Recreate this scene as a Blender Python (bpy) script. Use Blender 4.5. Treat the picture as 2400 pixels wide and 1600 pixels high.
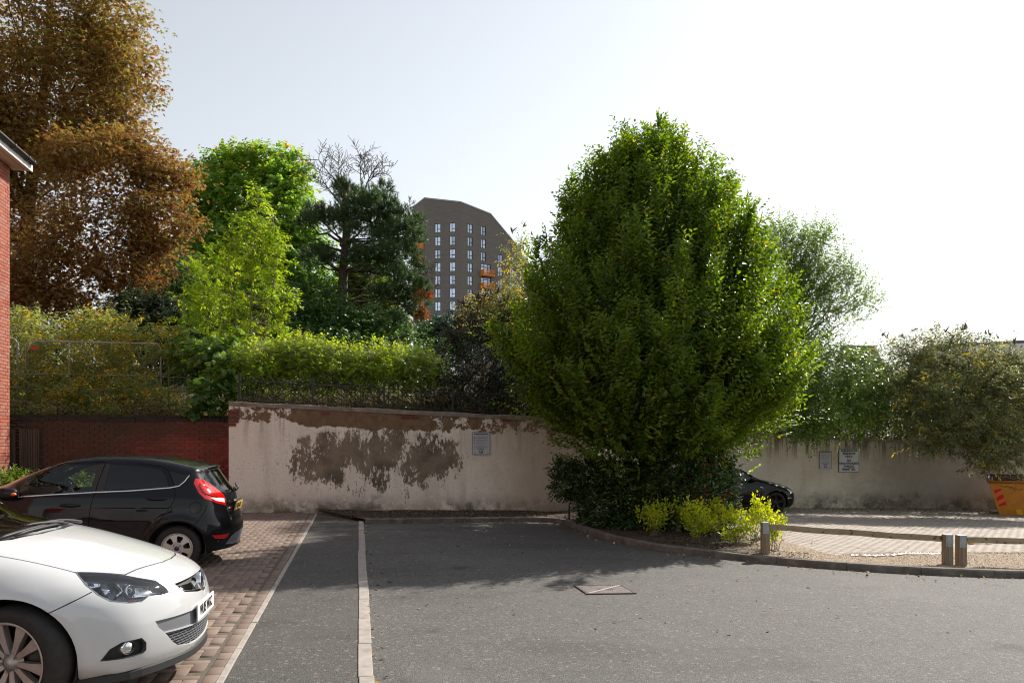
import bpy, bmesh, math, random
import numpy as np
from mathutils import Vector, Matrix
from mathutils.geometry import delaunay_2d_cdt

for o in list(bpy.data.objects):
    bpy.data.objects.remove(o)
SC = bpy.context.scene
COL = SC.collection

# ------------------------------------------------------------ camera, sky, sun, exposure
PHI = math.atan(360/1840.0)              # the camera looks 11 degrees to the right of the bay lines
CS, SN = math.cos(PHI), math.sin(PHI)
CAM_Z = 1.62
cam = bpy.data.cameras.new('camera')
cam.sensor_width = 36.0
cam.lens = 36.0*1840/2400
cam.shift_y = 240/2400.0
cam.clip_start = 0.05
cam.clip_end = 3000
cam_ob = bpy.data.objects.new('camera', cam)
COL.objects.link(cam_ob)
cam_ob.location = (0, 0, CAM_Z)
cam_ob.rotation_euler = (math.pi/2, 0, -PHI)
SC.camera = cam_ob

SUN_AZ, SUN_EL = math.radians(53), math.radians(40.5)   # azimuth from +y towards +x
W = bpy.data.worlds.new('World')
SC.world = W
W.use_nodes = True
wn = W.node_tree
wn.nodes.clear()
sky = wn.nodes.new('ShaderNodeTexSky')
sky.sky_type = 'NISHITA'
sky.sun_disc = False
sky.sun_elevation = SUN_EL
sky.sun_rotation = SUN_AZ
sky.altitude = 30
sky.air_density = 1.4
sky.dust_density = 0.6
sky.ozone_density = 1.0
bg = wn.nodes.new('ShaderNodeBackground')
bg.inputs['Strength'].default_value = 0.096
wo = wn.nodes.new('ShaderNodeOutputWorld')
hs = wn.nodes.new('ShaderNodeHueSaturation')          # thin high haze: paler than a clear blue sky
hs.inputs['Saturation'].default_value = .3
wn.links.new(sky.outputs[0], hs.inputs['Color'])
wn.links.new(hs.outputs[0], bg.inputs['Color'])
wn.links.new(bg.outputs[0], wo.inputs['Surface'])

sl = bpy.data.lights.new('sun', 'SUN')
sl.energy = 4.35
sl.angle = math.radians(0.6)
sl.color = (1.0, 0.93, 0.83)
so = bpy.data.objects.new('sun', sl)
COL.objects.link(so)
sd = Vector((math.sin(SUN_AZ)*math.cos(SUN_EL), math.cos(SUN_AZ)*math.cos(SUN_EL), math.sin(SUN_EL)))
so.rotation_euler = (-sd).to_track_quat('-Z', 'Y').to_euler()
so.location = sd*60

SC.view_settings.view_transform = 'Standard'
SC.view_settings.look = 'None'
SC.view_settings.exposure = 0.7
SC.view_settings.gamma = 1.0
SC.view_settings.use_curve_mapping = False
SC.render.engine = 'CYCLES'
cy = SC.cycles
cy.filter_width = 1.1
cy.max_bounces = 8
cy.diffuse_bounces = 4
cy.glossy_bounces = 4
cy.transmission_bounces = 6
cy.transparent_max_bounces = 12
cy.caustics_reflective = False
cy.caustics_refractive = False
cy.sample_clamp_indirect = 4.0

# ------------------------------------------------------------ small helpers
RNG = np.random.default_rng(7)
random.seed(7)
RIGHT = np.array([CS, -SN, 0.0]); FWD = np.array([SN, CS, 0.0]); UP = np.array([0, 0, 1.0])

def at(px, py, depth):
    """A place in the car park: a bearing and height measured on the photograph, and its distance in metres."""
    X = (px-1200)/1840.0*depth
    return np.array([X*CS+depth*SN, -X*SN+depth*CS, CAM_Z+(1040-py)/1840.0*depth])

def gz(x, y):
    """The lie of the car park: it falls gently to the right."""
    x = np.clip(x, -30, 45); y = np.clip(y, -30, 45)
    return -.022*x+.004*y-.08

def bay_z(x, y):
    return gz(x, y)+.03-.012*(y-11.3)

def tag(o, label=None, cat=None, group=None, kind=None):
    if label: o['label'] = label
    if cat: o['category'] = cat
    if group: o['group'] = group
    if kind: o['kind'] = kind
    return o

def empty(name, loc=(0, 0, 0), rz=0.0):
    o = bpy.data.objects.new(name, None)
    o.location = loc
    o.rotation_euler = (0, 0, rz)
    o.empty_display_size = .2
    COL.objects.link(o)
    return o

def link(name, me, mat=None, parent=None, loc=None, rot=None):
    o = bpy.data.objects.new(name, me)
    if mat is not None and not me.materials:
        me.materials.append(mat)
    if parent is not None: o.parent = parent
    if loc is not None: o.location = loc
    if rot is not None: o.rotation_euler = rot
    COL.objects.link(o)
    return o

def tri_mesh(name, V, T, rnd=None, smooth=False):
    """A mesh of triangles from arrays."""
    V = np.asarray(V, np.float32); T = np.asarray(T, np.int32)
    me = bpy.data.meshes.new(name)
    me.vertices.add(len(V)); me.vertices.foreach_set('co', V.ravel())
    me.loops.add(T.size); me.loops.foreach_set('vertex_index', T.ravel())
    me.polygons.add(len(T))
    me.polygons.foreach_set('loop_start', np.arange(0, T.size, T.shape[1], dtype=np.int32))
    if smooth: me.polygons.foreach_set('use_smooth', np.ones(len(T), bool))
    me.update(calc_edges=True)
    if rnd is not None:
        a = me.attributes.new('rnd', 'FLOAT', 'POINT')
        a.data.foreach_set('value', np.asarray(rnd, np.float32))
    return me

class MB:
    """Collects boxes, prisms, tubes into one mesh."""
    def __init__(s): s.v = []; s.f = []; s.sm = []
    def add(s, vs, fs, smooth=False):
        n = len(s.v); s.v += [tuple(map(float, p)) for p in vs]
        s.f += [tuple(i+n for i in f) for f in fs]; s.sm += [smooth]*len(fs); return s
    def box(s, c, d, rz=0.0, M=None):
        hx, hy, hz = d[0]/2, d[1]/2, d[2]/2; vs = []
        cr, sr = math.cos(rz), math.sin(rz)
        for z in (-hz, hz):
            for x, y in ((-hx, -hy), (hx, -hy), (hx, hy), (-hx, hy)):
                p = Vector((x, y, z))
                if M is not None: p = M @ p
                vs.append((c[0]+p.x*cr-p.y*sr, c[1]+p.x*sr+p.y*cr, c[2]+p.z))
        return s.add(vs, [(3, 2, 1, 0), (4, 5, 6, 7), (0, 1, 5, 4), (1, 2, 6, 5), (2, 3, 7, 6), (3, 0, 4, 7)])
    def prism(s, poly, z0, z1):
        """poly: ccw (x, y); z0, z1 numbers or functions of x, y"""
        f0 = z0 if callable(z0) else (lambda x, y: z0); f1 = z1 if callable(z1) else (lambda x, y: z1)
        n = len(poly)
        vs = [(x, y, f0(x, y)) for x, y in poly]+[(x, y, f1(x, y)) for x, y in poly]
        fs = [tuple(range(n-1, -1, -1)), tuple(range(n, 2*n))]+[(i, (i+1) % n, n+(i+1) % n, n+i) for i in range(n)]
        return s.add(vs, fs)
    def tube(s, pts, r, sides=6, smooth=True, caps=True):
        pts = [Vector(p) for p in pts]; rs = r if hasattr(r, '__len__') else [r]*len(pts)
        vs = []; up = Vector((.13, .21, .97)).normalized()
        for i, p in enumerate(pts):
            t = (pts[min(i+1, len(pts)-1)]-pts[max(i-1, 0)]).normalized()
            a = t.cross(up)
            if a.length < 1e-3: a = t.cross(Vector((1, 0, 0)))
            a.normalize(); b = t.cross(a)
            for k in range(sides):
                q = 2*math.pi*k/sides
                vs.append(p+(a*math.cos(q)+b*math.sin(q))*rs[i])
        fs = []
        for i in range(len(pts)-1):
            for k in range(sides):
                k2 = (k+1) % sides
                fs.append((i*sides+k, i*sides+k2, (i+1)*sides+k2, (i+1)*sides+k))
        n = len(s.v)
        s.add(vs, fs, smooth)
        if caps:
            m = len(vs)-sides
            s.f += [tuple(n+k for k in range(sides-1, -1, -1)), tuple(n+m+k for k in range(sides))]; s.sm += [False, False]
        return s
    def lathe(s, prof, seg=24, M=None, smooth=True):
        """prof (r, h) turned about local Z, moved by matrix M"""
        vs = []; fs = []
        for r, h in prof:
            for k in range(seg):
                q = 2*math.pi*k/seg; p = Vector((r*math.cos(q), r*math.sin(q), h))
                vs.append(M @ p if M is not None else p)
        for i in range(len(prof)-1):
            for k in range(seg):
                k2 = (k+1) % seg
                fs.append((i*seg+k, i*seg+k2, (i+1)*seg+k2, (i+1)*seg+k))
        return s.add(vs, fs, smooth)
    def mesh(s, name):
        me = bpy.data.meshes.new(name); me.from_pydata(s.v, [], s.f); me.update()
        me.polygons.foreach_set('use_smooth', s.sm)
        return me
    def build(s, name, mat, parent=None, **k):
        return link(name, s.mesh(name), mat, parent, **k)

def bevel_box_mesh(name, d, ch):
    """A box with its top edges chamfered; the top centre is the origin."""
    hx, hy, h = d[0]/2, d[1]/2, d[2]
    r = lambda k, z: [(-hx+k, -hy+k, z), (hx-k, -hy+k, z), (hx-k, hy-k, z), (-hx+k, hy-k, z)]
    V = r(0, -h)+r(0, -ch)+r(ch, 0)
    F = []
    for l in (0, 4):
        for i in range(4):
            j = (i+1) % 4; F.append((l+i, l+j, l+4+j, l+4+i))
    F.append((8, 9, 10, 11))
    return V, F

# ------------------------------------------------------------ node helpers
def nd(nt, t, ins=None, **at_):
    n = nt.nodes.new(t)
    for k, v in at_.items(): setattr(n, k, v)
    for k, v in (ins or {}).items():
        s = n.inputs[k]
        if isinstance(v, bpy.types.NodeSocket): nt.links.new(v, s)
        else: s.default_value = v
    return n

def rgba(c): return (c[0], c[1], c[2], 1.0)

def new_mat(name, col=(.5, .5, .5), rough=.6, metal=0.0, **ins):
    m = bpy.data.materials.new(name); m.use_nodes = True
    b = m.node_tree.nodes['Principled BSDF']
    b.inputs['Base Color'].default_value = rgba(col)
    b.inputs['Roughness'].default_value = rough
    b.inputs['Metallic'].default_value = metal
    for k, v in ins.items(): b.inputs[k.replace('_', ' ')].default_value = v
    return m, m.node_tree, b

def ramp(nt, fac, stops, interp='LINEAR'):
    r = nd(nt, 'ShaderNodeValToRGB', {'Fac': fac})
    r.color_ramp.interpolation = interp
    e = r.color_ramp.elements
    while len(e) < len(stops): e.new(.5)
    for i, (p, c) in enumerate(stops):
        e[i].position = p
        e[i].color = rgba(c) if hasattr(c, '__len__') else (c, c, c, 1)
    return r.outputs[0]

def mix(nt, a, b, f, mode='MIX'):
    n = nd(nt, 'ShaderNodeMix', data_type='RGBA', blend_type=mode)
    for s, v in ((n.inputs[0], f), (n.inputs[6], a), (n.inputs[7], b)):
        if isinstance(v, bpy.types.NodeSocket): nt.links.new(v, s)
        elif hasattr(v, '__len__'): s.default_value = rgba(v)
        else: s.default_value = v
    return n.outputs[2]

def mth(nt, op, a, b=0.0, c=None, clamp=False):
    n = nd(nt, 'ShaderNodeMath', operation=op, use_clamp=clamp)
    for i, v in enumerate((a, b, c)):
        if v is None: continue
        if isinstance(v, bpy.types.NodeSocket): nt.links.new(v, n.inputs[i])
        else: n.inputs[i].default_value = v
    return n.outputs[0]

def noise(nt, vec, scale, detail=4, rough=.6, out=0, **k):
    n = nd(nt, 'ShaderNodeTexNoise', {'Scale': scale, 'Detail': detail, 'Roughness': rough}, **k)
    if vec is not None: nt.links.new(vec, n.inputs['Vector'])
    return n.outputs[out]

def coord(nt, kind='Object', scale=None, loc=None):
    c = nd(nt, 'ShaderNodeTexCoord').outputs[kind]
    if scale is None and loc is None: return c
    m = nd(nt, 'ShaderNodeMapping', {'Vector': c})
    if scale is not None: m.inputs['Scale'].default_value = scale
    if loc is not None: m.inputs['Location'].default_value = loc
    return m.outputs[0]

def world_pos(nt): return nd(nt, 'ShaderNodeNewGeometry').outputs['Position']

def scaled(nt, vec, s):
    return nd(nt, 'ShaderNodeMapping', {'Vector': vec, 'Scale': s}).outputs[0]

def bump(nt, b, h, strength=.3, dist=.01):
    n = nd(nt, 'ShaderNodeBump', {'Height': h, 'Strength': strength, 'Distance': dist})
    nt.links.new(n.outputs[0], b.inputs['Normal'])

def smoothstep(nt, v, a, b):
    n = nd(nt, 'ShaderNodeMapRange', {'Value': v, 'From Min': a, 'From Max': b}, interpolation_type='SMOOTHSTEP')
    return n.outputs[0]

def sep(nt, v):
    n = nd(nt, 'ShaderNodeSeparateXYZ', {0: v}); return n.outputs

def piece_rnd(nt):
    """One random number per loose piece: per object and per vertex attribute together."""
    a = nd(nt, 'ShaderNodeAttribute', attribute_name='rnd').outputs['Fac']
    o = nd(nt, 'ShaderNodeObjectInfo').outputs['Random']
    return mth(nt, 'FRACT', mth(nt, 'ADD', a, o))

# ------------------------------------------------------------ materials
def grainy(name, stops, rough=.8, scale=6.0, bmp=.2, bd=.004, fine=120.0, spec=None):
    m, nt, b = new_mat(name, rough=rough)
    p = world_pos(nt)
    n1 = noise(nt, p, scale, 6); n2 = noise(nt, p, fine, 3)
    f = mth(nt, 'ADD', mth(nt, 'MULTIPLY', n1, .65), mth(nt, 'MULTIPLY', n2, .35))
    nt.links.new(ramp(nt, f, stops), b.inputs['Base Color'])
    bump(nt, b, n2, bmp, bd)
    if spec is not None: b.inputs['Specular IOR Level'].default_value = spec
    return m

def asphalt(name, lo, mid, hi, stain):
    m, nt, b = new_mat(name, rough=.76)
    b.inputs['Specular IOR Level'].default_value = .4
    p = world_pos(nt)
    v = nd(nt, 'ShaderNodeTexVoronoi', {'Vector': p, 'Scale': 125.0})
    vc = nd(nt, 'ShaderNodeTexVoronoi', {'Vector': p, 'Scale': 40.0})
    hue = sep(nt, v.outputs['Color'])[0]
    big = noise(nt, p, .5, 5, .65)
    mid_n = noise(nt, p, 5.0, 5, .7)
    c = ramp(nt, hue, [(.0, lo), (.45, mid), (.8, mid), (1.0, hi)])
    c = mix(nt, c, stain, smoothstep(nt, big, .5, .75))
    c = mix(nt, c, mix(nt, c, (.02, .018, .017), .5), smoothstep(nt, mid_n, .55, .75))
    wear = noise(nt, scaled(nt, p, (.35, .9, 1)), 1.0, 4, .6)
    c = mix(nt, c, mix(nt, c, (.03, .028, .027), .45), smoothstep(nt, wear, .5, .72))          # worn wheel tracks
    oil = nd(nt, 'ShaderNodeTexVoronoi', {'Vector': p, 'Scale': .55}).outputs['Distance']
    c = mix(nt, c, (.02, .019, .019), mth(nt, 'MULTIPLY', smoothstep(nt, mth(nt, 'ADD', oil, mth(nt, 'MULTIPLY', mid_n, .25)), .26, .17), .6))
    g2 = sep(nt, vc.outputs['Color'])[1]
    c = mix(nt, c, (.33, .28, .23), mth(nt, 'MULTIPLY', mth(nt, 'GREATER_THAN', g2, .955), .35))
    nt.links.new(c, b.inputs['Base Color'])
    h = mth(nt, 'SUBTRACT', 1.0, v.outputs['Distance'])
    bump(nt, b, h, .9, .006)
    return m

M = {}
M['asphalt'] = asphalt('asphalt', (.045, .043, .041), (.098, .094, .09), (.21, .2, .19), (.125, .118, .111))
M['path'] = asphalt('old_tarmac', (.042, .04, .038), (.08, .076, .071), (.17, .16, .148), (.1, .094, .087))
M['concrete'] = grainy('concrete', [(.3, (.2, .175, .155)), (.5, (.33, .295, .265)), (.75, (.43, .39, .35))], .85, 9, .3, .003)
M['kerb'] = grainy('kerb_concrete', [(.3, (.055, .047, .038)), (.5, (.13, .112, .095)), (.75, (.26, .235, .205))], .9, 5, .4, .004)
M['soil'] = grainy('bark_mulch', [(.3, (.02, .013, .009)), (.5, (.05, .033, .022)), (.72, (.13, .085, .055))], .95, 16, .9, .02, 90)
M['gravel'] = grainy('pea_gravel', [(.3, (.12, .085, .055)), (.5, (.3, .22, .15)), (.7, (.5, .4, .3))], .85, 30, .9, .015, 110)
M['joint'] = grainy('joint_sand', [(.3, (.06, .05, .038)), (.6, (.13, .108, .082))], .95, 20, .3, .003)
M['bank'] = grainy('bank_earth', [(.3, (.03, .026, .014)), (.5, (.085, .07, .038)), (.7, (.2, .16, .1))], .95, 2.5, .8, .03, 30)

def paver_mat():
    m, nt, b = new_mat('clay_paver', rough=.8)
    r = piece_rnd(nt)
    p = world_pos(nt)
    c = ramp(nt, r, [(0, (.145, .103, .082)), (.35, (.175, .124, .099)), (.7, (.2, .145, .116)), (1, (.23, .17, .138))])
    n = noise(nt, p, 3.0, 6, .7); f = noise(nt, p, 140.0, 3)
    c = mix(nt, c, (.2, .16, .132), mth(nt, 'MULTIPLY', smoothstep(nt, n, .45, .8), .55))
    c = mix(nt, c, mix(nt, c, (.03, .025, .02), .75), smoothstep(nt, f, .55, .75))
    nt.links.new(c, b.inputs['Base Color'])
    bump(nt, b, f, .35, .003)
    return m
M['paver'] = paver_mat()

def bay_paver_mat():
    m, nt, b = new_mat('pale_paver', rough=.8)
    r = piece_rnd(nt); p = world_pos(nt)
    c = ramp(nt, r, [(0, (.265, .22, .185)), (.5, (.3, .252, .215)), (1, (.335, .285, .245))])
    n = noise(nt, p, 1.2, 6, .7); f = noise(nt, p, 120.0, 3)
    c = mix(nt, c, (.36, .3, .26), mth(nt, 'MULTIPLY', smoothstep(nt, n, .4, .8), .6))
    c = mix(nt, c, mix(nt, c, (.05, .04, .03), .6), smoothstep(nt, f, .55, .75))
    nt.links.new(c, b.inputs['Base Color'])
    return m
M['bay_paver'] = bay_paver_mat()

def brick_mat(name, stops, dark_tone=None, glaze=None):
    m, nt, b = new_mat(name, rough=.8)
    r = piece_rnd(nt); p = world_pos(nt)
    c = ramp(nt, r, stops)
    n = noise(nt, p, 9.0, 5, .7); f = noise(nt, p, 70.0, 4, .7)
    c = mix(nt, c, mix(nt, c, (.02, .012, .008), .8), mth(nt, 'MULTIPLY', smoothstep(nt, f, .5, .8), .7))
    if dark_tone:
        x, y, z = sep(nt, p)
        big = noise(nt, p, .9, 4)
        s1 = smoothstep(nt, mth(nt, 'ADD', x, mth(nt, 'MULTIPLY', big, 3.0)), -1.4, -4.3)   # darker towards the left end
        c = mix(nt, c, mix(nt, c, dark_tone, .82), s1)
        s2 = mth(nt, 'MULTIPLY', smoothstep(nt, z, 1.55, 2.05), .75)  # darker towards the top courses
        c = mix(nt, c, mix(nt, c, dark_tone, .8), s2)
        w = mth(nt, 'MULTIPLY', smoothstep(nt, noise(nt, p, 2.3, 5, .7), .56, .72), smoothstep(nt, x, -4.8, -3.6))
        c = mix(nt, c, (.34, .22, .2), mth(nt, 'MULTIPLY', w, .5))                            # lime bloom
    nt.links.new(c, b.inputs['Base Color'])
    bump(nt, b, mth(nt, 'ADD', f, n), .4, .004)
    return m
M['brick'] = brick_mat('red_brick', [(0, (.2, .04, .03)), (.4, (.3, .05, .04)), (.75, (.36, .065, .048)), (1, (.26, .07, .048))], dark_tone=(.045, .03, .018))
M['house_brick'] = brick_mat('house_brick', [(0, (.3, .075, .045)), (.3, (.4, .105, .06)), (.6, (.3, .12, .09)), (.8, (.42, .13, .075)), (1, (.34, .15, .12))])
M['mortar'] = grainy('mortar', [(.3, (.16, .11, .07)), (.6, (.36, .26, .17))], .95, 12, .3, .004)
M['house_mortar'] = grainy('house_mortar', [(.3, (.34, .27, .18)), (.6, (.46, .37, .25))], .95, 12, .3, .004)
M['coping'] = grainy('sooty_coping', [(.3, (.012, .01, .008)), (.55, (.04, .032, .025)), (.8, (.1, .085, .06))], .9, 6, .6, .01)

def render_wall(name, right):
    """Painted render on a retaining wall: peeled patches, damp at the foot, dirt runs from the top."""
    m, nt, b = new_mat(name, rough=.9)
    p = world_pos(nt)
    x, y, z = sep(nt, p)
    top = mth(nt, 'MULTIPLY_ADD', x, -.0415, 2.47)          # height of the wall top
    dt = mth(nt, 'SUBTRACT', top, z)                         # below the top
    foot = mth(nt, 'SUBTRACT', z, mth(nt, 'MULTIPLY_ADD', x, -.022, .0))
    big = noise(nt, p, .7, 5, .65); mid = noise(nt, p, 3.5, 6, .7); fine = noise(nt, p, 26.0, 5, .7)
    streak = noise(nt, scaled(nt, p, (4.6, 4.6, .28) if right else (7.0, 7.0, .45)), 1.0, 5, .72)
    streak2 = noise(nt, scaled(nt, p, (2.2, 2.2, .3)), 1.0, 4, .6)
    if right:
        c = ramp(nt, big, [(.3, (.66, .58, .46)), (.55, (.78, .7, .6)), (.75, (.84, .78, .7))])
    else:
        c = ramp(nt, big, [(.3, (.8, .715, .61)), (.55, (.87, .795, .7)), (.75, (.89, .84, .76))])
    c = mix(nt, c, mix(nt, c, (.3, .22, .15), .7), mth(nt, 'MULTIPLY', smoothstep(nt, streak2, .5, .75), .3 if right else .5))
    c = mix(nt, c, mix(nt, c, (.2, .15, .1), .8), mth(nt, 'MULTIPLY', smoothstep(nt, fine, .52, .72), .5 if right else .62))
    if right:
        run = mth(nt, 'MULTIPLY', smoothstep(nt, streak, .485, .535), smoothstep(nt, mth(nt, 'ADD', dt, mth(nt, 'MULTIPLY', mid, .9)), 1.35, .45))
        c = mix(nt, c, (.05, .038, .03), mth(nt, 'MULTIPLY', run, .85))
        pit = nd(nt, 'ShaderNodeTexVoronoi', {'Vector': p, 'Scale': 16.0}).outputs['Distance']
        pm = mth(nt, 'MULTIPLY', smoothstep(nt, pit, .2, .08), smoothstep(nt, mid, .45, .6))
        c = mix(nt, c, (.09, .07, .05), mth(nt, 'MULTIPLY', pm, .8))
        rgt = smoothstep(nt, mth(nt, 'ADD', x, mth(nt, 'MULTIPLY', mid, 2.0)), 15.0, 18.5)
        c = mix(nt, c, mix(nt, c, (.12, .1, .085), .8), mth(nt, 'MULTIPLY', rgt, .8))
        c = mix(nt, c, (.06, .05, .04), mth(nt, 'MULTIPLY', smoothstep(nt, mth(nt, 'ADD', dt, mth(nt, 'MULTIPLY', fine, .1)), .2, .03), .85))
    else:
        # peeled brown band under the top
        flake = mth(nt, 'ADD', mth(nt, 'MULTIPLY', noise(nt, p, 2.2, 9, .68), .75), mth(nt, 'MULTIPLY', noise(nt, p, 11.0, 6, .7), .25))
        wob = mth(nt, 'MULTIPLY', noise(nt, p, 1.1, 3), 1.2)
        w1 = smoothstep(nt, dt, .62, .3)
        solid = mth(nt, 'MULTIPLY', smoothstep(nt, mth(nt, 'ADD', x, wob), -1.2, -.7), smoothstep(nt, mth(nt, 'ADD', x, wob), 2.6, 1.6))
        some = mth(nt, 'MULTIPLY', smoothstep(nt, mth(nt, 'ADD', x, wob), -2.6, -1.9), smoothstep(nt, mth(nt, 'ADD', x, wob), 6.4, 5.2))
        k1 = mth(nt, 'MULTIPLY', w1, mth(nt, 'ADD', mth(nt, 'MULTIPLY', solid, .24), mth(nt, 'MULTIPLY', some, .17)))
        m1 = smoothstep(nt, mth(nt, 'ADD', flake, k1), .645, .66)
        m1 = mth(nt, 'MULTIPLY', m1, smoothstep(nt, dt, .7, .6))
        # the big peeled patch in the middle of the wall: ragged, longer than high, thinning out below
        def ell(cx, cz, rx, rz):
            ex = mth(nt, 'DIVIDE', mth(nt, 'SUBTRACT', x, cx), rx); ez = mth(nt, 'DIVIDE', mth(nt, 'SUBTRACT', z, cz), rz)
            return smoothstep(nt, mth(nt, 'SQRT', mth(nt, 'ADD', mth(nt, 'MULTIPLY', ex, ex), mth(nt, 'MULTIPLY', ez, ez))), 1.1, .35)
        hot = mth(nt, 'MAXIMUM', mth(nt, 'MAXIMUM', ell(-.9, 1.4, 1.0, .95), ell(.45, 1.6, 1.3, .8)), ell(1.7, 1.4, 1.0, .9))
        wide = ell(.4, 1.05, 2.6, 1.0)
        a2 = mth(nt, 'ADD', mth(nt, 'MULTIPLY', noise(nt, scaled(nt, p, (4.6, 4.6, 2.3)), 1.0, 10, .76), .64), mth(nt, 'MULTIPLY', noise(nt, scaled(nt, p, (15., 15., 6.)), 1.0, 7, .78), .36))
        m2 = smoothstep(nt, mth(nt, 'ADD', a2, mth(nt, 'ADD', mth(nt, 'MULTIPLY', hot, .105), mth(nt, 'MULTIPLY', wide, .078))), .605, .617)
        m2 = mth(nt, 'MULTIPLY', m2, smoothstep(nt, wide, .02, .12))
        brown = ramp(nt, noise(nt, p, 6.0, 5, .7), [(.3, (.12, .075, .04)), (.6, (.22, .14, .08)), (.8, (.3, .2, .12))])
        grey = ramp(nt, noise(nt, p, 2.0, 5, .7), [(.35, (.12, .095, .075)), (.55, (.24, .19, .14)), (.75, (.3, .24, .175))])
        c = mix(nt, c, grey, m2)
        c = mix(nt, c, brown, m1)
        run = mth(nt, 'MULTIPLY', smoothstep(nt, streak, .5, .66), smoothstep(nt, mth(nt, 'ADD', dt, mid), 1.9, .5))
        c = mix(nt, c, mix(nt, c, (.13, .085, .05), .85), mth(nt, 'MULTIPLY', run, .55))
        rgt = smoothstep(nt, mth(nt, 'ADD', x, mth(nt, 'MULTIPLY', mid, 1.5)), 2.9, 5.6)
        c = mix(nt, c, mix(nt, c, (.26, .16, .11), .75), mth(nt, 'MULTIPLY', rgt, .8))  # right end darkened: stain and painted-in shade together
    damp = smoothstep(nt, mth(nt, 'ADD', foot, mth(nt, 'MULTIPLY', mid, 1.0)), 1.0, .55)
    sp = mth(nt, 'MULTIPLY', damp, smoothstep(nt, noise(nt, p, 1.3, 6, .75), .45, .6))
    c = mix(nt, c, (.075, .06, .035), mth(nt, 'MULTIPLY', sp, .85))
    low_ = mth(nt, 'MULTIPLY', smoothstep(nt, mth(nt, 'ADD', foot, mth(nt, 'MULTIPLY', fine, .35)), .75, .2), smoothstep(nt, mid, .35, .6))
    c = mix(nt, c, mix(nt, c, (.17, .13, .08), .8), mth(nt, 'MULTIPLY', low_, .7))
    nt.links.new(c, b.inputs['Base Color'])
    hgt = mth(nt, 'ADD', mid, mth(nt, 'MULTIPLY', fine, .5))
    if not right: hgt = mth(nt, 'SUBTRACT', mth(nt, 'MULTIPLY', hgt, .7), mth(nt, 'MULTIPLY', mth(nt, 'MAXIMUM', m1, m2), .9))   # flaked-off paint lies lower
    bump(nt, b, hgt, .6, .014)
    return m
M['wall'] = render_wall('peeling_render', False)
M['wall_r'] = render_wall('streaked_render', True)
M['wall_top'] = grainy('wall_capping', [(.3, (.1, .085, .065)), (.55, (.26, .22, .18)), (.8, (.42, .38, .32))], .9, 7, .5, .01)

def wood(name, lo, hi, moss=None, grain=(1, 40, 40)):
    m, nt, b = new_mat(name, rough=.85)
    c0 = coord(nt, 'Object', grain)
    n = noise(nt, c0, 1.0, 6, .7)
    c = ramp(nt, n, [(.3, lo), (.7, hi)])
    if moss:
        k = noise(nt, world_pos(nt), 7.0, 6, .75)
        nz = sep(nt, nd(nt, 'ShaderNodeNewGeometry').outputs['Normal'])[2]
        c = mix(nt, c, moss, mth(nt, 'MULTIPLY', smoothstep(nt, k, .42, .62), .75))
        k2 = noise(nt, world_pos(nt), 11.0, 3, .6)
        c = mix(nt, c, (.03, .025, .02), mth(nt, 'MULTIPLY', smoothstep(nt, k2, .58, .66), .8))
    nt.links.new(c, b.inputs['Base Color'])
    bump(nt, b, n, .5, .006)
    return m
M['rail_wood'] = wood('mossy_timber', (.2, .135, .085), (.42, .31, .21), (.3, .29, .17), (2, 40, 40))
M['post_wood'] = wood('timber_post', (.13, .095, .062), (.36, .27, .19), None, (40, 40, 2))
M['board'] = wood('dark_boards', (.03, .02, .014), (.15, .105, .075), None, (45, 45, 1.2))
M['galv'] = grainy('galvanised_steel', [(.3, (.25, .26, .27)), (.7, (.45, .46, .47))], .5, 12, .1, .001)
M['galv'].node_tree.nodes['Principled BSDF'].inputs['Metallic'].default_value = .6
M['black_iron'] = new_mat('black_painted_iron', (.012, .012, .012), .5)[0]
M['orange_clip'] = new_mat('orange_plastic', (.5, .09, .05), .5)[0]
M['white_paint'] = new_mat('white_upvc', (.8, .8, .79), .35)[0]
M['soffit'] = new_mat('white_soffit', (.74, .68, .63), .4)[0]
M['gutter'] = new_mat('black_gutter', (.035, .035, .038), .35)[0]
M['roof_tile'] = grainy('roof_tile', [(.3, (.1, .075, .06)), (.6, (.2, .16, .13))], .85, 10, .4, .005)
M['sign_white'] = new_mat('sign_white', (.62, .63, .7), .4)[0]
M['sign_grey'] = new_mat('sign_aluminium', (.5, .5, .55), .4)[0]
M['sign_black'] = new_mat('sign_black', (.02, .016, .018), .5)[0]
M['sign_ink'] = new_mat('sign_grey_ink', (.22, .22, .25), .5)[0]
M['sign_blue'] = new_mat('sign_blue', (.012, .016, .16), .4)[0]
M['rust'] = grainy('rusty_iron', [(.3, (.03, .016, .012)), (.55, (.075, .045, .035)), (.8, (.15, .1, .08))], .65, 25, .4, .003)
M['rust_hi'] = grainy('worn_iron', [(.3, (.3, .25, .23)), (.7, (.58, .53, .5))], .45, 30, .3, .002)
# ------------------------------------------------------------ ground
def grid_sheet(name, mat, xs, ys, zf):
    X, Y = np.meshgrid(xs, ys); Z = zf(X, Y)
    V = np.stack([X.ravel(), Y.ravel(), Z.ravel()], 1); nx = len(xs)
    i, j = np.meshgrid(np.arange(nx-1), np.arange(len(ys)-1)); a = (j*nx+i).ravel()
    return link(name, tri_mesh(name, V, np.stack([a, a+1, a+1+nx, a+nx], 1), smooth=True), mat)

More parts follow.
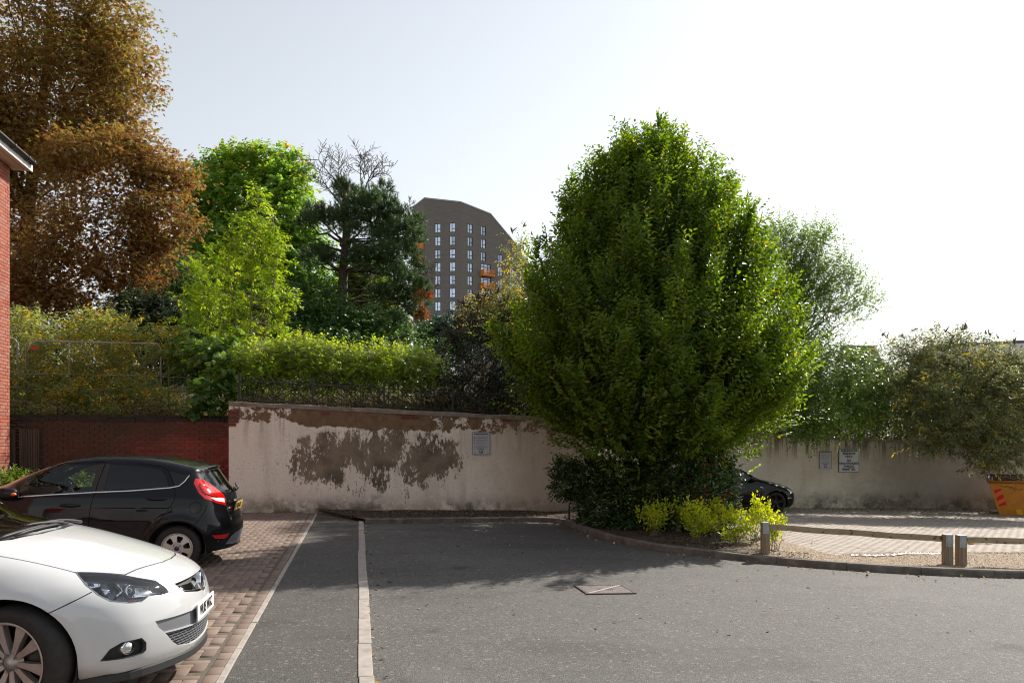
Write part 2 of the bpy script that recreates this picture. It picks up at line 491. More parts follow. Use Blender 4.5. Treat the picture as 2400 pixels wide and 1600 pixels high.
def cdt_region(outline, step, inside_pts=True):
    """Triangulate a polygon with inner points on a grid; returns 2D verts and triangles."""
    o = np.asarray(outline, float); pts = [tuple(p) for p in o]; n = len(pts)
    if inside_pts:
        xs = np.arange(o[:, 0].min()+step/2, o[:, 0].max(), step); ys = np.arange(o[:, 1].min()+step/2, o[:, 1].max(), step)
        X, Y = np.meshgrid(xs, ys); q = np.stack([X.ravel(), Y.ravel()], 1)
        q = q[in_poly(q, o)]
        pts += [tuple(p) for p in q]
    r = delaunay_2d_cdt([Vector(p) for p in pts], [(i, (i+1) % n) for i in range(n)], [], 0, 1e-6)
    v = np.array([(p.x, p.y) for p in r[0]]); t = np.array([f for f in r[2] if len(f) == 3])
    return v, t[in_poly(v[t].mean(1), o)]

def in_poly(q, poly):
    q = np.asarray(q, float); poly = np.asarray(poly, float)
    r = np.zeros(len(q), bool); x, y = q[:, 0], q[:, 1]; n = len(poly)
    for i in range(n):
        x1, y1 = poly[i]; x2, y2 = poly[(i+1) % n]
        if y1 == y2: continue
        c = (y1 > y) != (y2 > y)
        r ^= c & (x < (x2-x1)*(y-y1)/(y2-y1)+x1)
    return r

def flat_sheet(name, outline, mat, zf, step=None):
    v, t = cdt_region(outline, step or 1.0, step is not None)
    V = np.column_stack([v, zf(v[:, 0], v[:, 1])])
    o = link(name, tri_mesh(name, V, t, smooth=True), mat)
    return o

def smooth_path(P, n):
    """Catmull-Rom through points, resampled evenly to n points."""
    P = np.asarray(P, float); Q = np.vstack([2*P[0]-P[1], P, 2*P[-1]-P[-2]]); out = []
    for i in range(1, len(Q)-2):
        for t in np.linspace(0, 1, 12, endpoint=False):
            a, b, c, d = Q[i-1], Q[i], Q[i+1], Q[i+2]
            out.append(.5*((2*b)+(c-a)*t+(2*a-5*b+4*c-d)*t*t+(3*b-a-3*c+d)*t**3))
    out.append(P[-1]); out = np.array(out)
    L = np.r_[0, np.cumsum(np.linalg.norm(np.diff(out, axis=0), axis=1))]
    u = np.linspace(0, L[-1], n)
    return np.stack([np.interp(u, L, out[:, k]) for k in range(out.shape[1])], 1)

KERB = smooth_path([(.15, 16.35), (1.04, 16.5), (2.35, 16.75), (3.6, 16.88), (4.15, 16.72), (4.36, 16.2), (4.35, 15.2), (4.38, 14.2), (4.5, 13.3), (4.82, 12.3),
                    (5.32, 11.58), (5.93, 10.87), (6.6, 10.33), (7.5, 9.82), (8.3, 9.52), (9.05, 9.33), (10.5, 9.12), (13, 8.98), (18, 8.92), (26, 8.9)], 320)
dK = np.gradient(KERB, axis=0); dK /= np.linalg.norm(dK, axis=1)[:, None]
KN = np.stack([-dK[:, 1], dK[:, 0]], 1)
KIN = KERB+KN*.125

tag(grid_sheet('ground', M['bank'], np.r_[-600, -200, np.linspace(-60, 60, 25), 200, 600], np.r_[-600, -200, np.linspace(-60, 60, 25), 200, 600], lambda X, Y: gz(X, Y)-.35), kind='structure')
road_poly = [(-14, -25), (26, -25)]+[tuple(p) for p in (KERB+KN*.06)[::-4]]+[(-.3, 17.4), (-.9, 18.75), (-14, 18.75)]
tag(flat_sheet('road', road_poly, M['asphalt'], lambda x, y: gz(x, y), 1.5), kind='structure')
tag(flat_sheet('tarmac_path', [(-.91, -6), (0, -6), (0, 16.9), (-.35, 17.7), (-.91, 18.55)], M['path'], lambda x, y: gz(x, y)+.004, 1.0), kind='structure')

def strip(name, x0, x1, y0, y1, n, wob):
    root = tag(empty(name), kind='structure')
    ys = np.linspace(y0, y1, n+1)
    for i in range(n):
        dx = random.uniform(-wob, wob); mb = MB()
        a, b = ys[i]+.004, ys[i+1]-.004; dz = random.uniform(-.002, .003)
        e = .004
        V = []
        for (ins, zz) in ((0, -.08), (0, .010+dz), (e, .014+dz)):
            for (px_, py_) in ((x0+ins, a+ins), (x1-ins, a+ins), (x1-ins, b-ins), (x0+ins, b-ins)):
                V.append((px_+dx, py_, float(gz(px_, py_))+zz))
        F = [(l+k, l+(k+1) % 4, l+4+(k+1) % 4, l+4+k) for l in (0, 4) for k in range(4)]+[(8, 9, 10, 11)]
        mb.add(V, F).build('edging_stone', M['concrete'], root)
strip('path_edging', -.965, -.915, 2.0, 18.6, 18, .004)
strip('kerb_strip', 0.0, .108, 2.0, 16.9, 16, .006)

kr = tag(empty('kerb'), kind='structure')
per = 10
for i in range(0, len(KERB)-1, per):
    j = min(i+per, len(KERB)-1); ks = np.arange(i, j+1); mb = MB(); V = []
    dz = random.uniform(-.004, .004)
    for q, k in enumerate(ks):
        sh = .004 if q == 0 else (-.004 if q == len(ks)-1 else 0)
        for off, z in ((0, -.15), (0, .085), (.018, .103), (.125, .105), (.125, -.15)):
            p = KERB[k]+KN[k]*off+dK[k]*sh
            V.append((p[0], p[1], float(gz(*p))+z+(dz if z > 0 else 0)))
    F = []
    for q in range(len(ks)-1):
        for a in range(5):
            b = (a+1) % 5; F.append((q*5+a, q*5+b, (q+1)*5+b, (q+1)*5+a))
    m = (len(ks)-1)*5
    F += [(4, 3, 2, 1, 0), tuple(m+a for a in range(5))]
    mb.add(V, F).build('kerb_stone', M['kerb'], kr)

# planting bed: bark mulch turning to gravel on the right
def bed_mat():
    m, nt, b = new_mat('bed', rough=.95)
    p = world_pos(nt); x, y, z = sep(nt, p)
    n = noise(nt, p, 16, 6, .7); f = nd(nt, 'ShaderNodeTexVoronoi', {'Vector': p, 'Scale': 55.0})
    fr = sep(nt, f.outputs['Color'])[0]
    soil = ramp(nt, mth(nt, 'ADD', mth(nt, 'MULTIPLY', n, .6), mth(nt, 'MULTIPLY', fr, .4)), [(.25, (.022, .014, .009)), (.5, (.06, .04, .027)), (.8, (.17, .115, .075))])
    grv = ramp(nt, fr, [(0, (.13, .09, .06)), (.4, (.32, .24, .165)), (.75, (.42, .33, .24)), (1, (.55, .47, .38))])
    k = mth(nt, 'ADD', mth(nt, 'ADD', x, mth(nt, 'MULTIPLY', y, -.33)), mth(nt, 'MULTIPLY', noise(nt, p, 2.5, 4), 1.2))
    c = mix(nt, soil, grv, smoothstep(nt, k, 2.55, 3.35))
    nt.links.new(c, b.inputs['Base Color'])
    bump(nt, b, mth(nt, 'ADD', n, mth(nt, 'SUBTRACT', 1.0, f.outputs['Distance'])), .9, .02)
    return m
M['bed'] = bed_mat()
BED = [tuple(p) for p in KIN[::2]]+[(26, 11.32), (7.83, 11.40), (7.40, 11.24), (7.36, 22.6), (6.0, 22.6), (5.66, 18.85), (-.9, 18.85), (-.9, 18.6), (-.42, 17.74), (.14, 16.62)]
def bed_z(x, y):
    s = np.sin(x*5.1+1.3*y)*np.sin(y*4.3-x*1.7)*.012+np.sin(x*1.9)*np.sin(y*1.6)*.02
    mound = .07*np.exp(-((x-5.9)/1.3)**2-((y-14.5)/3.2)**2)
    return gz(x, y)+.07+s+mound
tag(flat_sheet('planting_bed', BED, M['bed'], bed_z, .3), kind='structure')

# right-hand paved bay
BAYP = [(7.42, 11.25), (7.83, 11.41), (26, 11.34), (26, 22.6), (7.42, 22.6)]
tag(flat_sheet('bay_bed', BAYP, M['joint'], lambda x, y: bay_z(x, y)-.012, 2.0), kind='structure')
be = tag(empty('bay_edging'), kind='structure')
for a, b in (((7.38, 13.9), (7.38, 13.0)), ((7.38, 12.99), (7.38, 12.1)), ((7.38, 12.09), (7.39, 11.2)), ((7.40, 11.2), (7.83, 11.36))):
    mb = MB(); a = np.array(a); b = np.array(b); n = np.array([-(b-a)[1], (b-a)[0]]); n = n/np.linalg.norm(n)*.05
    mb.prism([tuple(a), tuple(b), tuple(b+n), tuple(a+n)], lambda x, y: float(bay_z(x, y))-.15, lambda x, y: float(bay_z(x, y))+.022).build('edging_stone', M['kerb'], be)
for k in range(20):
    x0 = 7.84+k*.9
    MB().prism([(x0, 11.31), (x0+.893, 11.31), (x0+.893, 11.36), (x0, 11.36)], lambda x, y: float(bay_z(x, y))-.15, lambda x, y: float(bay_z(x, y))+.022).build('edging_stone', M['kerb'], be)

# ------------------------------------------------------------ block paving
def pav_geo(L, Wd, h, ch): 
    V, F = bevel_box_mesh('p', (L, Wd, h), ch)
    T = []
    for f in F: T += [(f[0], f[1], f[2]), (f[0], f[2], f[3])]
    return np.array(V), np.array(T)

def herring(x0, x1, y0, y1, a=.1):
    """Herringbone blocks of 2a x a: (x, y, turned)"""
    out = []
    nx, ny = int((x1-x0)/a)+4, int((y1-y0)/a)+4
    for j in range(-4, ny):
        for i in range(-4, nx):
            k = (i-j) % 4
            if k == 0: out.append((x0+(i+1)*a, y0+(j+.5)*a, 0))
            elif k == 3: out.append((x0+(i+.5)*a, y0+(j+1)*a, 1))
    return [q for q in out if x0+.001 <= q[0]-(.1 if not q[2] else .05)+1e-6 and q[0]+(.1 if not q[2] else .05) <= x1+1e-6 and y0 <= q[1] <= y1]

def lay(root_name, items, zf, mat, near_key, n_parts=300, gap=.0045, lift=.012):
    root = tag(empty(root_name), kind='structure')
    L, Wd = .2-gap, .1-gap
    V, T = pav_geo(L, Wd, .06, .004)
    me = tri_mesh('paver', V, T, rnd=np.zeros(len(V))); me.materials.append(mat)
    items = sorted(items, key=near_key)
    sx = Vector((1, 0, zf(1, 12)-zf(0, 12))).normalized(); sy = Vector((0, 1, zf(10, 13)-zf(10, 12)))
    n = sx.cross(sy).normalized(); sy = n.cross(sx)
    base = Matrix((sx, sy, n)).transposed()
    for x, y, t in items[:n_parts]:
        o = bpy.data.objects.new('paver', me); o.parent = root
        q = base @ Matrix.Rotation(t*math.pi/2+random.uniform(-.012, .012), 3, 'Z') @ Matrix.Rotation(random.uniform(-.006, .006), 3, 'X')
        o.matrix_local = Matrix.Translation((x, y, float(zf(x, y))+lift+random.uniform(-.0015, .0015))) @ q.to_4x4()
        COL.objects.link(o)
    rest = items[n_parts:]
    if rest:
        R = np.array(rest); k = len(R); B = np.array(base)
        ang = R[:, 2]*math.pi/2+RNG.uniform(-.012, .012, k); c_, s_ = np.cos(ang), np.sin(ang)
        P = np.empty((k, len(V), 3))
        P[:, :, 0] = V[None, :, 0]*c_[:, None]-V[None, :, 1]*s_[:, None]
        P[:, :, 1] = V[None, :, 0]*s_[:, None]+V[None, :, 1]*c_[:, None]
        P[:, :, 2] = V[None, :, 2]
        P = P @ B.T
        P[:, :, 0] += R[:, 0, None]; P[:, :, 1] += R[:, 1, None]
        P[:, :, 2] += (zf(R[:, 0], R[:, 1])+lift+RNG.uniform(-.0015, .0015, k))[:, None]
        TT = (T[None]+(np.arange(k)*len(V))[:, None, None]).reshape(-1, 3)
        me2 = tri_mesh('block_paving', P.reshape(-1, 3), TT, rnd=np.repeat(RNG.random(k), len(V)))
        tag(link('block_paving', me2, mat, root), kind='stuff')
    return root

tag(flat_sheet('paving_bed', [(-14, 1), (-.966, 1), (-.966, 18.62), (-14, 18.62)], M['joint'], lambda x, y: gz(x, y)+.004, 2.0), kind='structure')
left = herring(-9.0, -1.07, 2.5, 18.55)
left += [(-1.018, y, 1) for y in np.arange(2.6, 18.5, .2)]
def vis_key(q):
    x, y = q[0], q[1]
    X = x*CS-y*SN; Zd = x*SN+y*CS
    hid = X/Zd < -.66 or (y < 6.35 and x < -1.15-(y-4.8)*.05 and x > -4.5) or Zd < 5.4 or (y < 6.0 and x < -1.4)
    return Zd+(100 if hid else 0)
lay('block_paving_area', left, lambda x, y: gz(x, y)+.0, M['paver'], vis_key)
right = [(x+.1, y+.05, 0) for j, y in enumerate(np.arange(11.42, 22.45, .1)) for x in np.arange(7.46+(j % 2)*.1, 22.0, .2)]
lay('bay_paving', right, lambda x, y: bay_z(x, y)-.012, M['bay_paver'], lambda q: q[0]*SN+q[1]*CS+(100 if (q[0]*CS-q[1]*SN)/(q[0]*SN+q[1]*CS) > .65 or (q[1] > 19.5 and q[0] < 12.5) else 0), gap=.0035)

# ------------------------------------------------------------ retaining walls
def top_z(x): return 2.59-.0415*(x+2.9)
def wall_piece(name, pts, mat, label, th=.3):
    """pts: (x, y) along the face seen from the car park, left to right"""
    root = tag(empty(name, (pts[0][0], pts[0][1], 0)), label, 'wall')
    off = root.location
    V = []; F = []; C = MB()
    fine = []
    for (a, b) in zip(pts[:-1], pts[1:]):
        n = max(2, int(math.hypot(b[0]-a[0], b[1]-a[1])/.35)); fine += [(a[0]+(b[0]-a[0])*k/n, a[1]+(b[1]-a[1])*k/n) for k in range(n)]
    fine.append(pts[-1]); fine = np.array(fine)
    d = np.gradient(fine, axis=0); d /= np.linalg.norm(d, axis=1)[:, None]; nrm = np.stack([-d[:, 1], d[:, 0]], 1)
    hs = np.linspace(0, 1, 9)
    zb, zt = np.array([float(gz(*p))-.35 for p in fine]), np.array([top_z(p[0])-.1 for p in fine])
    m = len(hs)
    for i in range(len(fine)):
        for h in hs:
            w = .006*math.sin(i*1.7+h*9)*math.sin(h*5+i*.6)
            V.append((fine[i, 0]-nrm[i, 0]*w, fine[i, 1]-nrm[i, 1]*w, zb[i]+(zt[i]-zb[i])*h))
    for i in range(len(fine)-1):
        for k in range(m-1): F.append((i*m+k, (i+1)*m+k, (i+1)*m+k+1, i*m+k+1))
    nf = len(V)
    for i in range(len(fine)):
        for z in (zb[i], zt[i]): V.append((fine[i, 0]+nrm[i, 0]*th, fine[i, 1]+nrm[i, 1]*th, z))
    for i in range(len(fine)-1): F.append((nf+2*i+1, nf+2*i+3, nf+2*i+2, nf+2*i))
    F.append(tuple(list(range(m-1, -1, -1)))+(nf, nf+1)); e = (len(fine)-1)*m; F.append(tuple(range(e, e+m))+(nf+2*len(fine)-1, nf+2*len(fine)-2))
    V = [(x-off[0], y-off[1], z) for x, y, z in V]
    mb = MB(); mb.add(V, F, False); mb.build('render_face', mat, root)
    # capping course
    C = MB(); CV = []; CF = []
    for i in range(len(fine)):
        j1, j2, j3 = (math.sin(i*2.1)*.008, math.sin(i*3.3+1)*.007, math.sin(i*1.3+2)*.01)
        for o_, z in ((-.022+j1, -.1), (-.025+j2, -.012+j3*.4), (-.01, j3), (th+.02, j3), (th+.02, -.1)):
            CV.append((fine[i, 0]+nrm[i, 0]*o_-off[0], fine[i, 1]+nrm[i, 1]*o_-off[1], top_z(fine[i, 0])+z+.002))
    for i in range(len(fine)-1):
        for a in range(5):
            b = (a+1) % 5; CF.append((i*5+a, i*5+b, (i+1)*5+b, (i+1)*5+a))
    q = (len(fine)-1)*5; CF += [(4, 3, 2, 1, 0), tuple(q+a for a in range(5))]
    C.add(CV, CF).build('capping', M['wall_top'], root)
    return root
WY, WY2 = 18.8, 22.6
wl = wall_piece('retaining_wall', [(-2.9, WY), (5.69, WY)], M['wall'], 'whitewashed wall with peeling brown patches behind the dark tarmac corner')
# a bare brick quoin where the render has fallen off its top left corner
for k, (zz, ln) in enumerate(((2.36, .23), (2.285, .21), (2.21, .24), (2.135, .22), (2.06, .16))):
    MB().box((ln/2-.004, -.006, zz), (ln, .03, .066)).build('brick', M['brick'], wl)
for x_, z_ in ((.98, 2.32), (1.21, 2.32), (1.09, 2.245), (1.32, 2.245), (-.75, 2.33), (3.55, 2.2)):
    MB().box((x_+2.9, .009, z_), (.215, .03, .065)).build('brick', M['brick'], wl)
wall_piece('retaining_wall', [(6.0, WY2), (24, WY2)], M['wall_r'], 'streaked grey-cream wall behind the paved bay and orange skip')
rb = tag(empty('return_wall', (5.69, 20.9, 0)), 'plain wall return behind the hornbeam, joining the two rendered walls', 'wall')
MB().box((.16, 0, 1.0), (.3, 3.45, 2.6)).build('render_face', M['wall_r'], rb)

# terrain behind the walls
def yb(x): return np.where(x < -2.75, 20.45, np.where(x < 5.85, 19.12, 22.92))
def terr(x, t):
    base = np.minimum(top_z(np.clip(x, -30, 26)), np.where(x < -2.75, 2.3, 9))-.1
    r = np.clip(t-2.0, 0, 14)
    return base+r*np.where(x < 6, .2, .1)+.08*np.sin(x*1.3)*np.sin(t*1.1)*np.clip(t, 0, 1)
tx = np.r_[-400, -120, -60, np.linspace(-30, -2.8, 40), np.linspace(-2.7, 5.8, 18), np.linspace(5.9, 30, 40), 60, 120, 400]
tt = np.r_[0, .5, 1, 1.5, 2, 3, 4, 6, 8, 10, 13, 17, 25, 60, 200, 900]
X, Tt = np.meshgrid(tx, tt)
V = np.stack([X.ravel(), (yb(X)+Tt).ravel(), terr(X, Tt).ravel()], 1); nx = len(tx)
i_, j_ = np.meshgrid(np.arange(nx-1), np.arange(len(tt)-1)); a_ = (j_*nx+i_).ravel()
tag(link('terrain', tri_mesh('terrain', V, np.stack([a_, a_+1, a_+1+nx, a_+nx], 1), smooth=True), M['bank']), kind='structure')

# ------------------------------------------------------------ brick wall, boards
bw = tag(empty('brick_wall', (-8.4, 20.2, 0)), 'old dark red brick wall behind the black hatchback', 'wall')
MB().box((2.85, .17, 1.0), (5.7, .28, 2.25)).build('mortar_core', M['mortar'], bw)
bm = MB().box((0, 0, 0), (.215, .06, .065)).mesh('brick'); bm.materials.append(M['brick'])
bricks = []
for r in range(29):
    z = .02+r*.0752
    for k in range(26):
        x = .11+k*.225+(.1125 if r % 2 else 0)
        if x < 5.6: bricks.append((x, z))
bricks.sort(key=lambda q: (0 if (q[1] > .95 and q[0] > .7) else 1, -q[1]))
for x, z in bricks[:300]:
    o = bpy.data.objects.new('brick', bm); o.parent = bw; COL.objects.link(o)
    o.location = (x, .03+random.uniform(-.003, .003), z); o.rotation_euler = (random.uniform(-.01, .01), 0, random.uniform(-.008, .008))
bv = np.array([v.co for v in bm.vertices]); bt = np.array([p.vertices[:] for p in bm.polygons]); rest = np.array(bricks[300:])
Vb = (bv[None]+np.c_[rest[:, 0], np.full(len(rest), .03), rest[:, 1]][:, None]).reshape(-1, 3)
Tb = (bt[None]+(np.arange(len(rest))*8)[:, None, None]).reshape(-1, 4)
tag(link('brickwork', tri_mesh('brickwork', Vb, Tb, rnd=np.repeat(RNG.random(len(rest)), 8)), M['brick'], bw), kind='stuff')
for k in range(9):
    w = .62
    MB().box((.31+k*.635, .17+random.uniform(-.01, .01), 2.2+random.uniform(-.012, .012)), (w, .36, .085), rz=random.uniform(-.012, .012)).build('coping_stone', M['coping'], bw)
for k in range(4):
    MB().box((.7+k*1.42, .22, 2.28+random.uniform(-.008, .008)), (1.41, .22, .07)).build('coping_stone', M['coping'], bw)
bd = tag(empty('timber_boards', (-8.05, 20.08, 0)), 'weathered dark timber boarding between house corner and brick wall', 'gate')
x = -.02
for k, wdt in enumerate((.05, .055, .05, .055, .06, None, .09, .05, .05, .055, .05, .055, .05, .03)):
    if wdt is None: x += .07; continue
    MB().box((x+wdt/2, random.uniform(-.01, .01), 1.0), (wdt-.008, .03, 1.93+random.uniform(-.01, .01))).build('board', M['board'], bd); x += wdt
MB().box((.33, .035, .5), (.75, .02, .08)).build('rail', M['board'], bd)

# ------------------------------------------------------------ brick house at the left edge
hs = tag(empty('brick_house', (-7.7, 19.5, 0)), 'tall red brick house with white eaves and black gutter', 'house')
def tex_brick(name, c1, c2, mortar, scale=1.0):
    m, nt, b = new_mat(name, rough=.85)
    p = coord(nt, 'Object'); x, y, z = sep(nt, p)
    v = nd(nt, 'ShaderNodeCombineXYZ', {0: mth(nt, 'ADD', x, y), 1: z}).outputs[0]
    t = nd(nt, 'ShaderNodeTexBrick', {'Vector': v, 'Scale': 1.0, 'Mortar Size': .006*scale, 'Brick Width': .225*scale, 'Row Height': .075*scale, 'Color1': rgba(c1), 'Color2': rgba(c2), 'Mortar': rgba(mortar), 'Bias': -.1})
    n = noise(nt, p, .6, 5, .7)
    nt.links.new(mix(nt, t.outputs[0], mix(nt, t.outputs[0], (.05, .035, .03), .5), smoothstep(nt, n, .45, .7)), b.inputs['Base Color'])
    bump(nt, b, t.outputs['Fac'], -.4, .006)
    return m
M['house_far'] = tex_brick('house_brickwork', (.36, .09, .055), (.3, .12, .085), (.42, .34, .23))
MB().box((-4.3, -9.2, 3.9), (8.5, 18.3, 8.5)).build('wall', M['house_far'], hs)
MB().box((-.06, -.385, 3.9), (.08, .77, 8.0)).build('mortar_core', M['house_mortar'], hs)
hb = MB().box((0, 0, 0), (.03, .215, .065)).mesh('brick'); hb.materials.append(M['house_brick'])
for r in range(105):
    z = .03+r*.0752
    for k in range(3):
        y = -.112-k*.225-(.1125 if r % 2 else 0)
        o = bpy.data.objects.new('brick', hb); o.parent = hs; o.location = (-.012+random.uniform(-.002, .002), y, z); COL.objects.link(o)
    if r % 2:
        o = bpy.data.objects.new('brick', hb); o.parent = hs; o.scale = (1, .47, 1); o.location = (-.012, -.052, z); COL.objects.link(o)
MB().box((.16, -9.0, 7.86), (.38, 18.5, .016)).build('soffit', M['soffit'], hs)
vs = MB()
for k in range(60): vs.box((.25, .1-k*.075, 7.8505), (.012, .045, .004))
tag(vs.build('vent_slots', M['black_iron'], hs), kind='stuff')
MB().box((.36, -9.0, 7.93), (.022, 18.55, .17)).build('fascia', M['white_paint'], hs)
g = MB()
prof = [(.058*math.cos(a), .058*math.sin(a)) for a in np.linspace(math.pi, 2*math.pi, 9)]
Vg = [(.43+px_, y, 8.03+pz) for y in (.22, -18) for px_, pz in prof]; n9 = len(prof)
g.add(Vg, [(i, i+1, n9+i+1, n9+i) for i in range(n9-1)]+[tuple(range(n9))], True)
gu = g.build('gutter', M['gutter'], hs)
sol = gu.modifiers.new('t', 'SOLIDIFY'); sol.thickness = .006
for y in (.12, -.16, -.9, -1.7, -2.5):
    MB().tube([(.43, y-.03, 8.022), (.43, y+.03, 8.022)], .066, 14).build('gutter_union', M['gutter'], hs)
rf = MB()
rf.add([(.46, .14, 8.07), (-4.3, .14, 10.9), (-4.3, -18.4, 10.9), (.46, -18.4, 8.07), (.46, .14, 8.03), (-4.3, .14, 10.86), (-4.3, -18.4, 10.86), (.46, -18.4, 8.03)],
       [(0, 3, 2, 1), (4, 5, 6, 7), (0, 1, 5, 4), (0, 4, 7, 3)])
rf.add([(-9.0, .14, 8.07), (-4.3, .14, 10.9), (-4.3, -18.4, 10.9), (-9.0, -18.4, 8.07)], [(0, 1, 2, 3)])
rf.build('roof', M['roof_tile'], hs)
for k in range(4):
    MB().box((.36-.2*k, .1, 8.115+.12*k), (.24, .16, .03), M=Matrix.Rotation(.53, 3, 'Y')).build('verge_tile', M['roof_tile'], hs)
gab = MB(); gab.add([(-8.5, -.02, 8.0), (0, -.02, 8.0), (-4.3, -.02, 10.8)], [(0, 1, 2)]); gab.build('gable', M['house_far'], hs)
for yy in (-4.5, -9.5, -14):
    for zz in (1.5, 4.2, 6.5):
        w = MB().box((-.03, yy, zz), (.1, 1.2, 1.3)).build('window', M['white_paint'], hs)
        MB().box((.022, yy, zz), (.012, 1.06, 1.16)).build('pane', new_mat('dark_glass', (.02, .025, .03), .05)[0], w)

# ------------------------------------------------------------ railings on the walls
def railing(x0, x1, y, label):
    root = tag(empty('railing', (x0, y, 0)), label, 'railing', 'black railings along the wall tops')
    bar = MB().tube([(0, 0, -.05), (0, 0, .52)], .008, 5)
    arc = [(.055-.055*math.cos(a), 0, .52+.06*math.sin(a)) for a in np.linspace(0, math.pi, 6)]
    hoop = MB().tube(arc, .007, 4).tube([(0, 0, -.05), (0, 0, .52)], .008, 5, caps=False).mesh('bar'); hoop.materials.append(M['black_iron'])
    n = int((x1-x0)/.11)
    for k in range(n):
        o = bpy.data.objects.new('bar', hoop); o.parent = root; COL.objects.link(o)
        o.location = (k*.11, 0, top_z(x0+k*.11)); o.scale = (1 if k % 2 == 0 else -1, 1, 1+random.uniform(-.02, .02))
    for h, t in ((.5, .012), (.06, .012)):
        pts = [(x-x0, 0, top_z(x)+h) for x in np.linspace(x0, x1, 20)]
        MB().tube(pts, t, 4).build('rail', M['black_iron'], root)
    for x in np.arange(x0, x1, 1.65):
        MB().box((x-x0, .0, top_z(x)+.3), (.045, .045, .75)).build('post', M['black_iron'], root)
railing(-2.7, 5.6, 19.02, 'black hooped railing on the peeling white wall')
railing(6.1, 18.5, 22.8, 'black hooped railing on the streaked wall above the bay')

# ------------------------------------------------------------ temporary mesh fence panels on the bank
for k, (xp, lab) in enumerate(((-12.1, 'galvanised mesh fence panel at the house corner, mostly hidden by bushes'), (-8.6, 'galvanised mesh fence panel behind the yellowing buddleia'),
                               (-5.1, 'galvanised mesh fence panel beside the light green ash'), (-1.6, 'galvanised mesh fence panel behind the flowering climber'), (1.9, 'galvanised mesh fence panel at the dark bush'))):
    f = tag(empty('mesh_fence', (xp, 22.6, 0)), lab, 'fence', 'temporary fence panels on the bank')
    zb_, zt_ = 2.25-.02*k, 4.37-.05*k
    MB().tube([(.07, 0, zb_), (.07, 0, zt_-.12), (.16, 0, zt_), (3.28, 0, zt_), (3.37, 0, zt_-.12), (3.37, 0, zb_)], .021, 8).build('frame', M['galv'], f)
    MB().tube([(1.1, 0, zb_), (1.1, 0, zt_)], .019, 7).build('upright', M['galv'], f)
    for z in (3.48, 3.1, 2.75, 2.5):
        MB().tube([(-.1, -.04, z-.03*k), (3.5, -.04, z-.03*k)], .019, 7).build('rail', M['galv'], f)
    wr = MB()
    for x in np.arange(.1, 3.36, .09): wr.tube([(x, .015, zb_+.1), (x, .015, zt_)], .003, 3, caps=False)
    for z in np.arange(zb_+.3, zt_, .28): wr.tube([(.07, .02, z), (3.37, .02, z)], .003, 3, caps=False)
    tag(wr.build('wire_mesh', M['galv'], f), kind='stuff')
    MB().box((.28, -.05, zt_-.2), (.2, .03, .09), rz=.05).build('clip', M['orange_clip'], f)

# ------------------------------------------------------------ signs
def text_mesh(txt, size, mat, parent, loc, name='lettering', align='CENTER', bold=0.0, sx=1.0, rot=(math.pi/2, 0, 0), ext=.0012):
    cu = bpy.data.curves.new(name, 'FONT'); cu.body = txt; cu.size = size; cu.align_x = align; cu.align_y = 'CENTER'
    cu.extrude = ext; cu.offset = bold; cu.resolution_u = 3
    t = bpy.data.objects.new('tmp', cu); COL.objects.link(t)
    bpy.context.view_layer.update()
    me = bpy.data.meshes.new_from_object(t.evaluated_get(bpy.context.evaluated_depsgraph_get()))
    bpy.data.objects.remove(t)
    for v in me.vertices: v.co.x *= sx
    me.materials.clear()
    return link(name, me, mat, parent, loc=loc, rot=rot)

def on_wall(px, py, y):
    u = (px-1200)/1840.0; Z = y/(CS-u*SN); return at(px, py, Z)

def cond_sign(px0, px1, py0, py1, y, label):
    a, b = on_wall(px0, py0, y), on_wall(px1, py1, y); w, h = b[0]-a[0], a[2]-b[2]
    r = tag(empty('parking_conditions_sign', ((a[0]+b[0])/2, y, (a[2]+b[2])/2)), label, 'sign', 'parking conditions notices')
    MB().box((0, -.012, 0), (w, .012, h)).build('board', M['sign_grey'], r)
    e = MB()
    for s in (-1, 1):
        e.box((s*(w/2+.004), -.013, 0), (.008, .016, h+.016)); e.box((0, -.013, s*(h/2+.004)), (w, .016, .008))
    e.build('edge_trim', M['sign_black'], r)
    f = -.0195
    text_mesh('PARKING CONDITIONS', w*.078, M['sign_black'], r, (0, f, h*.435), bold=.0022, sx=.98)
    lines = MB()
    def ln(x0, x1, z, t=.006):
        x = x0*w
        while x < x1*w-.005:
            l = min(random.uniform(.015, .05), x1*w-x); lines.box((x+l/2, f, z*h), (l, .0016, t)); x += l+.007
    ln(-.2, .2, .365); lines.box((0, f, .335*h), (w*.85, .0016, .002))
    for zc, xe in ((.28, .42), (.262, .4), (.245, .28), (.228, .41), (.165, .33), (.147, .39), (.128, .36), (.11, .15), (.045, .34), (.027, .28), (.009, .14)): ln(-.3, xe, zc, .005)
    for zc, xe in ((-.06, .25), (-.085, .3), (-.11, .18)): ln(-xe, xe, zc, .004)
    for zc in (-.145, -.165, -.185, -.205): ln(-.42, .42, zc, .005)
    tag(lines.build('small_print', M['sign_ink'], r), kind='stuff')
    bl = MB()
    for k in range(3): bl.box((-.14*w+k*.13*w, f, -.25*h), (.09*w, .002, .018))
    for zc, s in ((.255, .055), (.135, .045), (.03, .045)): bl.box((-.385*w, f, zc*h), (s*w, .002, s*h))
    bl.build('print_marks', M['sign_black'], r)
    MB().box((0, f, -.375*h), (.19*w, .002, .14*h)).build('parking_symbol', M['sign_blue'], r)
    text_mesh('P', h*.15, M['sign_white'], r, (0, f-.003, -.375*h), name='letter', bold=.0025)
    e2 = MB(); e2.box((-.37*w, f, -.43*h), (.1*w, .002, .03*h)); e2.box((.39*w, f, -.43*h), (.05*w, .002, .04*h)); e2.build('badge', M['sign_ink'], r)
cond_sign(1107, 1147.5, 1013, 1064, WY-.012, 'grey parking conditions notice on the peeling white wall')
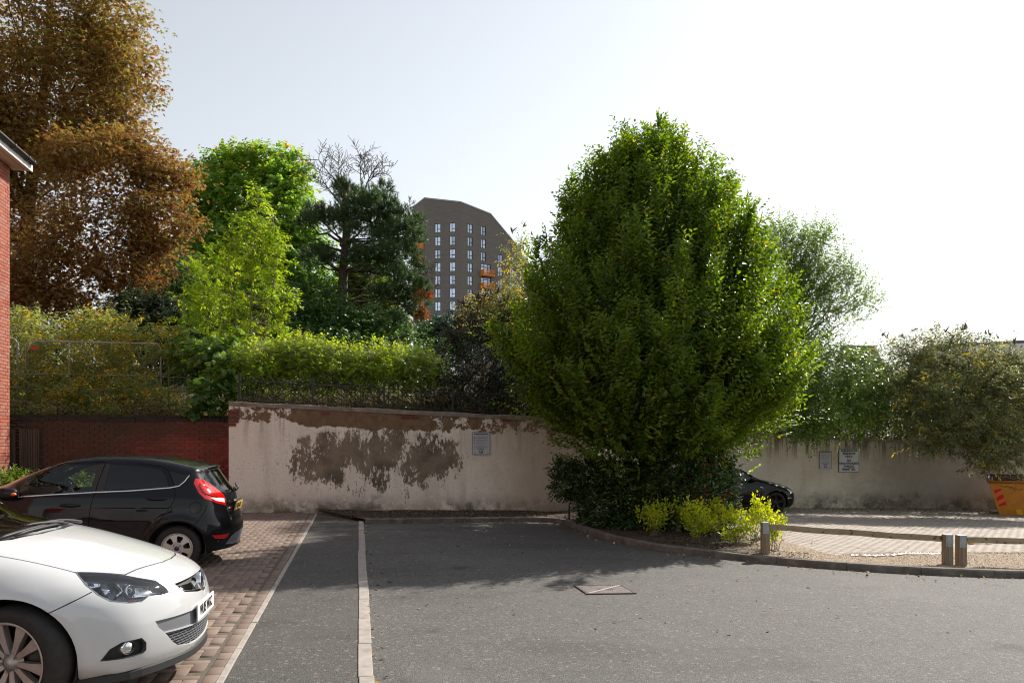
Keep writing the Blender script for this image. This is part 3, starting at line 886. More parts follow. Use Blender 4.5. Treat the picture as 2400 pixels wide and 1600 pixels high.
cond_sign(1920, 1948, 1057, 1097, WY2-.012, 'grey parking conditions notice beside the large residents sign')
a, b = on_wall(1965, 1051, WY2-.012), on_wall(2012.5, 1105.5, WY2-.012); w, h = b[0]-a[0], a[2]-b[2]
r = tag(empty('residents_parking_sign', ((a[0]+b[0])/2, WY2-.012, (a[2]+b[2])/2)), 'white sign with black border reading parking for residents only', 'sign')
MB().box((0, -.012, 0), (w, .014, h)).build('border', M['sign_black'], r)
MB().box((0, -.0205, 0), (w-.03, .004, h-.03)).build('board', M['sign_white'], r)
for s, z, fx in (('PARKING FOR', .405, .92), ('RESIDENTS', .285, .92), ('ONLY.', .16, .92), ('NO', -.005, .92), ('UNAUTHORISED', -.13, .92), ('PARKING', -.258, .92), ('PERMITTED.', -.385, .92)):
    text_mesh(s, h*.128, M['sign_black'], r, (.0, -.0245, z*h), bold=.0035, sx=.95)

# scribbled tag on the wall
def polyline_strip(pts, wdt):
    """Flat ribbon in x-z, y = 0"""
    P = smooth_path(pts, max(8, len(pts)*5)); d = np.gradient(P, axis=0); d /= np.maximum(np.linalg.norm(d, axis=1), 1e-6)[:, None]
    n = np.stack([-d[:, 1], d[:, 0]], 1)*wdt/2; V = []
    for k in range(len(P)):
        for s in (1, -1): V.append((P[k, 0]+s*n[k, 0], 0, P[k, 1]+s*n[k, 1]))
    return V, [(2*k, 2*k+1, 2*k+3, 2*k+2) for k in range(len(P)-1)]
ga = on_wall(1032, 985, WY)
gr = MB()
for st in ([(-.02, .11), (-.03, -.05), (.0, -.1)], [(-.03, .0), (.03, .03), (.04, .1)], [(.045, .1), (.03, -.02), (.05, -.09)], [(.08, -.02), (.06, .03), (.1, .05), (.1, -.03)], [(.13, .05), (.16, .0), (.2, .06)], [(.17, .0), (.11, -.12), (.02, -.13)]):
    v, f = polyline_strip(st, .012); gr.add([(p[0], 0, p[2]) for p in v], f)
tag(gr.build('graffiti_tag', M['sign_ink'], loc=(ga[0], WY-.011, ga[2])), 'small dark scribbled tag on the peeling white wall', 'graffiti')

# ------------------------------------------------------------ tower block
def tower_mats():
    m, nt, b = new_mat('tower_brick', rough=.9)
    p = coord(nt, 'Object'); n = noise(nt, scaled(nt, p, (.5, .5, 5.0)), 1.0, 6, .75); f = noise(nt, scaled(nt, p, (2.5, 2.5, 13.0)), 1.0, 3, .7)
    c = ramp(nt, mth(nt, 'ADD', mth(nt, 'MULTIPLY', n, .6), mth(nt, 'MULTIPLY', f, .4)), [(.3, (.115, .103, .096)), (.5, (.185, .168, .157)), (.7, (.245, .225, .21))])
    nt.links.new(c, b.inputs['Base Color'])
    M['tower'] = m
    M['win_frame'] = new_mat('window_frame', (.025, .028, .035), .5)[0]
    M['win_glass'] = new_mat('window_glass', (.5, .57, .7), .06, .85)[0]
    M['win_pale'] = new_mat('white_blind', (.62, .67, .75), .15, .6)[0]
    M['balc_o'] = new_mat('orange_balcony', (.8, .26, .03), .5)[0]
    M['balc_r'] = new_mat('red_balcony', (.72, .09, .03), .5)[0]
    M['roof_cap'] = new_mat('zinc_capping', (.3, .32, .34), .5)[0]
tower_mats()
def cam_pt(X, Z, z=0.0): return np.array([X*CS+Z*SN, -X*SN+Z*CS, z])
tw = tag(empty('tower_block', tuple(cam_pt(-11.8, 180))), 'tall dark brick tower block with orange balconies far beyond the trees', 'tower')
T0 = cam_pt(-11.8, 180)
FACES = [  # start (X, Z), direction, list of (length along, top height), openings
    ((-23.55, 187.1), (3.35, -5.8), [(0, 57.9), (6.7, 58.2)], [(4.4, 40.6+3.0*k, 1.6, 2.05) for k in range(-9, 5)]),
    ((-20.2, 181.3), (8.4, -1.3), [(0, 58.2), (8.49, 56.9)], []),
    ((-11.8, 180.0), (.849, .528), [(0, 56.9), (8.0, 55.4), (14.6, 49.6), (17.5, 46.3), (27, 36)], []),
]
def solve_face(px, fi):
    (X0, Z0), d, _, _ = FACES[fi]; d = np.array(d)/np.hypot(*d); u = (px-1200)/1840.0
    return (u*Z0-X0)/(d[0]-u*d[1])
rows2 = [(509.4+30.68*k) for k in range(12)]
tower_windows = []
for fi, pxs in ((1, ((1019.2, 1032.7), (1053.5, 1067.3))), (2, ((1095.6, 1108.6), (1127.0, 1139.5), (1166.2, 1178.5), (1194, 1206)))):
    for ci, (a, b) in enumerate(pxs):
        s0, s1 = solve_face(a, fi), solve_face(b, fi)
        for k in range(-1, 14):
            zc = 51.3-3.0*k
            if fi == 2 and ci >= 1 and k < (0, 0, 2, 2)[ci] or k < 0: continue
            if zc < 8: continue
            if fi == 2 and ci == 1 and k in (3, 4, 5): FACES[fi][3].append((s0-.0, zc-1.05, 2.7, 2.35, 1)); continue
            FACES[fi][3].append((s0, zc-1.05, 1.35, 2.1, 0))
FACES[0] = FACES[0][:3]+([(4.3, 51.3-3.0*k-1.05, 1.35, 2.1, 0) for k in range(14)],)
M['win_dim'] = new_mat('dim_window', (.3, .35, .45), .06, .8)[0]
class Glaze:
    def __getitem__(s, k): return random.choice((M['win_glass'], M['win_glass'], M['win_dim'])) if k == 0 else random.choice((M['win_pale'], M['win_pale'], M['win_glass']))
glz = Glaze()
for fi, ((X0, Z0), d, tops, ops) in enumerate(FACES):
    d = np.array(d, float)/np.hypot(*d); L = tops[-1][0]; tops = tops[:-1]+[(L+.03, tops[-1][1])]
    holes = [(o[0], o[1], o[2], o[3]) for o in ops if 0 < o[0] and o[0]+o[2] < L]
    pts = [(0, 0), (L+.03, 0)]+[(t, z) for t, z in tops[::-1]]; edges = [(i, (i+1) % len(pts)) for i in range(len(pts))]
    for (s, z, w_, h_) in holes:
        n = len(pts); pts += [(s, z), (s+w_, z), (s+w_, z+h_), (s, z+h_)]; edges += [(n, n+1), (n+1, n+2), (n+2, n+3), (n+3, n)]
    R = delaunay_2d_cdt([Vector(p) for p in pts], edges, [], 0, 1e-5)
    v = np.array([(p.x, p.y) for p in R[0]]); t = np.array([f for f in R[2] if len(f) == 3]); c = v[t].mean(1)
    keep = in_poly(c, [(0, 0), (L+.03, 0)]+[(q, z) for q, z in tops[::-1]])
    for (s, z, w_, h_) in holes: keep &= ~((c[:, 0] > s) & (c[:, 0] < s+w_) & (c[:, 1] > z) & (c[:, 1] < z+h_))
    def P3(s, z, depth=0.0):
        n = np.array([-d[1], d[0]])   # inwards (away from the camera)
        return cam_pt(X0+d[0]*s+n[0]*depth, Z0+d[1]*s+n[1]*depth, z)-T0
    V = [P3(*q) for q in v]
    mb = MB(); mb.add(V, [tuple(f) for f in t[keep]]); mb.build('wall', M['tower'], tw)
    cap = MB()
    for (s0, z0), (s1, z1) in zip(tops[:-1], tops[1:]):
        cap.add([P3(s0, z0, -.08), P3(s1, z1, -.08), P3(s1, z1+.3, -.08), P3(s0, z0+.3, -.08), P3(s0, z0, .4), P3(s1, z1, .4), P3(s1, z1+.3, .4), P3(s0, z0+.3, .4)],
                [(0, 1, 2, 3), (3, 2, 6, 7), (4, 7, 6, 5)])
    cap.build('parapet', M['roof_cap'], tw)
    for o in ops:
        s, z, w_, h_, kind = (list(o)+[0])[:5]
        if not (0 < s and s+w_ < L): continue
        fr = MB()
        def bx(s0, s1, z0, z1, d0, d1, B):
            q = [P3(s0, z0, d0), P3(s1, z0, d0), P3(s1, z1, d0), P3(s0, z1, d0), P3(s0, z0, d1), P3(s1, z0, d1), P3(s1, z1, d1), P3(s0, z1, d1)]
            B.add(q, [(0, 1, 2, 3), (0, 4, 5, 1), (1, 5, 6, 2), (2, 6, 7, 3), (3, 7, 4, 0), (7, 6, 5, 4)])
        t_ = .07
        bx(s, s+t_, z, z+h_, -.01, .3, fr); bx(s+w_-t_, s+w_, z, z+h_, -.01, .3, fr); bx(s+t_, s+w_-t_, z, z+t_, -.01, .3, fr); bx(s+t_, s+w_-t_, z+h_-t_, z+h_, -.01, .3, fr)
        if kind == 0:
            left_wide = fi == 2 and s > 9
            mx = s+w_*(.42 if not left_wide else .56)
            bx(mx-.05, mx+.05, z+t_, z+h_-t_, .05, .2, fr)
            if left_wide: bx(s+t_, mx-.05, z+h_*.37, z+h_*.37+.1, .05, .2, fr)
            else: bx(mx+.05, s+w_-t_, z+h_*.37, z+h_*.37+.1, .05, .2, fr)
        else:
            for q in (.33, .66): bx(s+w_*q-.04, s+w_*q+.04, z+t_, z+h_-t_, .05, .2, fr)
            bx(s+t_, s+w_-t_, z+h_*.7, z+h_*.7+.08, .05, .2, fr)
        wo_ = fr.build('window', M['win_frame'], tw)
        if kind == 0:
            for (q0, q1, z0, z1, mi) in ((s+t_, mx-.05, z+t_, z+h_-t_, 1), (mx+.05, s+w_-t_, z+t_, z+h_-t_, 0)):
                pn = MB(); pn.add([P3(q0, z0, .16), P3(q1, z0, .16), P3(q1, z1, .16), P3(q0, z1, .16)], [(0, 1, 2, 3)]); pn.build('pane', glz[mi if not left_wide else 1-mi], wo_)
        else:
            for q in range(3):
                pn = MB(); a0, a1 = s+w_*q/3+.05, s+w_*(q+1)/3-.05
                pn.add([P3(a0, z+t_, .16), P3(a1, z+t_, .16), P3(a1, z+h_-t_, .16), P3(a0, z+h_-t_, .16)], [(0, 1, 2, 3)]); pn.build('pane', glz[q % 2], wo_)
    def balcony(s, z, w_, mat):
        b = MB()
        q = lambda s0, s1, z0, z1, d0, d1, B: B.add([P3(s0, z0, d0), P3(s1, z0, d0), P3(s1, z1, d0), P3(s0, z1, d0), P3(s0, z0, d1), P3(s1, z0, d1), P3(s1, z1, d1), P3(s0, z1, d1)],
                                                    [(0, 1, 2, 3), (0, 4, 5, 1), (1, 5, 6, 2), (2, 6, 7, 3), (3, 7, 4, 0), (7, 6, 5, 4)])
        q(s, s+w_, z, z+.35, -1.4, .0, b)
        bo = b.build('balcony', mat, tw)
        rl = MB()
        for k in range(int(w_/.14)+1): q(s+k*.14, s+k*.14+.05, z+.35, z+1.35, -1.4, -1.36, rl)
        q(s, s+w_, z+1.35, z+1.42, -1.42, -1.34, rl)
        q(s, s+.05, z+.35, z+1.42, -1.34, -.05, rl); q(s+w_-.05, s+w_, z+.35, z+1.42, -1.34, -.05, rl)
        tag(rl.build('balustrade', mat, bo), kind='stuff')
    if fi == 2:
        for k, mt in ((3, 'balc_o'), (4, 'balc_o'), (5, 'balc_r')): balcony(solve_face(1127.0, 2)-.1, 51.3-3.0*k-1.65, 3.1, M[mt])
    if fi == 0:
        for k, mt in ((1, 'balc_o'), (2, 'balc_r'), (4, 'balc_r')): balcony(3.0, 51.3-3.0*k-1.65, 3.3, M[mt])
bk = MB(); q = [cam_pt(*p)-T0 for p in ((-23.55, 187.1), (-20.2, 181.3), (-11.8, 180), (11.1, 194.3), (0, 212), (-20, 205))]
bk.add([(p[0], p[1], 45 if i not in (3,) else 36) for i, p in enumerate(q)], [tuple(range(6))]); bk.build('roof_deck', M['roof_cap'], tw)
rw_ = MB()
for a, b, za, zb3 in ((3, 4, 36, 36), (4, 5, 36, 45), (5, 0, 45, 57.9)): rw_.add([(q[a][0], q[a][1], 0), (q[b][0], q[b][1], 0), (q[b][0], q[b][1], zb3), (q[a][0], q[a][1], za)], [(0, 1, 2, 3)])
rw_.build('rear_wall', M['tower'], tw)

# ------------------------------------------------------------ houses beyond the right-hand bushes
M['slate'] = tex_brick('slate_roof', (.1, .105, .125), (.13, .13, .145), (.06, .06, .07), 2.4)
M['stock'] = grainy('house_stone', [(.3, (.2, .16, .13)), (.7, (.3, .25, .21))], .9, 3, .1, .01)
def far_house(X0, X1, Z, z_eave, z_ridge, label, slant=0.0):
    o = cam_pt((X0+X1)/2, Z); r = tag(empty('far_house', tuple(o), -PHI), label, 'house')
    hw = (X1-X0)/2
    MB().box((0, 3, z_eave/2), (2*hw-.3, 6, z_eave)).build('wall', M['stock'], r)
    rm = MB(); s = slant
    rm.add([(-hw, -.3, z_eave), (hw, -.3, z_eave+s*.3), (hw, 3, z_ridge+s), (-hw, 3, z_ridge), (-hw, 6.3, z_eave), (hw, 6.3, z_eave+s*.3)], [(0, 1, 2, 3), (3, 2, 5, 4), (0, 3, 4), (1, 5, 2)])
    rm.build('roof', M['slate'], r)
    MB().tube([(-hw, 3, z_ridge+.03), (hw, 3, z_ridge+s+.03)], .09, 6).build('ridge', M['roof_cap'], r)
    for k in (-.5, 0, .5):
        wdw = MB().box((k*hw, -.02, z_eave-1.4), (1.0, .12, 1.3)).build('window', M['white_paint'], r)
        MB().box((k*hw, -.085, z_eave-1.4), (.86, .02, 1.16)).build('pane', M['win_glass'], wdw)
    return r
far_house(33, 52, 60, 7.3, 9.4, 'slate roofed house beyond the large right-hand bush', 1.1)
far_house(30.6, 33.8, 70, 7.0, 10.7, 'low grey roofed house glimpsed between tree and bush')

# ------------------------------------------------------------ knee rail
def rail_post(name_xy, ztop, label, lean=0.0):
    x, y = name_xy; zb_ = float(bed_z(x, y)); r = tag(empty('fence_post', (x, y, zb_), -.25), label, 'post', 'posts of the knee rail')
    h = ztop-zb_; w = .115
    MB().box((0, 0, h/2-.1), (w, w, h+.2)).build('timber', M['post_wood'], r)
    s = MB(); s.box((0, -w/2-.002, h-.085), (w*.82, .004, .17)); s.box((0, 0, h+.002), (w*.82, w+.008, .004)); s.build('strap', M['galv'], r)
    nl = MB()
    for sx in (-.03, .03):
        for dz in (.04, .14): nl.lathe([(0, 0), (.006, 0), (.005, .003), (0, .004)], 6, Matrix.Translation((sx, -w/2-.004, h-dz)) @ Matrix.Rotation(math.pi/2, 4, 'X'))
    nl.build('nail', M['black_iron'], s and r)
    return r
rail_post((6.17, 11.16), .41, 'timber rail post with steel strap beside the yellow shrubs')
rail_post((8.50, 10.10), .29, 'stout timber post ending the long rail, paired post on its left')
rail_post((8.66, 10.02), .285, 'timber post starting the second rail, right one of the pair')
def knee_rail(p, q, label):
    p, q = Vector(p), Vector(q); d = (q-p); L = d.length
    r = bpy.data.objects.new('knee_rail', None); COL.objects.link(r); r.location = (p+q)/2
    r.rotation_euler = d.to_track_quat('X', 'Z').to_euler()
    tag(r, label, 'rail', 'timber knee rails along the gravel')
    mb = MB(); n = 14; V = []; F = []
    for k in range(n+1):
        x = -L/2+L*k/n; w_ = .047+.002*math.sin(k*2.3); zz = .004*math.sin(k*1.1)
        for a in (0, 1, 2, 3):
            an = math.pi/2*a+.62; V.append((x, w_*1.25*math.cos(an), w_*1.25*math.sin(an)+zz))
    for k in range(n):
        for a in range(4): F.append((k*4+a, (k+1)*4+a, (k+1)*4+(a+1) % 4, k*4+(a+1) % 4))
    F += [(0, 1, 2, 3), tuple(n*4+a for a in (3, 2, 1, 0))]
    mb.add(V, F).build('timber', M['rail_wood'], r)
knee_rail((6.2, 11.22, .335), (8.52, 10.14, .215), 'long mossy timber rail between the two post positions')
knee_rail((8.67, 10.06, .21), (11.6, 9.7, .14), 'mossy timber rail running out of the right edge')

# ------------------------------------------------------------ rusty drain cover
dc = tag(empty('drain_cover', (2.86, 8.91, float(gz(2.86, 8.91)))), 'rusty square iron drain cover set in the tarmac', 'drain cover')
dc.rotation_euler = (.004, .022, .0)
MB().box((0, 0, .0), (.6, .54, .012)).build('bed_plate', M['rust'], dc)
fr = MB()
for s in (-1, 1): fr.box((s*.288, 0, .006), (.024, .54, .016)); fr.box((0, s*.258, .006), (.552, .024, .016))
fr.build('frame', M['rust'], dc)
MB().box((0, 0, .009), (.036, .7, .01), rz=-math.atan2(.57, .5)).build('cross_bar', M['rust_hi'], dc)
st = MB()
for i in range(22):
    for j in range(20):
        x, y = -.26+i*.0248, -.235+j*.0247
        if abs(x*.66-y*.75) < .035: continue
        if abs(x) < .09 and abs(y) < .05: continue
        st.lathe([(.009, .006), (.008, .012), (0, .013)], 6, Matrix.Translation((x, y, 0)))
tag(st.build('studs', M['rust_hi'], dc), kind='stuff')
MB().box((.02, .0, .008), (.16, .08, .008), rz=-.3).build('name_panel', M['rust'], dc)

# ------------------------------------------------------------ orange skip
def skip_mat():
    m, nt, b = new_mat('skip_paint', rough=.5)
    p = world_pos(nt); n = noise(nt, p, 4.0, 6, .75); f = noise(nt, p, 17.0, 5, .8)
    c = ramp(nt, n, [(.35, (.5, .17, .01)), (.6, (.62, .24, .012))])
    c = mix(nt, c, (.07, .035, .02), mth(nt, 'MULTIPLY', smoothstep(nt, f, .57, .68), .85))
    nt.links.new(c, b.inputs['Base Color']); return m
M['skip'] = skip_mat()
M['skip_in'] = grainy('rusty_inside', [(.3, (.06, .03, .022)), (.5, (.14, .07, .05)), (.75, (.26, .18, .15))], .8, 4, .3, .01)
M['haz_r'] = new_mat('reflective_red', (.6, .01, .008), .35)[0]
M['haz_o'] = new_mat('reflective_orange', (.8, .16, .02), .35)[0]
M['yel'] = new_mat('yellow_paint', (.75, .4, .015), .5)[0]
SX, SY = 18.62, 20.45; SZ = float(bay_z(19, 20.5))
sk = tag(empty('skip', (SX, SY, SZ)), 'rusty orange waste skip with red hazard stripes at the right edge', 'skip')
SK_A = -.72
sk.rotation_euler = (0, 0, SK_A)
def skw(x, y, z): return (SX+x*math.cos(SK_A)-y*math.sin(SK_A), SY+x*math.sin(SK_A)+y*math.cos(SK_A), SZ+z)
H = .98; Wd = 1.65
def skip_shell():
    mb = MB(); L = 3.3
    o = [(.0, 0, H), (.28, .1, .0), (L-.28, .1, .0), (L, 0, H)]
    b = [(.08, Wd, H+.16), (.28, Wd-.1, .0), (L-.28, Wd-.1, .0), (L-.08, Wd, H+.16)]
    V = o+b
    mb.add(V, [(0, 1, 2, 3), (7, 6, 5, 4), (0, 4, 5, 1), (2, 6, 7, 3), (1, 5, 6, 2)])
    return mb
body = skip_shell().build('body', M['skip'], sk)
si = MB(); L = 3.3
si.add([(.05, .04, H-.01), (.32, .14, .05), (L-.32, .14, .05), (L-.05, .04, H-.01), (.13, Wd-.04, H+.15), (.32, Wd-.14, .05), (L-.32, Wd-.14, .05), (L-.13, Wd-.04, H+.15)], [(3, 2, 1, 0), (4, 5, 6, 7), (1, 5, 4, 0), (3, 7, 6, 2), (2, 6, 5, 1)])
si.build('lining', M['skip_in'], sk)
rm = MB(); rm.tube([(-.03, -.02, H), (L+.03, -.02, H)], .042, 4); rm.build('rim', M['skip'], sk)
MB().tube([(.05, Wd, H+.16), (L-.05, Wd, H+.16)], .03, 4).build('back_rim', M['skip_in'], sk)
MB().tube([(-.02, 0, H+.02), (.06, Wd, H+.17)], .032, 4).build('end_rim', new_mat('blue_paint', (.02, .05, .2), .5)[0], sk)
hz = MB(); ho = MB()
def skf(s, z, d=-.004):   # a point on the sloped front face
    t = z/H; return (s+.28*(1-t), .1*(1-t)+d, z)
k = 0; z0 = .24
for k in range(5):
    za, zb2 = z0+k*.11, z0+(k+1)*.11
    (hz if k % 2 == 0 else ho).add([skf(.07, max(za-.055, z0)), skf(.27, min(za+.055, z0+.55)), skf(.27, min(zb2+.055, z0+.55)), skf(.07, min(zb2-.055, z0+.55))], [(0, 1, 2, 3)])
ho.add([skf(.07, z0+.495), skf(.27, z0+.549), skf(.07, z0+.549)], [(0, 1, 2)])
hz.build('hazard_stripe', M['haz_r'], sk); ho.build('hazard_plate', M['haz_o'], sk)
for s in (.46, 1.0, 1.55): 
    q = MB(); q.add([skf(s, .02, -.03), skf(s+.15, .02, -.03), skf(s+.15, .17, -.03), skf(s, .17, -.03), skf(s, .02, 0), skf(s+.15, .02, 0), skf(s+.15, .17, 0), skf(s, .17, 0)], [(0, 1, 2, 3), (0, 4, 5, 1), (1, 5, 6, 2), (2, 6, 7, 3), (3, 7, 4, 0)]); q.build('foot_pad', M['yel'], sk)
sg = MB()
for st_ in ([(.35, .88), (.5, .83), (.55, .87), (.6, .8), (.68, .84), (.72, .72)], [(.62, .86), (.66, .78), (.75, .8), (.8, .74), (.9, .78)], [(.85, .8), (.95, .76), (1.1, .79)]):
    v, f = polyline_strip(st_, .011); sg.add([skf(p[0]-.1, p[2]) for p in v], f)
sg.build('scribble', M['sign_black'], sk)
for s, z in ((.9, .5), (1.25, .35), (.75, .3)):
    MB().lathe([(0, 0), (.016, 0), (.012, .01), (0, .012)], 8, Matrix.Translation(skf(s, z, 0)) @ Matrix.Rotation(math.pi/2, 4, 'X')).build('bolt', M['skip_in'], sk)
rub = tag(empty('plastic_tub', skw(1.0, .75, .7)), 'dirty white tub lying in the orange skip', 'tub')
MB().lathe([(0, 0), (.2, 0), (.26, .42), (.28, .43), (.25, .42), (.19, .02), (0, .02)], 20, Matrix.Rotation(.5, 4, 'Y')).build('body', new_mat('dirty_plastic', (.5, .46, .4), .6)[0], rub)
tag(MB().tube([skw(.45, .8, 1.12), skw(.65, .45, 1.05), skw(.95, .12, 1.0)], .015, 6).build('timber_offcut', M['post_wood']), 'thin pale stick poking out of the orange skip', 'stick')
heap = MB(); 
rub2 = tag(empty('rubble_sack', skw(1.6, .85, .85)), 'pale bundle of rubbish heaped in the orange skip', 'rubbish')
MB().lathe([(0, -.2), (.3, -.1), (.34, .1), (.22, .3), (0, .36)], 14).build('sack', new_mat('sack', (.5, .48, .46), .8)[0], rub2)

yb_ = tag(empty('yellow_bar', (11.5, 12.85, float(bay_z(11.5, 12.85))+.012), -.02), 'yellow timber bar lying on the paved bay behind the rail', 'bar')
MB().box((0, 0, .03), (.55, .05, .045)).build('bar', M['yel'], yb_)
MB().box((-.2, -.03, .015), (.07, .06, .03)).build('foot', M['yel'], yb_)
# weed membrane showing at the bay edge
V = []; F = []; n = 60
for k in range(n):
    x = 7.62+1.75*k/(n-1); y = 11.13-.1*math.sin(k/(n-1)*3.0)+.012*math.sin(k*1.9); w_ = max(.008, .022+.024*math.sin(k*.9)*math.sin(k*.37))
    for s, dz in ((-1, .0), (0, .014+.012*math.sin(k*2.7)), (1, -.002)):
        V.append((x, y+s*w_, float(bed_z(x, y))+dz+.015))
for k in range(n-1):
    for s in (0, 1): F.append((k*3+s, (k+1)*3+s, (k+1)*3+s+1, k*3+s+1))
mb = MB(); mb.add(V, F, True)
tag(mb.build('weed_membrane', new_mat('membrane', (.3, .31, .33), .45)[0]), 'crumpled white membrane strip poking from gravel at the bay edge', 'plastic sheet')
# ------------------------------------------------------------ foliage
def leaf_mat(name, stops, trans=.45, gloss=.35, tcol=1.6, spec=.4):
    m = bpy.data.materials.new(name); m.use_nodes = True; nt = m.node_tree; nt.nodes.clear()
    r = nd(nt, 'ShaderNodeAttribute', attribute_name='rnd').outputs['Fac']
    c = ramp(nt, r, stops)
    b = nd(nt, 'ShaderNodeBsdfPrincipled', {'Base Color': c, 'Roughness': gloss, 'Specular IOR Level': spec})
    hs = nd(nt, 'ShaderNodeHueSaturation', {'Hue': .485, 'Saturation': 1.12, 'Value': tcol, 'Color': c})
    t = nd(nt, 'ShaderNodeBsdfTranslucent', {'Color': hs.outputs[0]})
    x = nd(nt, 'ShaderNodeMixShader', {0: trans, 1: b.outputs[0], 2: t.outputs[0]})
    o = nd(nt, 'ShaderNodeOutputMaterial', {0: x.outputs[0]})
    return m

def bark_mat(name, lo, hi):
    m, nt, b = new_mat(name, rough=.9)
    n = noise(nt, scaled(nt, world_pos(nt), (9, 9, 2.0)), 1.0, 6, .75)
    nt.links.new(ramp(nt, n, [(.3, lo), (.7, hi)]), b.inputs['Base Color']); bump(nt, b, n, .8, .03)
    return m
M['bark'] = bark_mat('bark', (.022, .017, .012), (.09, .07, .052))
M['bark_pine'] = bark_mat('pine_bark', (.03, .02, .016), (.11, .075, .06))
M['bark_grey'] = bark_mat('grey_bark', (.06, .05, .042), (.2, .17, .14))
M['bark_pale'] = bark_mat('pale_stems', (.12, .09, .06), (.3, .24, .17))

def nrm(a): return a/np.maximum(np.linalg.norm(a, axis=-1, keepdims=True), 1e-9)

def leaves_mesh(name, C, D, N, L, Wd, rnd, fold=.12, droop=.08, shape='oval'):
    """One folded leaf per row: C base, D direction, N face normal, L length, Wd width."""
    n = len(C); D = nrm(D); S = nrm(np.cross(D, N)); N = np.cross(S, D)
    L = np.broadcast_to(L, n)[:, None]; Wd = np.broadcast_to(Wd, n)[:, None]
    if shape == 'diamond':
        V = np.stack([C, C+D*L*.45+S*Wd*.5+N*Wd*fold, C+D*L-N*L*droop, C+D*L*.45-S*Wd*.5+N*Wd*fold], 1)
        T = np.array([(0, 2, 1), (0, 3, 2)])
    elif shape == 'needle':
        V = np.stack([C-S*Wd*.5, C+S*Wd*.5, C+D*L-N*L*droop], 1); T = np.array([(0, 1, 2)])
    elif shape == 'lobed':     # maple-like: five points
        V = np.stack([C, C+D*L*.3+S*Wd*.55-N*L*.03, C+D*L*.42+S*Wd*.22+N*Wd*.05, C+D*L*.78+S*Wd*.42-N*L*.05, C+D*L-N*L*droop,
                      C+D*L*.78-S*Wd*.42-N*L*.05, C+D*L*.42-S*Wd*.22+N*Wd*.05, C+D*L*.3-S*Wd*.55-N*L*.03], 1)
        T = np.array([(0, 2, 1), (0, 4, 2), (2, 4, 3), (0, 6, 4), (6, 5, 4), (0, 7, 6)])
    else:
        V = np.stack([C, C+D*L*.3+S*Wd*.46+N*Wd*fold, C+D*L*.68+S*Wd*.36+N*Wd*fold*.7-N*L*droop*.4, C+D*L-N*L*droop,
                      C+D*L*.68-S*Wd*.36+N*Wd*fold*.7-N*L*droop*.4, C+D*L*.3-S*Wd*.46+N*Wd*fold], 1)
        T = np.array([(0, 3, 2), (0, 2, 1), (0, 4, 3), (0, 5, 4)])
    k = V.shape[1]
    TT = (T[None]+(np.arange(n)*k)[:, None, None]).reshape(-1, 3)
    return tri_mesh(name, V.reshape(-1, 3), TT, rnd=np.repeat(np.clip(rnd, 0, 1), k))

def lobe(px, py, depth, rx, ry, rd=None, w=1.0):
    """A crown lobe: centre by bearing/height/distance, half sizes across and up (in photograph pixels at that distance), half depth in metres."""
    s = depth/1840.0
    return (at(px, py, depth), np.array([rx*s, rd if rd else .85*(rx+ry)/2*s, ry*s]), w)

def sample_lobes(lobes, n, shell=.45, lump=.22, cull=.55, front=0.0):
    cs = np.array([l[0] for l in lobes]); rs = np.array([l[1] for l in lobes]); w = np.array([l[2] for l in lobes])
    pr = w*(rs[:, 0]*rs[:, 2]+rs[:, 0]*rs[:, 1]+rs[:, 1]*rs[:, 2]); pr /= pr.sum()
    idx = RNG.choice(len(lobes), n, p=pr)
    d = nrm(RNG.normal(size=(n, 3)))
    if front: 
        fl = (d[:, 1] > 0) & (RNG.random(n) < front); d[fl, 1] *= -1
    ph = idx*1.7
    bumpy = 1+lump*np.sin(d[:, 0]*5+ph)*np.sin(d[:, 2]*6+ph*1.3)+lump*.6*np.sin(d[:, 0]*11+d[:, 1]*9+ph)
    rad = (1-shell*RNG.random(n)**1.5)*bumpy
    loc = d*rs[idx]*rad[:, None]
    o = nrm(d/rs[idx])
    P = cs[idx]+loc[:, :1]*RIGHT+loc[:, 1:2]*FWD+loc[:, 2:3]*UP
    O = o[:, :1]*RIGHT+o[:, 1:2]*FWD+o[:, 2:3]*UP
    keep = np.ones(n, bool)
    for k in range(len(lobes)):
        q = P-cs[k]; e = np.sqrt((q@RIGHT/rs[k, 0])**2+(q@FWD/rs[k, 1])**2+(q@UP/rs[k, 2])**2)
        keep &= (e > cull) | (idx == k)
    return P[keep], O[keep], idx[keep]

def clumps(lobes, k, lo=.22, hi=.38):
    """Break big crown lobes into many small tufts over their surface, so that light and dark masses form."""
    out = []
    for c, r, w in lobes:
        for _ in range(max(3, int(k*w))):
            d = nrm(RNG.normal(size=3)); d[1] = -abs(d[1]) if RNG.random() < .6 else d[1]
            q = c+d[0]*r[0]*.8*RIGHT+d[1]*r[1]*.8*FWD+d[2]*r[2]*.8*UP; f = RNG.uniform(lo, hi)
            out.append((q, np.array([r.mean()*f*1.25, r.mean()*f*1.1, r.mean()*f*.8]), 1.0))
    return out

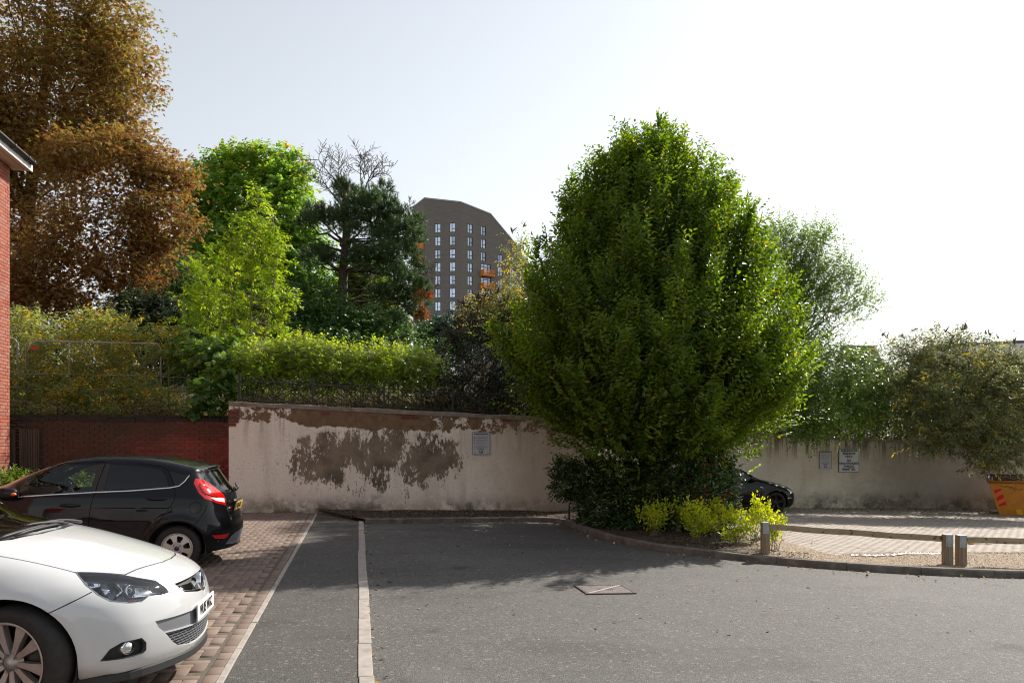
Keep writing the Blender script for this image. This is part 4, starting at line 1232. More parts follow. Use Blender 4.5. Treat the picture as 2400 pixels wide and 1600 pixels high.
def sprays(P, O, length, n, leaf, wid, up=.3, out=.7, jit=.45, spread=.8, droop=.25, rnd_b=.5, rnd_s=.22, rnd_l=.12, flat=.6, tip=1.0):
    """Twigs from points P heading out along O, each with n leaves set alternately."""
    m = len(P)
    D = nrm(O*out+UP*up+RNG.normal(size=(m, 3))*jit)
    ln = length*RNG.uniform(.6, 1.3, m)
    side = nrm(np.cross(D, UP+RNG.normal(size=(m, 3))*.35))
    t = (np.arange(n)+.5)/n
    B = P[:, None]+D[:, None]*(ln[:, None]*t)[..., None]-UP*(droop*.35*ln[:, None]*t**2)[..., None]
    sg = np.where(np.arange(n) % 2 == 0, 1.0, -1.0)
    LD = nrm(D[:, None]*.55+side[:, None]*(sg*spread)[None, :, None]-UP*droop+RNG.normal(size=(m, n, 3))*.28)
    LN = nrm(UP*flat+O[:, None]*(1-flat)+RNG.normal(size=(m, n, 3))*.35)
    sc = RNG.uniform(.7, 1.15, (m, n))*(1-(1-tip)*t)
    r = (np.broadcast_to(rnd_b, m)+RNG.normal(size=m)*rnd_s)[:, None]+RNG.normal(size=(m, n))*rnd_l
    return B.reshape(-1, 3), LD.reshape(-1, 3), LN.reshape(-1, 3), (leaf*sc).ravel(), (wid*sc).ravel(), r.ravel()

def cat_(*a): return [np.concatenate(x) for x in zip(*a)]

def branch_path(a, b, sag=.1, wob=.08, n=7):
    a, b = np.asarray(a, float), np.asarray(b, float); L = np.linalg.norm(b-a)
    t = np.linspace(0, 1, n)[:, None]; w = RNG.normal(size=(n, 3))*wob*L*.35; w[0] = 0
    return a+(b-a)*t+UP*(sag*L*np.sin(t*math.pi))+w*np.sin(t*math.pi*.9)

def twigs_mesh(paths, r0, r1, sides=4):
    """Many thin branches in one mesh."""
    V = []; T = []; c = 0
    for p, a, b in zip(paths, r0, r1):
        n = len(p); d = nrm(np.gradient(p, axis=0)); s = nrm(np.cross(d, np.array([.31, .17, .94]))); u = np.cross(s, d)
        r = np.linspace(a, b, n)[:, None]
        ring = [p+(s*math.cos(q)+u*math.sin(q))*r for q in np.arange(sides)*2*math.pi/sides]
        V.append(np.stack(ring, 1).reshape(-1, 3))
        i = np.arange(n-1)[:, None]*sides; k = np.arange(sides)[None]; k2 = (k+1) % sides
        q = np.stack([i+k, i+k2, i+sides+k2, i+sides+k], -1).reshape(-1, 4)+c
        T.append(np.concatenate([q[:, [0, 1, 2]], q[:, [0, 2, 3]]])); c += n*sides
    return np.concatenate(V), np.concatenate(T)

def plant(name, base, label, cat, group=None):
    return tag(empty(name, tuple(map(float, base))), label, cat, group)

def put(name, me, mat, root):
    """Link a mesh made in world coordinates under a root that stands elsewhere."""
    o = link(name, me, mat, root); o.location = -root.location; return o

def limbs(root, mat, trunk, targets, r_t, r_b=(.03, .008), sag=.1, name='trunk', start=(.25, .95), r_top=.25, sides=10, hf=.75):
    """Trunk polyline plus limbs reaching towards targets."""
    tp = smooth_path(trunk, 24); mb = MB()
    rr = np.linspace(r_t, r_t*r_top, 24); rr[:3] *= (1.35, 1.15, 1.05)
    mb.tube([tuple(p) for p in tp], list(rr), sides)
    o = put(name, mb.mesh(name), mat, root)
    if len(targets):
        ps = []; a = []
        for q in targets:
            h = np.clip((q[2]-tp[0, 2])/max(tp[-1, 2]-tp[0, 2], .1)*hf, start[0], start[1])*RNG.uniform(.75 if hf < .9 else .93, 1.0)
            ps.append(branch_path(tp[int(h*23)], q, sag)); a.append(r_b[0]*RNG.uniform(.6, 1.3))
        V, T = twigs_mesh(ps, a, [r_b[1]]*len(ps), 5)
        put('limbs', tri_mesh('limbs', V, T, smooth=True), mat, root)
    return o

# -------- rust-brown horse chestnut
M['l_chestnut'] = leaf_mat('chestnut_leaf', [(0, (.13, .062, .03)), (.3, (.22, .122, .045)), (.55, (.27, .18, .055)), (.75, (.25, .22, .055)), (1, (.2, .235, .05))], 0.46, .5, 1.9)
Z = 30.0
ch = plant('horse_chestnut', at(70, 985, Z), 'huge rust brown horse chestnut towering over the brick house corner', 'tree', 'trees on the bank')
LB = [lobe(255, 290, Z-1, 80, 62, 2), lobe(150, 330, Z-1, 130, 80, 3), lobe(120, 40, Z, 235, 150, 4), lobe(275, 60, Z-1, 75, 75, 2), lobe(300, 180, Z-1, 80, 55, 2), lobe(230, 170, Z, 130, 90, 3), lobe(120, 250, Z-1, 190, 120, 3.5),
      lobe(330, 365, Z-2, 85, 45, 2), lobe(400, 430, Z-2, 62, 55, 2), lobe(280, 420, Z-2, 150, 80, 3), lobe(385, 520, Z-2.5, 80, 60, 2), lobe(260, 560, Z-2, 165, 80, 3), lobe(370, 590, Z-2.5, 60, 35, 1.6),
      lobe(310, 640, Z-3, 75, 38, 2), lobe(150, 660, Z-2, 190, 70, 3), lobe(330, 695, Z-3, 55, 22, 1.4), lobe(170, 735, Z-3, 150, 50, 2), lobe(-110, 300, Z, 180, 330, 4), lobe(70, 480, Z+1, 130, 120, 3, .5), lobe(20, 380, Z, 120, 130, 3), lobe(-60, 640, Z, 170, 150, 3)]
P, O, ix = sample_lobes(clumps(LB, 30, .26, .44), 60000, .7, .2, 0, .5)
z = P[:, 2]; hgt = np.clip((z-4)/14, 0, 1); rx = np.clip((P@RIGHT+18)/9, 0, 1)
# palmate leaves: five to six leaflets fan from one point and hang
m = len(P); nl = 5
D0 = nrm(O*.7-UP*.1+RNG.normal(size=(m, 3))*.5); S0 = nrm(np.cross(D0, UP)); 
an = np.linspace(-1.25, 1.25, nl)
DD = nrm(D0[:, None]*np.cos(an)[None, :, None]+S0[:, None]*np.sin(an)[None, :, None]-UP*.42+RNG.normal(size=(m, nl, 3))*.15)
NN = nrm(UP+.5*O[:, None]+RNG.normal(size=(m, nl, 3))*.3)
cs = np.repeat(P[:, None]+RNG.normal(size=(m, 1, 3))*.15, nl, 1)
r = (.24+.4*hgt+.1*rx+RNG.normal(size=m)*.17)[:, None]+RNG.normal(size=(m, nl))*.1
LL = RNG.uniform(.09, .155, (m, nl))
Pi, Oi, _ = sample_lobes(LB, 1800, .9, .2, .0, .4)
ai = sprays(Pi, RNG.normal(size=Pi.shape), .5, 5, .2, .13, .1, .5, .6, .8, .4, .25, .12, .1)
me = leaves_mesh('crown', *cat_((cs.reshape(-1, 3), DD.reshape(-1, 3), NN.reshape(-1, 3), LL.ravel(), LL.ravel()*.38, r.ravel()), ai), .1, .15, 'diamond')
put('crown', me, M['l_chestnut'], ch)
limbs(ch, M['bark'], [at(70, 985, Z), at(75, 800, Z), at(60, 600, Z), at(80, 380, Z), at(110, 150, Z), at(120, -60, Z)], list(P[RNG.choice(m, 40, False)])+[at(230, 300, Z-2), at(240, 440, Z-2), at(230, 600, Z-3), at(130, 430, Z-1)], .34, (.05, .012), -.02)

# -------- big sycamore behind
M['l_syc'] = leaf_mat('sycamore_leaf', [(0, (0.055, 0.119, 0.028)), (0.4, (0.119, 0.238, 0.043)), (0.7, (0.198, 0.326, 0.055)), (0.9, (0.317, 0.377, 0.07)), (1, (0.475, 0.298, 0.07))], 0.5, .4, 2.0)
Z = 40.0
sy_ = plant('sycamore_tree', at(590, 960, Z), 'tall broad mid green sycamore behind the slender ash', 'tree', 'trees on the bank')
LB = [lobe(560, 400, Z, 60, 55), lobe(630, 405, Z, 80, 50), lobe(690, 430, Z, 45, 60), lobe(590, 460, Z, 135, 80), lobe(500, 460, Z, 50, 65), lobe(500, 540, Z, 75, 80), lobe(640, 530, Z-1, 100, 90), lobe(690, 590, Z-1, 60, 80), lobe(560, 620, Z-1, 140, 90),
      lobe(480, 660, Z, 70, 90), lobe(660, 690, Z-1, 130, 90), lobe(580, 760, Z-2, 180, 60), lobe(780, 740, Z-1, 110, 70), lobe(440, 740, Z-1, 90, 60), lobe(845, 690, Z+1, 70, 70, 2, .6), lobe(870, 770, Z, 80, 45)]
P, O, ix = sample_lobes(clumps(LB, 18, .3, .5)+LB, 12500, .55, .22, .4, .55)
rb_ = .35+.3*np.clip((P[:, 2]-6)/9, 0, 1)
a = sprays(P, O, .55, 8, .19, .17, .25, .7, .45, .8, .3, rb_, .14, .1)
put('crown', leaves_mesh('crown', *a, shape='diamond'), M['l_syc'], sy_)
limbs(sy_, M['bark'], [at(590, 960, Z), at(595, 750, Z), at(585, 560, Z), at(600, 400, Z)], P[RNG.choice(len(P), 70, False)], .32, (.08, .015), .05)

# -------- slender bright ash in front
M['l_ash'] = leaf_mat('ash_leaf', [(0, (0.114, 0.19, 0.028)), (0.4, (0.19, 0.298, 0.038)), (0.7, (0.253, 0.354, 0.045)), (1, (0.342, 0.38, 0.057))], .52, .35, 2.0)
Z = 23.0
ash = plant('young_ash', at(585, 960, Z), 'slender light green ash sapling with several pale stems', 'tree', 'trees on the bank')
LB = [lobe(605, 455, Z, 16, 30, .4), lobe(612, 510, Z, 36, 40, .5), lobe(565, 520, Z, 24, 30, .4), lobe(560, 575, Z, 50, 45, .6), lobe(630, 560, Z, 40, 45, .6), lobe(650, 590, Z, 25, 50, .5), lobe(520, 620, Z, 55, 45, .7), lobe(600, 640, Z, 75, 50, .7), lobe(490, 690, Z, 40, 35, .7), lobe(640, 690, Z, 45, 45, .6),
      lobe(560, 720, Z, 70, 45, .8), lobe(460, 640, Z, 30, 24, .5), lobe(680, 700, Z, 22, 22, .4), lobe(470, 750, Z, 60, 45, .8), lobe(560, 790, Z, 90, 40, .8), lobe(660, 770, Z, 30, 40, .5), lobe(450, 700, Z, 30, 30, .5)]
P, O, ix = sample_lobes([(c, r*np.array([.86, .86, 1]), w) for c, r, w in LB], 1250, .9, .25, .0, .3)
a = sprays(P, O*.5+RNG.normal(size=P.shape)*.6, .32, 11, .12, .042, .15, .5, .3, 1.0, .35, .55, .2, .1, .7)
put('crown', leaves_mesh('crown', *a, shape='diamond'), M['l_ash'], ash)
ps = []; ra = []
for st_ in ([(565, 960), (560, 850), (550, 740), (538, 640), (535, 545)], [(585, 960), (586, 820), (590, 660), (598, 540), (606, 440)], [(610, 960), (612, 860), (630, 740), (645, 640), (655, 555)], [(575, 960), (545, 800), (500, 700), (470, 640)]):
    ps.append(smooth_path([at(x, y, Z+RNG.uniform(-.3, .3)) for x, y in st_], 14)); ra.append(.04)
V, T = twigs_mesh(ps, ra, [.009]*4, 6); put('trunk', tri_mesh('trunk', V, T, smooth=True), M['bark_pale'], ash)
ps = []
for k in RNG.choice(len(P), 110, False):
    s = ps[0] if False else None
    q = P[k]; st_ = [smooth_path([at(560, 850, Z), at(538, 640, Z), at(535, 545, Z)], 20), smooth_path([at(586, 820, Z), at(590, 660, Z), at(606, 440, Z)], 20), smooth_path([at(612, 860, Z), at(630, 740, Z), at(655, 555, Z)], 20)][RNG.integers(3)]
    b = st_[st_[:, 2] < q[2]-.15]
    if len(b): ps.append(branch_path(b[np.argmin(np.linalg.norm(b-q, axis=1))], q, .08))
V, T = twigs_mesh(ps, [.013]*len(ps), [.004]*len(ps), 4); put('limbs', tri_mesh('limbs', V, T), M['bark_pale'], ash)

# -------- maple seedling hanging over the wall end
M['l_maple'] = leaf_mat('maple_leaf', [(0, (0.039, 0.085, 0.023)), (0.5, (0.085, 0.169, 0.034)), (1, (0.169, 0.247, 0.046))], .46, .4, 1.9)
Z = 19.3
mp = plant('maple_seedling', at(520, 965, Z+1.2), 'dark green maple seedling leaning over the corner of the two walls', 'shrub')
LB = [lobe(505, 930, Z, 45, 32, .5), lobe(470, 955, Z, 30, 14, .3), lobe(545, 880, Z+.6, 40, 45, .5), lobe(490, 850, Z+1.5, 55, 50, .6), lobe(440, 830, Z+2, 50, 45, .6), lobe(530, 820, Z+1.5, 60, 45, .6)]
P, O, ix = sample_lobes(LB, 420, .9, .25, 0, .5)
a = sprays(P, O, .25, 5, .15, .17, .1, .5, .5, .8, .4, .4+.25*(P[:, 2] > 3.3), .15, .1)
put('foliage', leaves_mesh('foliage', *a, shape='lobed'), M['l_maple'], mp)
ps = [branch_path(at(540, 950, Z+1), at(x, y, Z+.5), .1) for x, y in ((505, 930), (480, 950), (545, 860), (490, 840), (440, 820), (530, 800))]
V, T = twigs_mesh(ps, [.02]*6, [.005]*6, 5); put('stems', tri_mesh('stems', V, T), M['bark'], mp)

# -------- pine
M['l_pine'] = leaf_mat('pine_needle', [(0, (0.027, 0.056, 0.026)), (0.4, (0.063, 0.118, 0.047)), (0.75, (0.117, 0.18, 0.065)), (0.93, (0.195, 0.234, 0.07)), (1, (0.507, 0.172, 0.052))], .3, .45, 1.5)
Z = 33.0
pine = plant('pine_tree', at(812, 960, Z), 'dark pine with bare dead twigs at its top beside the tower block', 'tree', 'trees on the bank')
PL = [(751, 505, 40, 22), (783, 524, 38, 22), (720, 520, 22, 14), (815, 512, 40, 28), (824, 457, 34, 26), (846, 482, 42, 28), (800, 440, 18, 16), (894, 486, 40, 26), (870, 470, 26, 20), (902, 444, 17, 13), (925, 515, 40, 26), (945, 545, 42, 26), (971, 524, 22, 20), (972, 556, 22, 20), (865, 520, 32, 18), (905, 535, 34, 20),
      (751, 597, 36, 20), (725, 605, 20, 14), (775, 612, 24, 16), (853, 607, 36, 22), (880, 590, 30, 18), (894, 562, 36, 18), (910, 594, 36, 20), (945, 585, 34, 18), (958, 600, 26, 16), (980, 623, 18, 14), (923, 645, 38, 22), (958, 655, 34, 22), (983, 674, 20, 18), (900, 690, 34, 18), (935, 690, 36, 22), (965, 705, 36, 22), (990, 695, 14, 16, .9),
      (872, 735, 26, 12), (926, 750, 26, 16), (942, 775, 22, 16), (965, 740, 28, 16), (985, 745, 14, 16, .93), (870, 640, 20, 14), (835, 590, 24, 14), (905, 620, 26, 14), (830, 545, 20, 14)]
P = []; Oo = []; R_ = []
for q in PL:
    n = int(q[2]*q[3]*.15)+9; l = [lobe(q[0], q[1], Z+RNG.uniform(-1.2, 1.0), q[2], q[3])]
    p, o, _ = sample_lobes(l, n, .75, .2, 0, .4); P.append(p); Oo.append(o); R_.append(np.full(len(p), q[4] if len(q) > 4 else .42))
P = np.concatenate(P); Oo = np.concatenate(Oo); R_ = np.concatenate(R_); m = len(P); n = 34
D0 = nrm(Oo*.6+UP*.55+RNG.normal(size=(m, 3))*.25)
t = np.linspace(0, 1, n); 
B = P[:, None]+D0[:, None]*(t*.27)[None, :, None]
DD = nrm(D0[:, None]*.75+RNG.normal(size=(m, n, 3))*.55)
r = (R_+RNG.normal(size=m)*.12)[:, None]+RNG.normal(size=(m, n))*.1+.12*t
me = leaves_mesh('crown', B.reshape(-1, 3), DD.reshape(-1, 3), RNG.normal(size=(m*n, 3)), RNG.uniform(.11, .18, m*n), .022, r.ravel(), shape='needle', droop=.05)
put('crown', me, M['l_pine'], pine)
tr = [at(815, 960, Z), at(812, 800, Z), at(804, 700, Z), at(806, 620, Z), at(812, 540, Z), at(808, 480, Z), at(815, 430, Z)]
limbs(pine, M['bark_pine'], [], [], .3, r_top=.35) if False else None
limbs(pine, M['bark_pine'], tr, [at(q[0], q[1]+q[3]*.4, Z+RNG.uniform(-.6, .6)) for q in PL]+[at(712, 550, Z)], .3, (.06, .018), -.04, start=(.2, .97), r_top=.4, hf=.97)
# dead branches at the top
ps = []; ra = []
def dead(p, d, L, r, lev):
    d = nrm(d); pts = [np.array(p)]; dd = d.copy()
    for k in range(6):
        dd = nrm(dd+RNG.normal(size=3)*.13+UP*.05); pts.append(pts[-1]+dd*L/6)
    ps.append(np.array(pts)); ra.append(r)
    if lev > 0:
        for k in range(2, 7):
            for s in (1, -1):
                if RNG.random() < .85:
                    q = nrm(np.cross(dd, FWD))*s*RNG.uniform(.5, 1.0)+dd*.7+FWD*RNG.normal()*.35
                    dead(pts[k], q, L*RNG.uniform(.3, .5), r*.6, lev-1)
for (x0, y0), (x1, y1) in (((830, 470), (735, 390)), ((815, 460), (780, 385)), ((850, 450), (855, 365)), ((858, 430), (915, 400)), ((855, 420), (835, 375)), ((800, 480), (728, 420)), ((930, 510), (960, 480)), ((970, 640), (1020, 650)), ((975, 660), (1010, 690)), ((858, 440), (885, 375))):
    a, b = at(x0, y0, Z), at(x1, y1, Z-.3); dead(a, b-a, np.linalg.norm(b-a), .03, 2)
V, T = twigs_mesh(ps, ra, [max(x*.45, .009) for x in ra], 4); tag(put('dead_twigs', tri_mesh('dead_twigs', V, T), M['bark_grey'], pine), kind='stuff')

# -------- dark evergreen mass under the sycamore and pine, and the blue-green tree below the tower
M['l_dark'] = leaf_mat('dark_leaf', [(0, (0.028, 0.07, 0.022)), (0.5, (0.07, 0.14, 0.035)), (1, (0.156, 0.234, 0.055))], .42, .4, 1.8)
for nm, lab, base, LB, n, sz in (
    ('bushy_tree', 'dark bushy tree filling the gap below the pine', at(700, 960, 31), [lobe(640, 760, 31, 110, 60), lobe(740, 730, 32, 80, 70), lobe(790, 770, 31, 110, 50), lobe(700, 810, 30, 160, 40), lobe(870, 800, 31, 90, 35)], 3600, .14),
    ('bushy_tree', 'dark bushy tree in the shade under the brown horse chestnut', at(430, 960, 31), [lobe(430, 720, 31, 80, 110), lobe(390, 640, 32, 60, 50), lobe(480, 800, 30, 90, 60), lobe(330, 780, 31, 120, 50)], 3000, .14)):
    r = plant(nm, base, lab, 'tree', 'trees on the bank')
    P, O, ix = sample_lobes(LB, n, .4, .22, .55, .6)
    a = sprays(P, O, .45, 8, sz, sz*.7, .1, .7, .5, .8, .3, .4, .18, .12)
    put('crown', leaves_mesh('crown', *a, shape='diamond'), M['l_dark'], r)
    c = LB[0][0]; limbs(r, M['bark'], [base, (base+c)/2, c], P[RNG.choice(len(P), 30, False)], .18, (.05, .01))
M['l_lime'] = leaf_mat('lime_leaf', [(0, (.07, .12, .02)), (.5, (.12, .18, .025)), (1, (.19, .22, .035))], .5, .4, 1.8)
r = plant('lime_green_tree', at(880, 960, 37), 'sunlit lime green tree showing through below the pine', 'tree', 'trees on the bank')
P, O, ix = sample_lobes([lobe(870, 700, 37, 60, 60), lobe(890, 770, 37, 60, 45), lobe(840, 650, 37, 40, 40)], 1500, .5, .25, .5, .5)
a = sprays(P, O, .5, 8, .17, .12, .1, .7, .5, .8, .3, .5, .2, .12); put('crown', leaves_mesh('crown', *a, shape='diamond'), M['l_lime'], r)
limbs(r, M['bark'], [at(880, 960, 37), at(878, 830, 37), at(870, 720, 37)], P[RNG.choice(len(P), 20, False)], .14, (.04, .01))
M['l_blue'] = leaf_mat('blue_green_leaf', [(0, (.02, .05, .035)), (.5, (.045, .09, .06)), (1, (.09, .14, .09))], .35, .5, 1.4)
r = plant('round_tree', at(1045, 960, 70), 'round blue green tree at the foot of the tower block', 'tree')
P, O, ix = sample_lobes([lobe(1040, 780, 70, 45, 34), lobe(1075, 790, 70, 40, 30), lobe(1010, 795, 70, 40, 28)], 1500, .4, .25, .5, .5)
a = sprays(P, O, .6, 8, .26, .16, .3, .7, .5, .8, .2, .5, .2, .12); put('crown', leaves_mesh('crown', *a, shape='diamond'), M['l_blue'], r)
limbs(r, M['bark'], [at(1045, 960, 70), at(1045, 860, 70), at(1045, 790, 70)], P[RNG.choice(len(P), 12, False)], .2, (.05, .02))

# -------- hornbeam in the planting bed
M['l_horn'] = leaf_mat('hornbeam_leaf', [(0, (0.04, 0.075, 0.011)), (0.35, (0.086, 0.149, 0.018)), (0.65, (0.132, 0.207, 0.023)), (0.88, (0.207, 0.253, 0.032)), (1, (0.345, 0.253, 0.034))], 0.52, .38, 2.3)
Z = 16.4
hb_ = plant('hornbeam', at(1528, 1238, Z), 'large upswept green hornbeam standing in the planting bed', 'tree')
S = 1840/Z
prof_h = [(1090, 40, 60), (1050, 200, 190), (1010, 250, 260), (960, 290, 310), (880, 330, 330), (800, 345, 330), (720, 345, 320), (640, 306, 305), (560, 280, 275), (490, 260, 235), (430, 215, 190), (380, 170, 160), (330, 105, 95), (295, 60, 50), (265, 14, 14)]
hp = np.array(prof_h, float); hp[:, 1:] *= np.interp(hp[:, 0], [300, 450, 560, 640, 700, 900, 1000, 1050], [.62, .78, .86, .94, .98, .98, .92, .8])[:, None]
def horn_r(y, left): return np.interp(-y, -hp[:, 0], hp[:, 1] if left else hp[:, 2])/S
axis = at(1530, 1040, Z)*np.array([1, 1, 0])
def env_pt(y, th, f=1.0):
    r_ = np.where(np.cos(th) < 0, horn_r(y, True), horn_r(y, False))*f
    return axis+RIGHT*(np.cos(th)*r_)[:, None]+FWD*(np.sin(th)*r_*.92)[:, None]+UP*(CAM_Z+(1040-y)/S)[:, None]
# plumes: upswept limbs from the trunk to the outline, each clothed with shoots of its own, dark gaps between them
nP = 250
ty = np.r_[RNG.uniform(330, 860, 170), RNG.uniform(780, 972, 80)]; tth = RNG.uniform(0, 2*math.pi, nP); tth[::2] = -RNG.uniform(0, math.pi, nP//2)
tf = (1.04-.42*RNG.random(nP)**1.3)*(1+.07*np.sin(tth*5+ty*.02)+.05*np.sin(tth*9-ty*.031)); tips = env_pt(ty, tth, tf)
b0 = axis+UP*(1.0+np.clip((tips[:, 2]-1.2)*.3, 0, 2.2)*RNG.uniform(.6, 1.2, nP))[:, None]+RNG.normal(size=(nP, 3))*.05
out_ = (tips-b0)*np.array([1, 1, 0]); b1 = b0+out_*.62+UP*((tips-b0)[:, 2]*.3)[:, None]
def bez(t): return ((1-t)**2)[..., None]*b0[:, None]+(2*t*(1-t))[..., None]*b1[:, None]+(t**2)[..., None]*tips[:, None]
ns = 84
tq = np.sqrt(RNG.uniform(.09, 1.0, (nP, ns))); C0 = bez(tq); Tn = nrm(bez(np.minimum(tq+.02, 1.03))-bez(tq-.02))
wdt = np.interp(tq, [.3, .7, 1.0], [.3, .26, .07])
P = (C0+RNG.normal(size=C0.shape)*wdt[..., None]).reshape(-1, 3); Tn = Tn.reshape(-1, 3)
O = nrm((P-axis)*np.array([1, 1, 0])); hz = P[:, 2]
upf = np.interp(hz, [1.0, 1.8, 2.8, 6.0], [.3, .35, .6, 1.15])
D = nrm(Tn*.8+O*np.interp(hz, [1.2, 3, 6], [.6, .4, .2])[:, None]+UP*upf[:, None]*.6+RNG.normal(size=P.shape)*.3)
m = len(P); nl = 8
ln = RNG.uniform(.28, .55, m)
t = (np.arange(nl)+.5)/nl
B = P[:, None]+D[:, None]*(ln[:, None]*t)[..., None]
side = nrm(np.cross(D, nrm(UP+RNG.normal(size=(m, 3))*.6)))
sg = np.where(np.arange(nl) % 2 == 0, 1.0, -1.0)
LD = nrm(D[:, None]*.7+side[:, None]*(sg*.75)[None, :, None]-UP*.16+RNG.normal(size=(m, nl, 3))*.2)
LN = nrm(UP*.55+O[:, None]*.5+RNG.normal(size=(m, nl, 3))*.3)
pl_r = np.repeat(RNG.normal(size=nP)*.09, ns)
r = (.42+pl_r+RNG.normal(size=m)*.12)[:, None]+RNG.normal(size=(m, nl))*.09
r = np.where(RNG.random((m, nl)) < .018, .97, np.minimum(r, .88))
sc = RNG.uniform(.1, .155, (m, nl))*(1-.3*t)
parts = [(B.reshape(-1, 3), LD.reshape(-1, 3), LN.reshape(-1, 3), sc.ravel(), (sc*.46).ravel(), r.ravel())]
# long leaders that spike out of the outline
sp = [(1290, 600), (1232, 640), (1252, 560), (1305, 500), (1338, 440), (1338, 400), (1395, 360), (1372, 380), (1410, 350), (1470, 305), (1462, 330), (1515, 290), (1545, 262), (1560, 285), (1578, 290), (1530, 310), (1605, 330), (1620, 345), (1590, 320), (1665, 385), (1680, 372), (1712, 405), (1728, 412), (1700, 440), (1752, 450), (1770, 470), (1780, 510), (1790, 540), (1800, 590), (1840, 620), (1210, 700), (1196, 760), (1440, 340), (1500, 320), (1640, 370), (1260, 620)]
DDs = []; ps = []
for x, y in sp:
    dz_ = RNG.uniform(-.9, .5); tip_ = at(x, y, Z+dz_); L = RNG.uniform(1.1, 1.9); b = tip_-UP*L-RIGHT*(x-1535)/S*.16+RNG.normal(size=3)*.05
    pth = branch_path(b, tip_, .0, .06, 8); ps.append(pth); k = 30
    tt_ = np.linspace(0, 1, k); q = np.stack([np.interp(tt_, np.linspace(0, 1, 8), pth[:, c]) for c in range(3)], 1); d = nrm(tip_-b)
    az = RNG.uniform(0, 6.28)+np.arange(k)*2.4
    s_ = RIGHT*np.cos(az)[:, None]+FWD*np.sin(az)[:, None]
    DDs.append((q, nrm(d*.8+s_*.7+RNG.normal(size=(k, 3))*.15), nrm(UP*.5-s_*.6+RNG.normal(size=(k, 3))*.2), RNG.uniform(.1, .14, k)*(1-.5*tt_), RNG.uniform(.045, .06, k)*(1-.4*tt_), .45+RNG.normal(size=k)*.12))
    # side shoots round each leader
    tj = np.repeat(tt_[:26], 2); pp = np.repeat(q[:26], 2, 0)+RNG.normal(size=(52, 3))*(.24*(1-tj)**1.3+.015)[:, None]
    DDs.append(sprays(pp, nrm(RNG.normal(size=(52, 3))), .26, 8, .09, .045, 1.0, .5, .25, .8, .15, .42, .13, .1))
a = cat_(*(parts+DDs))
put('crown', leaves_mesh('crown', *a, shape='oval', fold=.16, droop=.16), M['l_horn'], hb_)
# hanging fruit bracts, paler than the leaves
pk = RNG.choice(np.where(hz < 5.5)[0], 2600); bp = P[pk]+D[pk]*.2+RNG.normal(size=(2600, 3))*.08
kk = np.repeat(bp, 4, 0)-UP*np.tile(np.array([.0, .025, .05, .075]), 2600)[:, None]
put('fruit_bracts', leaves_mesh('fruit_bracts', kk, nrm(RNG.normal(size=kk.shape)-UP*.9), nrm(RNG.normal(size=kk.shape)), .045, .022, .78+RNG.normal(size=len(kk))*.12, shape='diamond'), M['l_horn'], hb_)
bx_ = at(1524, 1238, Z)
limbs(hb_, M['bark'], [bx_, at(1522, 1150, Z), at(1515, 1080, Z), at(1515, 960, Z), at(1520, 760, Z), at(1535, 480, Z)], [], .19, r_top=.1)
V, T = twigs_mesh([bez(np.tile(np.linspace(0, 1, 9), (nP, 1)))[k] for k in range(nP)], list(RNG.uniform(.022, .04, nP)), [.005]*nP, 5); put('limbs', tri_mesh('limbs', V, T, smooth=True), M['bark'], hb_)
ps2 = [branch_path(at(1545, 1200, Z), at(1700, 1000, Z-.5), .02), branch_path(at(1520, 1110, Z), at(1420, 800, Z), .02), branch_path(at(1525, 1100, Z), at(1640, 760, Z+.4), .02), branch_path(at(1518, 1090, Z), at(1490, 600, Z-.3), .02), branch_path(at(1520, 1080, Z), at(1570, 600, Z), .02), branch_path(at(1515, 1120, Z), at(1320, 900, Z), -.02), branch_path(at(1530, 1120, Z), at(1780, 880, Z), -.02)]
V, T = twigs_mesh(ps2+ps, [.07]*7+[.012]*len(ps), [.012]*7+[.004]*len(ps), 6); put('main_limbs', tri_mesh('main_limbs', V, T, smooth=True), M['bark'], hb_)

# -------- loose tree at its right
M['l_pop'] = leaf_mat('glossy_leaf', [(0, (0.054, 0.102, 0.026)), (0.4, (0.12, 0.198, 0.043)), (0.75, (0.192, 0.27, 0.06)), (1, (0.288, 0.312, 0.072))], .46, .28, 2.0, .5)
Z = 25.5
gt = plant('loose_crowned_tree', at(1890, 985, Z), 'airy pale green tree at the right shoulder of the hornbeam', 'tree')
LB = [lobe(1820, 570, Z, 40, 45, .9), lobe(1860, 620, Z, 70, 70), lobe(1905, 560, Z, 34, 24, .7), lobe(1935, 560, Z, 18, 16, .4, .8), lobe(1900, 650, Z, 60, 50), lobe(1960, 640, Z, 36, 30, .7), lobe(1985, 680, Z, 45, 30, .7), lobe(2030, 710, Z, 28, 14, .4), lobe(1930, 720, Z, 60, 40), lobe(1850, 720, Z, 70, 80), lobe(1990, 740, Z, 28, 20, .6), lobe(1880, 820, Z-.5, 90, 60)]
P, O, ix = sample_lobes(LB, 2700, .85, .25, .0, .3)
a1 = sprays(P, nrm(O+UP*.4), .55, 11, .09, .05, .5, .7, .3, .85, .15, .5, .18, .1)
P2, O2, _ = sample_lobes([lobe(1860, 900, Z-1.5, 85, 70, 1.2), lobe(1930, 880, Z-2, 95, 75, 1.2), lobe(1990, 900, Z-2, 75, 70, 1.2), lobe(1940, 960, Z-2.2, 110, 50, 1.1), lobe(2020, 950, Z-2.2, 50, 40, .8), lobe(1870, 975, Z-2.2, 70, 35, .9), lobe(1900, 1015, Z-2.4, 40, 16, .4)], 2600, .45, .25, .5, .6)
a2 = sprays(P2, O2, .45, 11, .09, .05, .1, .7, .4, .85, .35, .38, .2, .12)
put('crown', leaves_mesh('crown', *cat_(a1, a2), shape='diamond', fold=.1), M['l_pop'], gt)
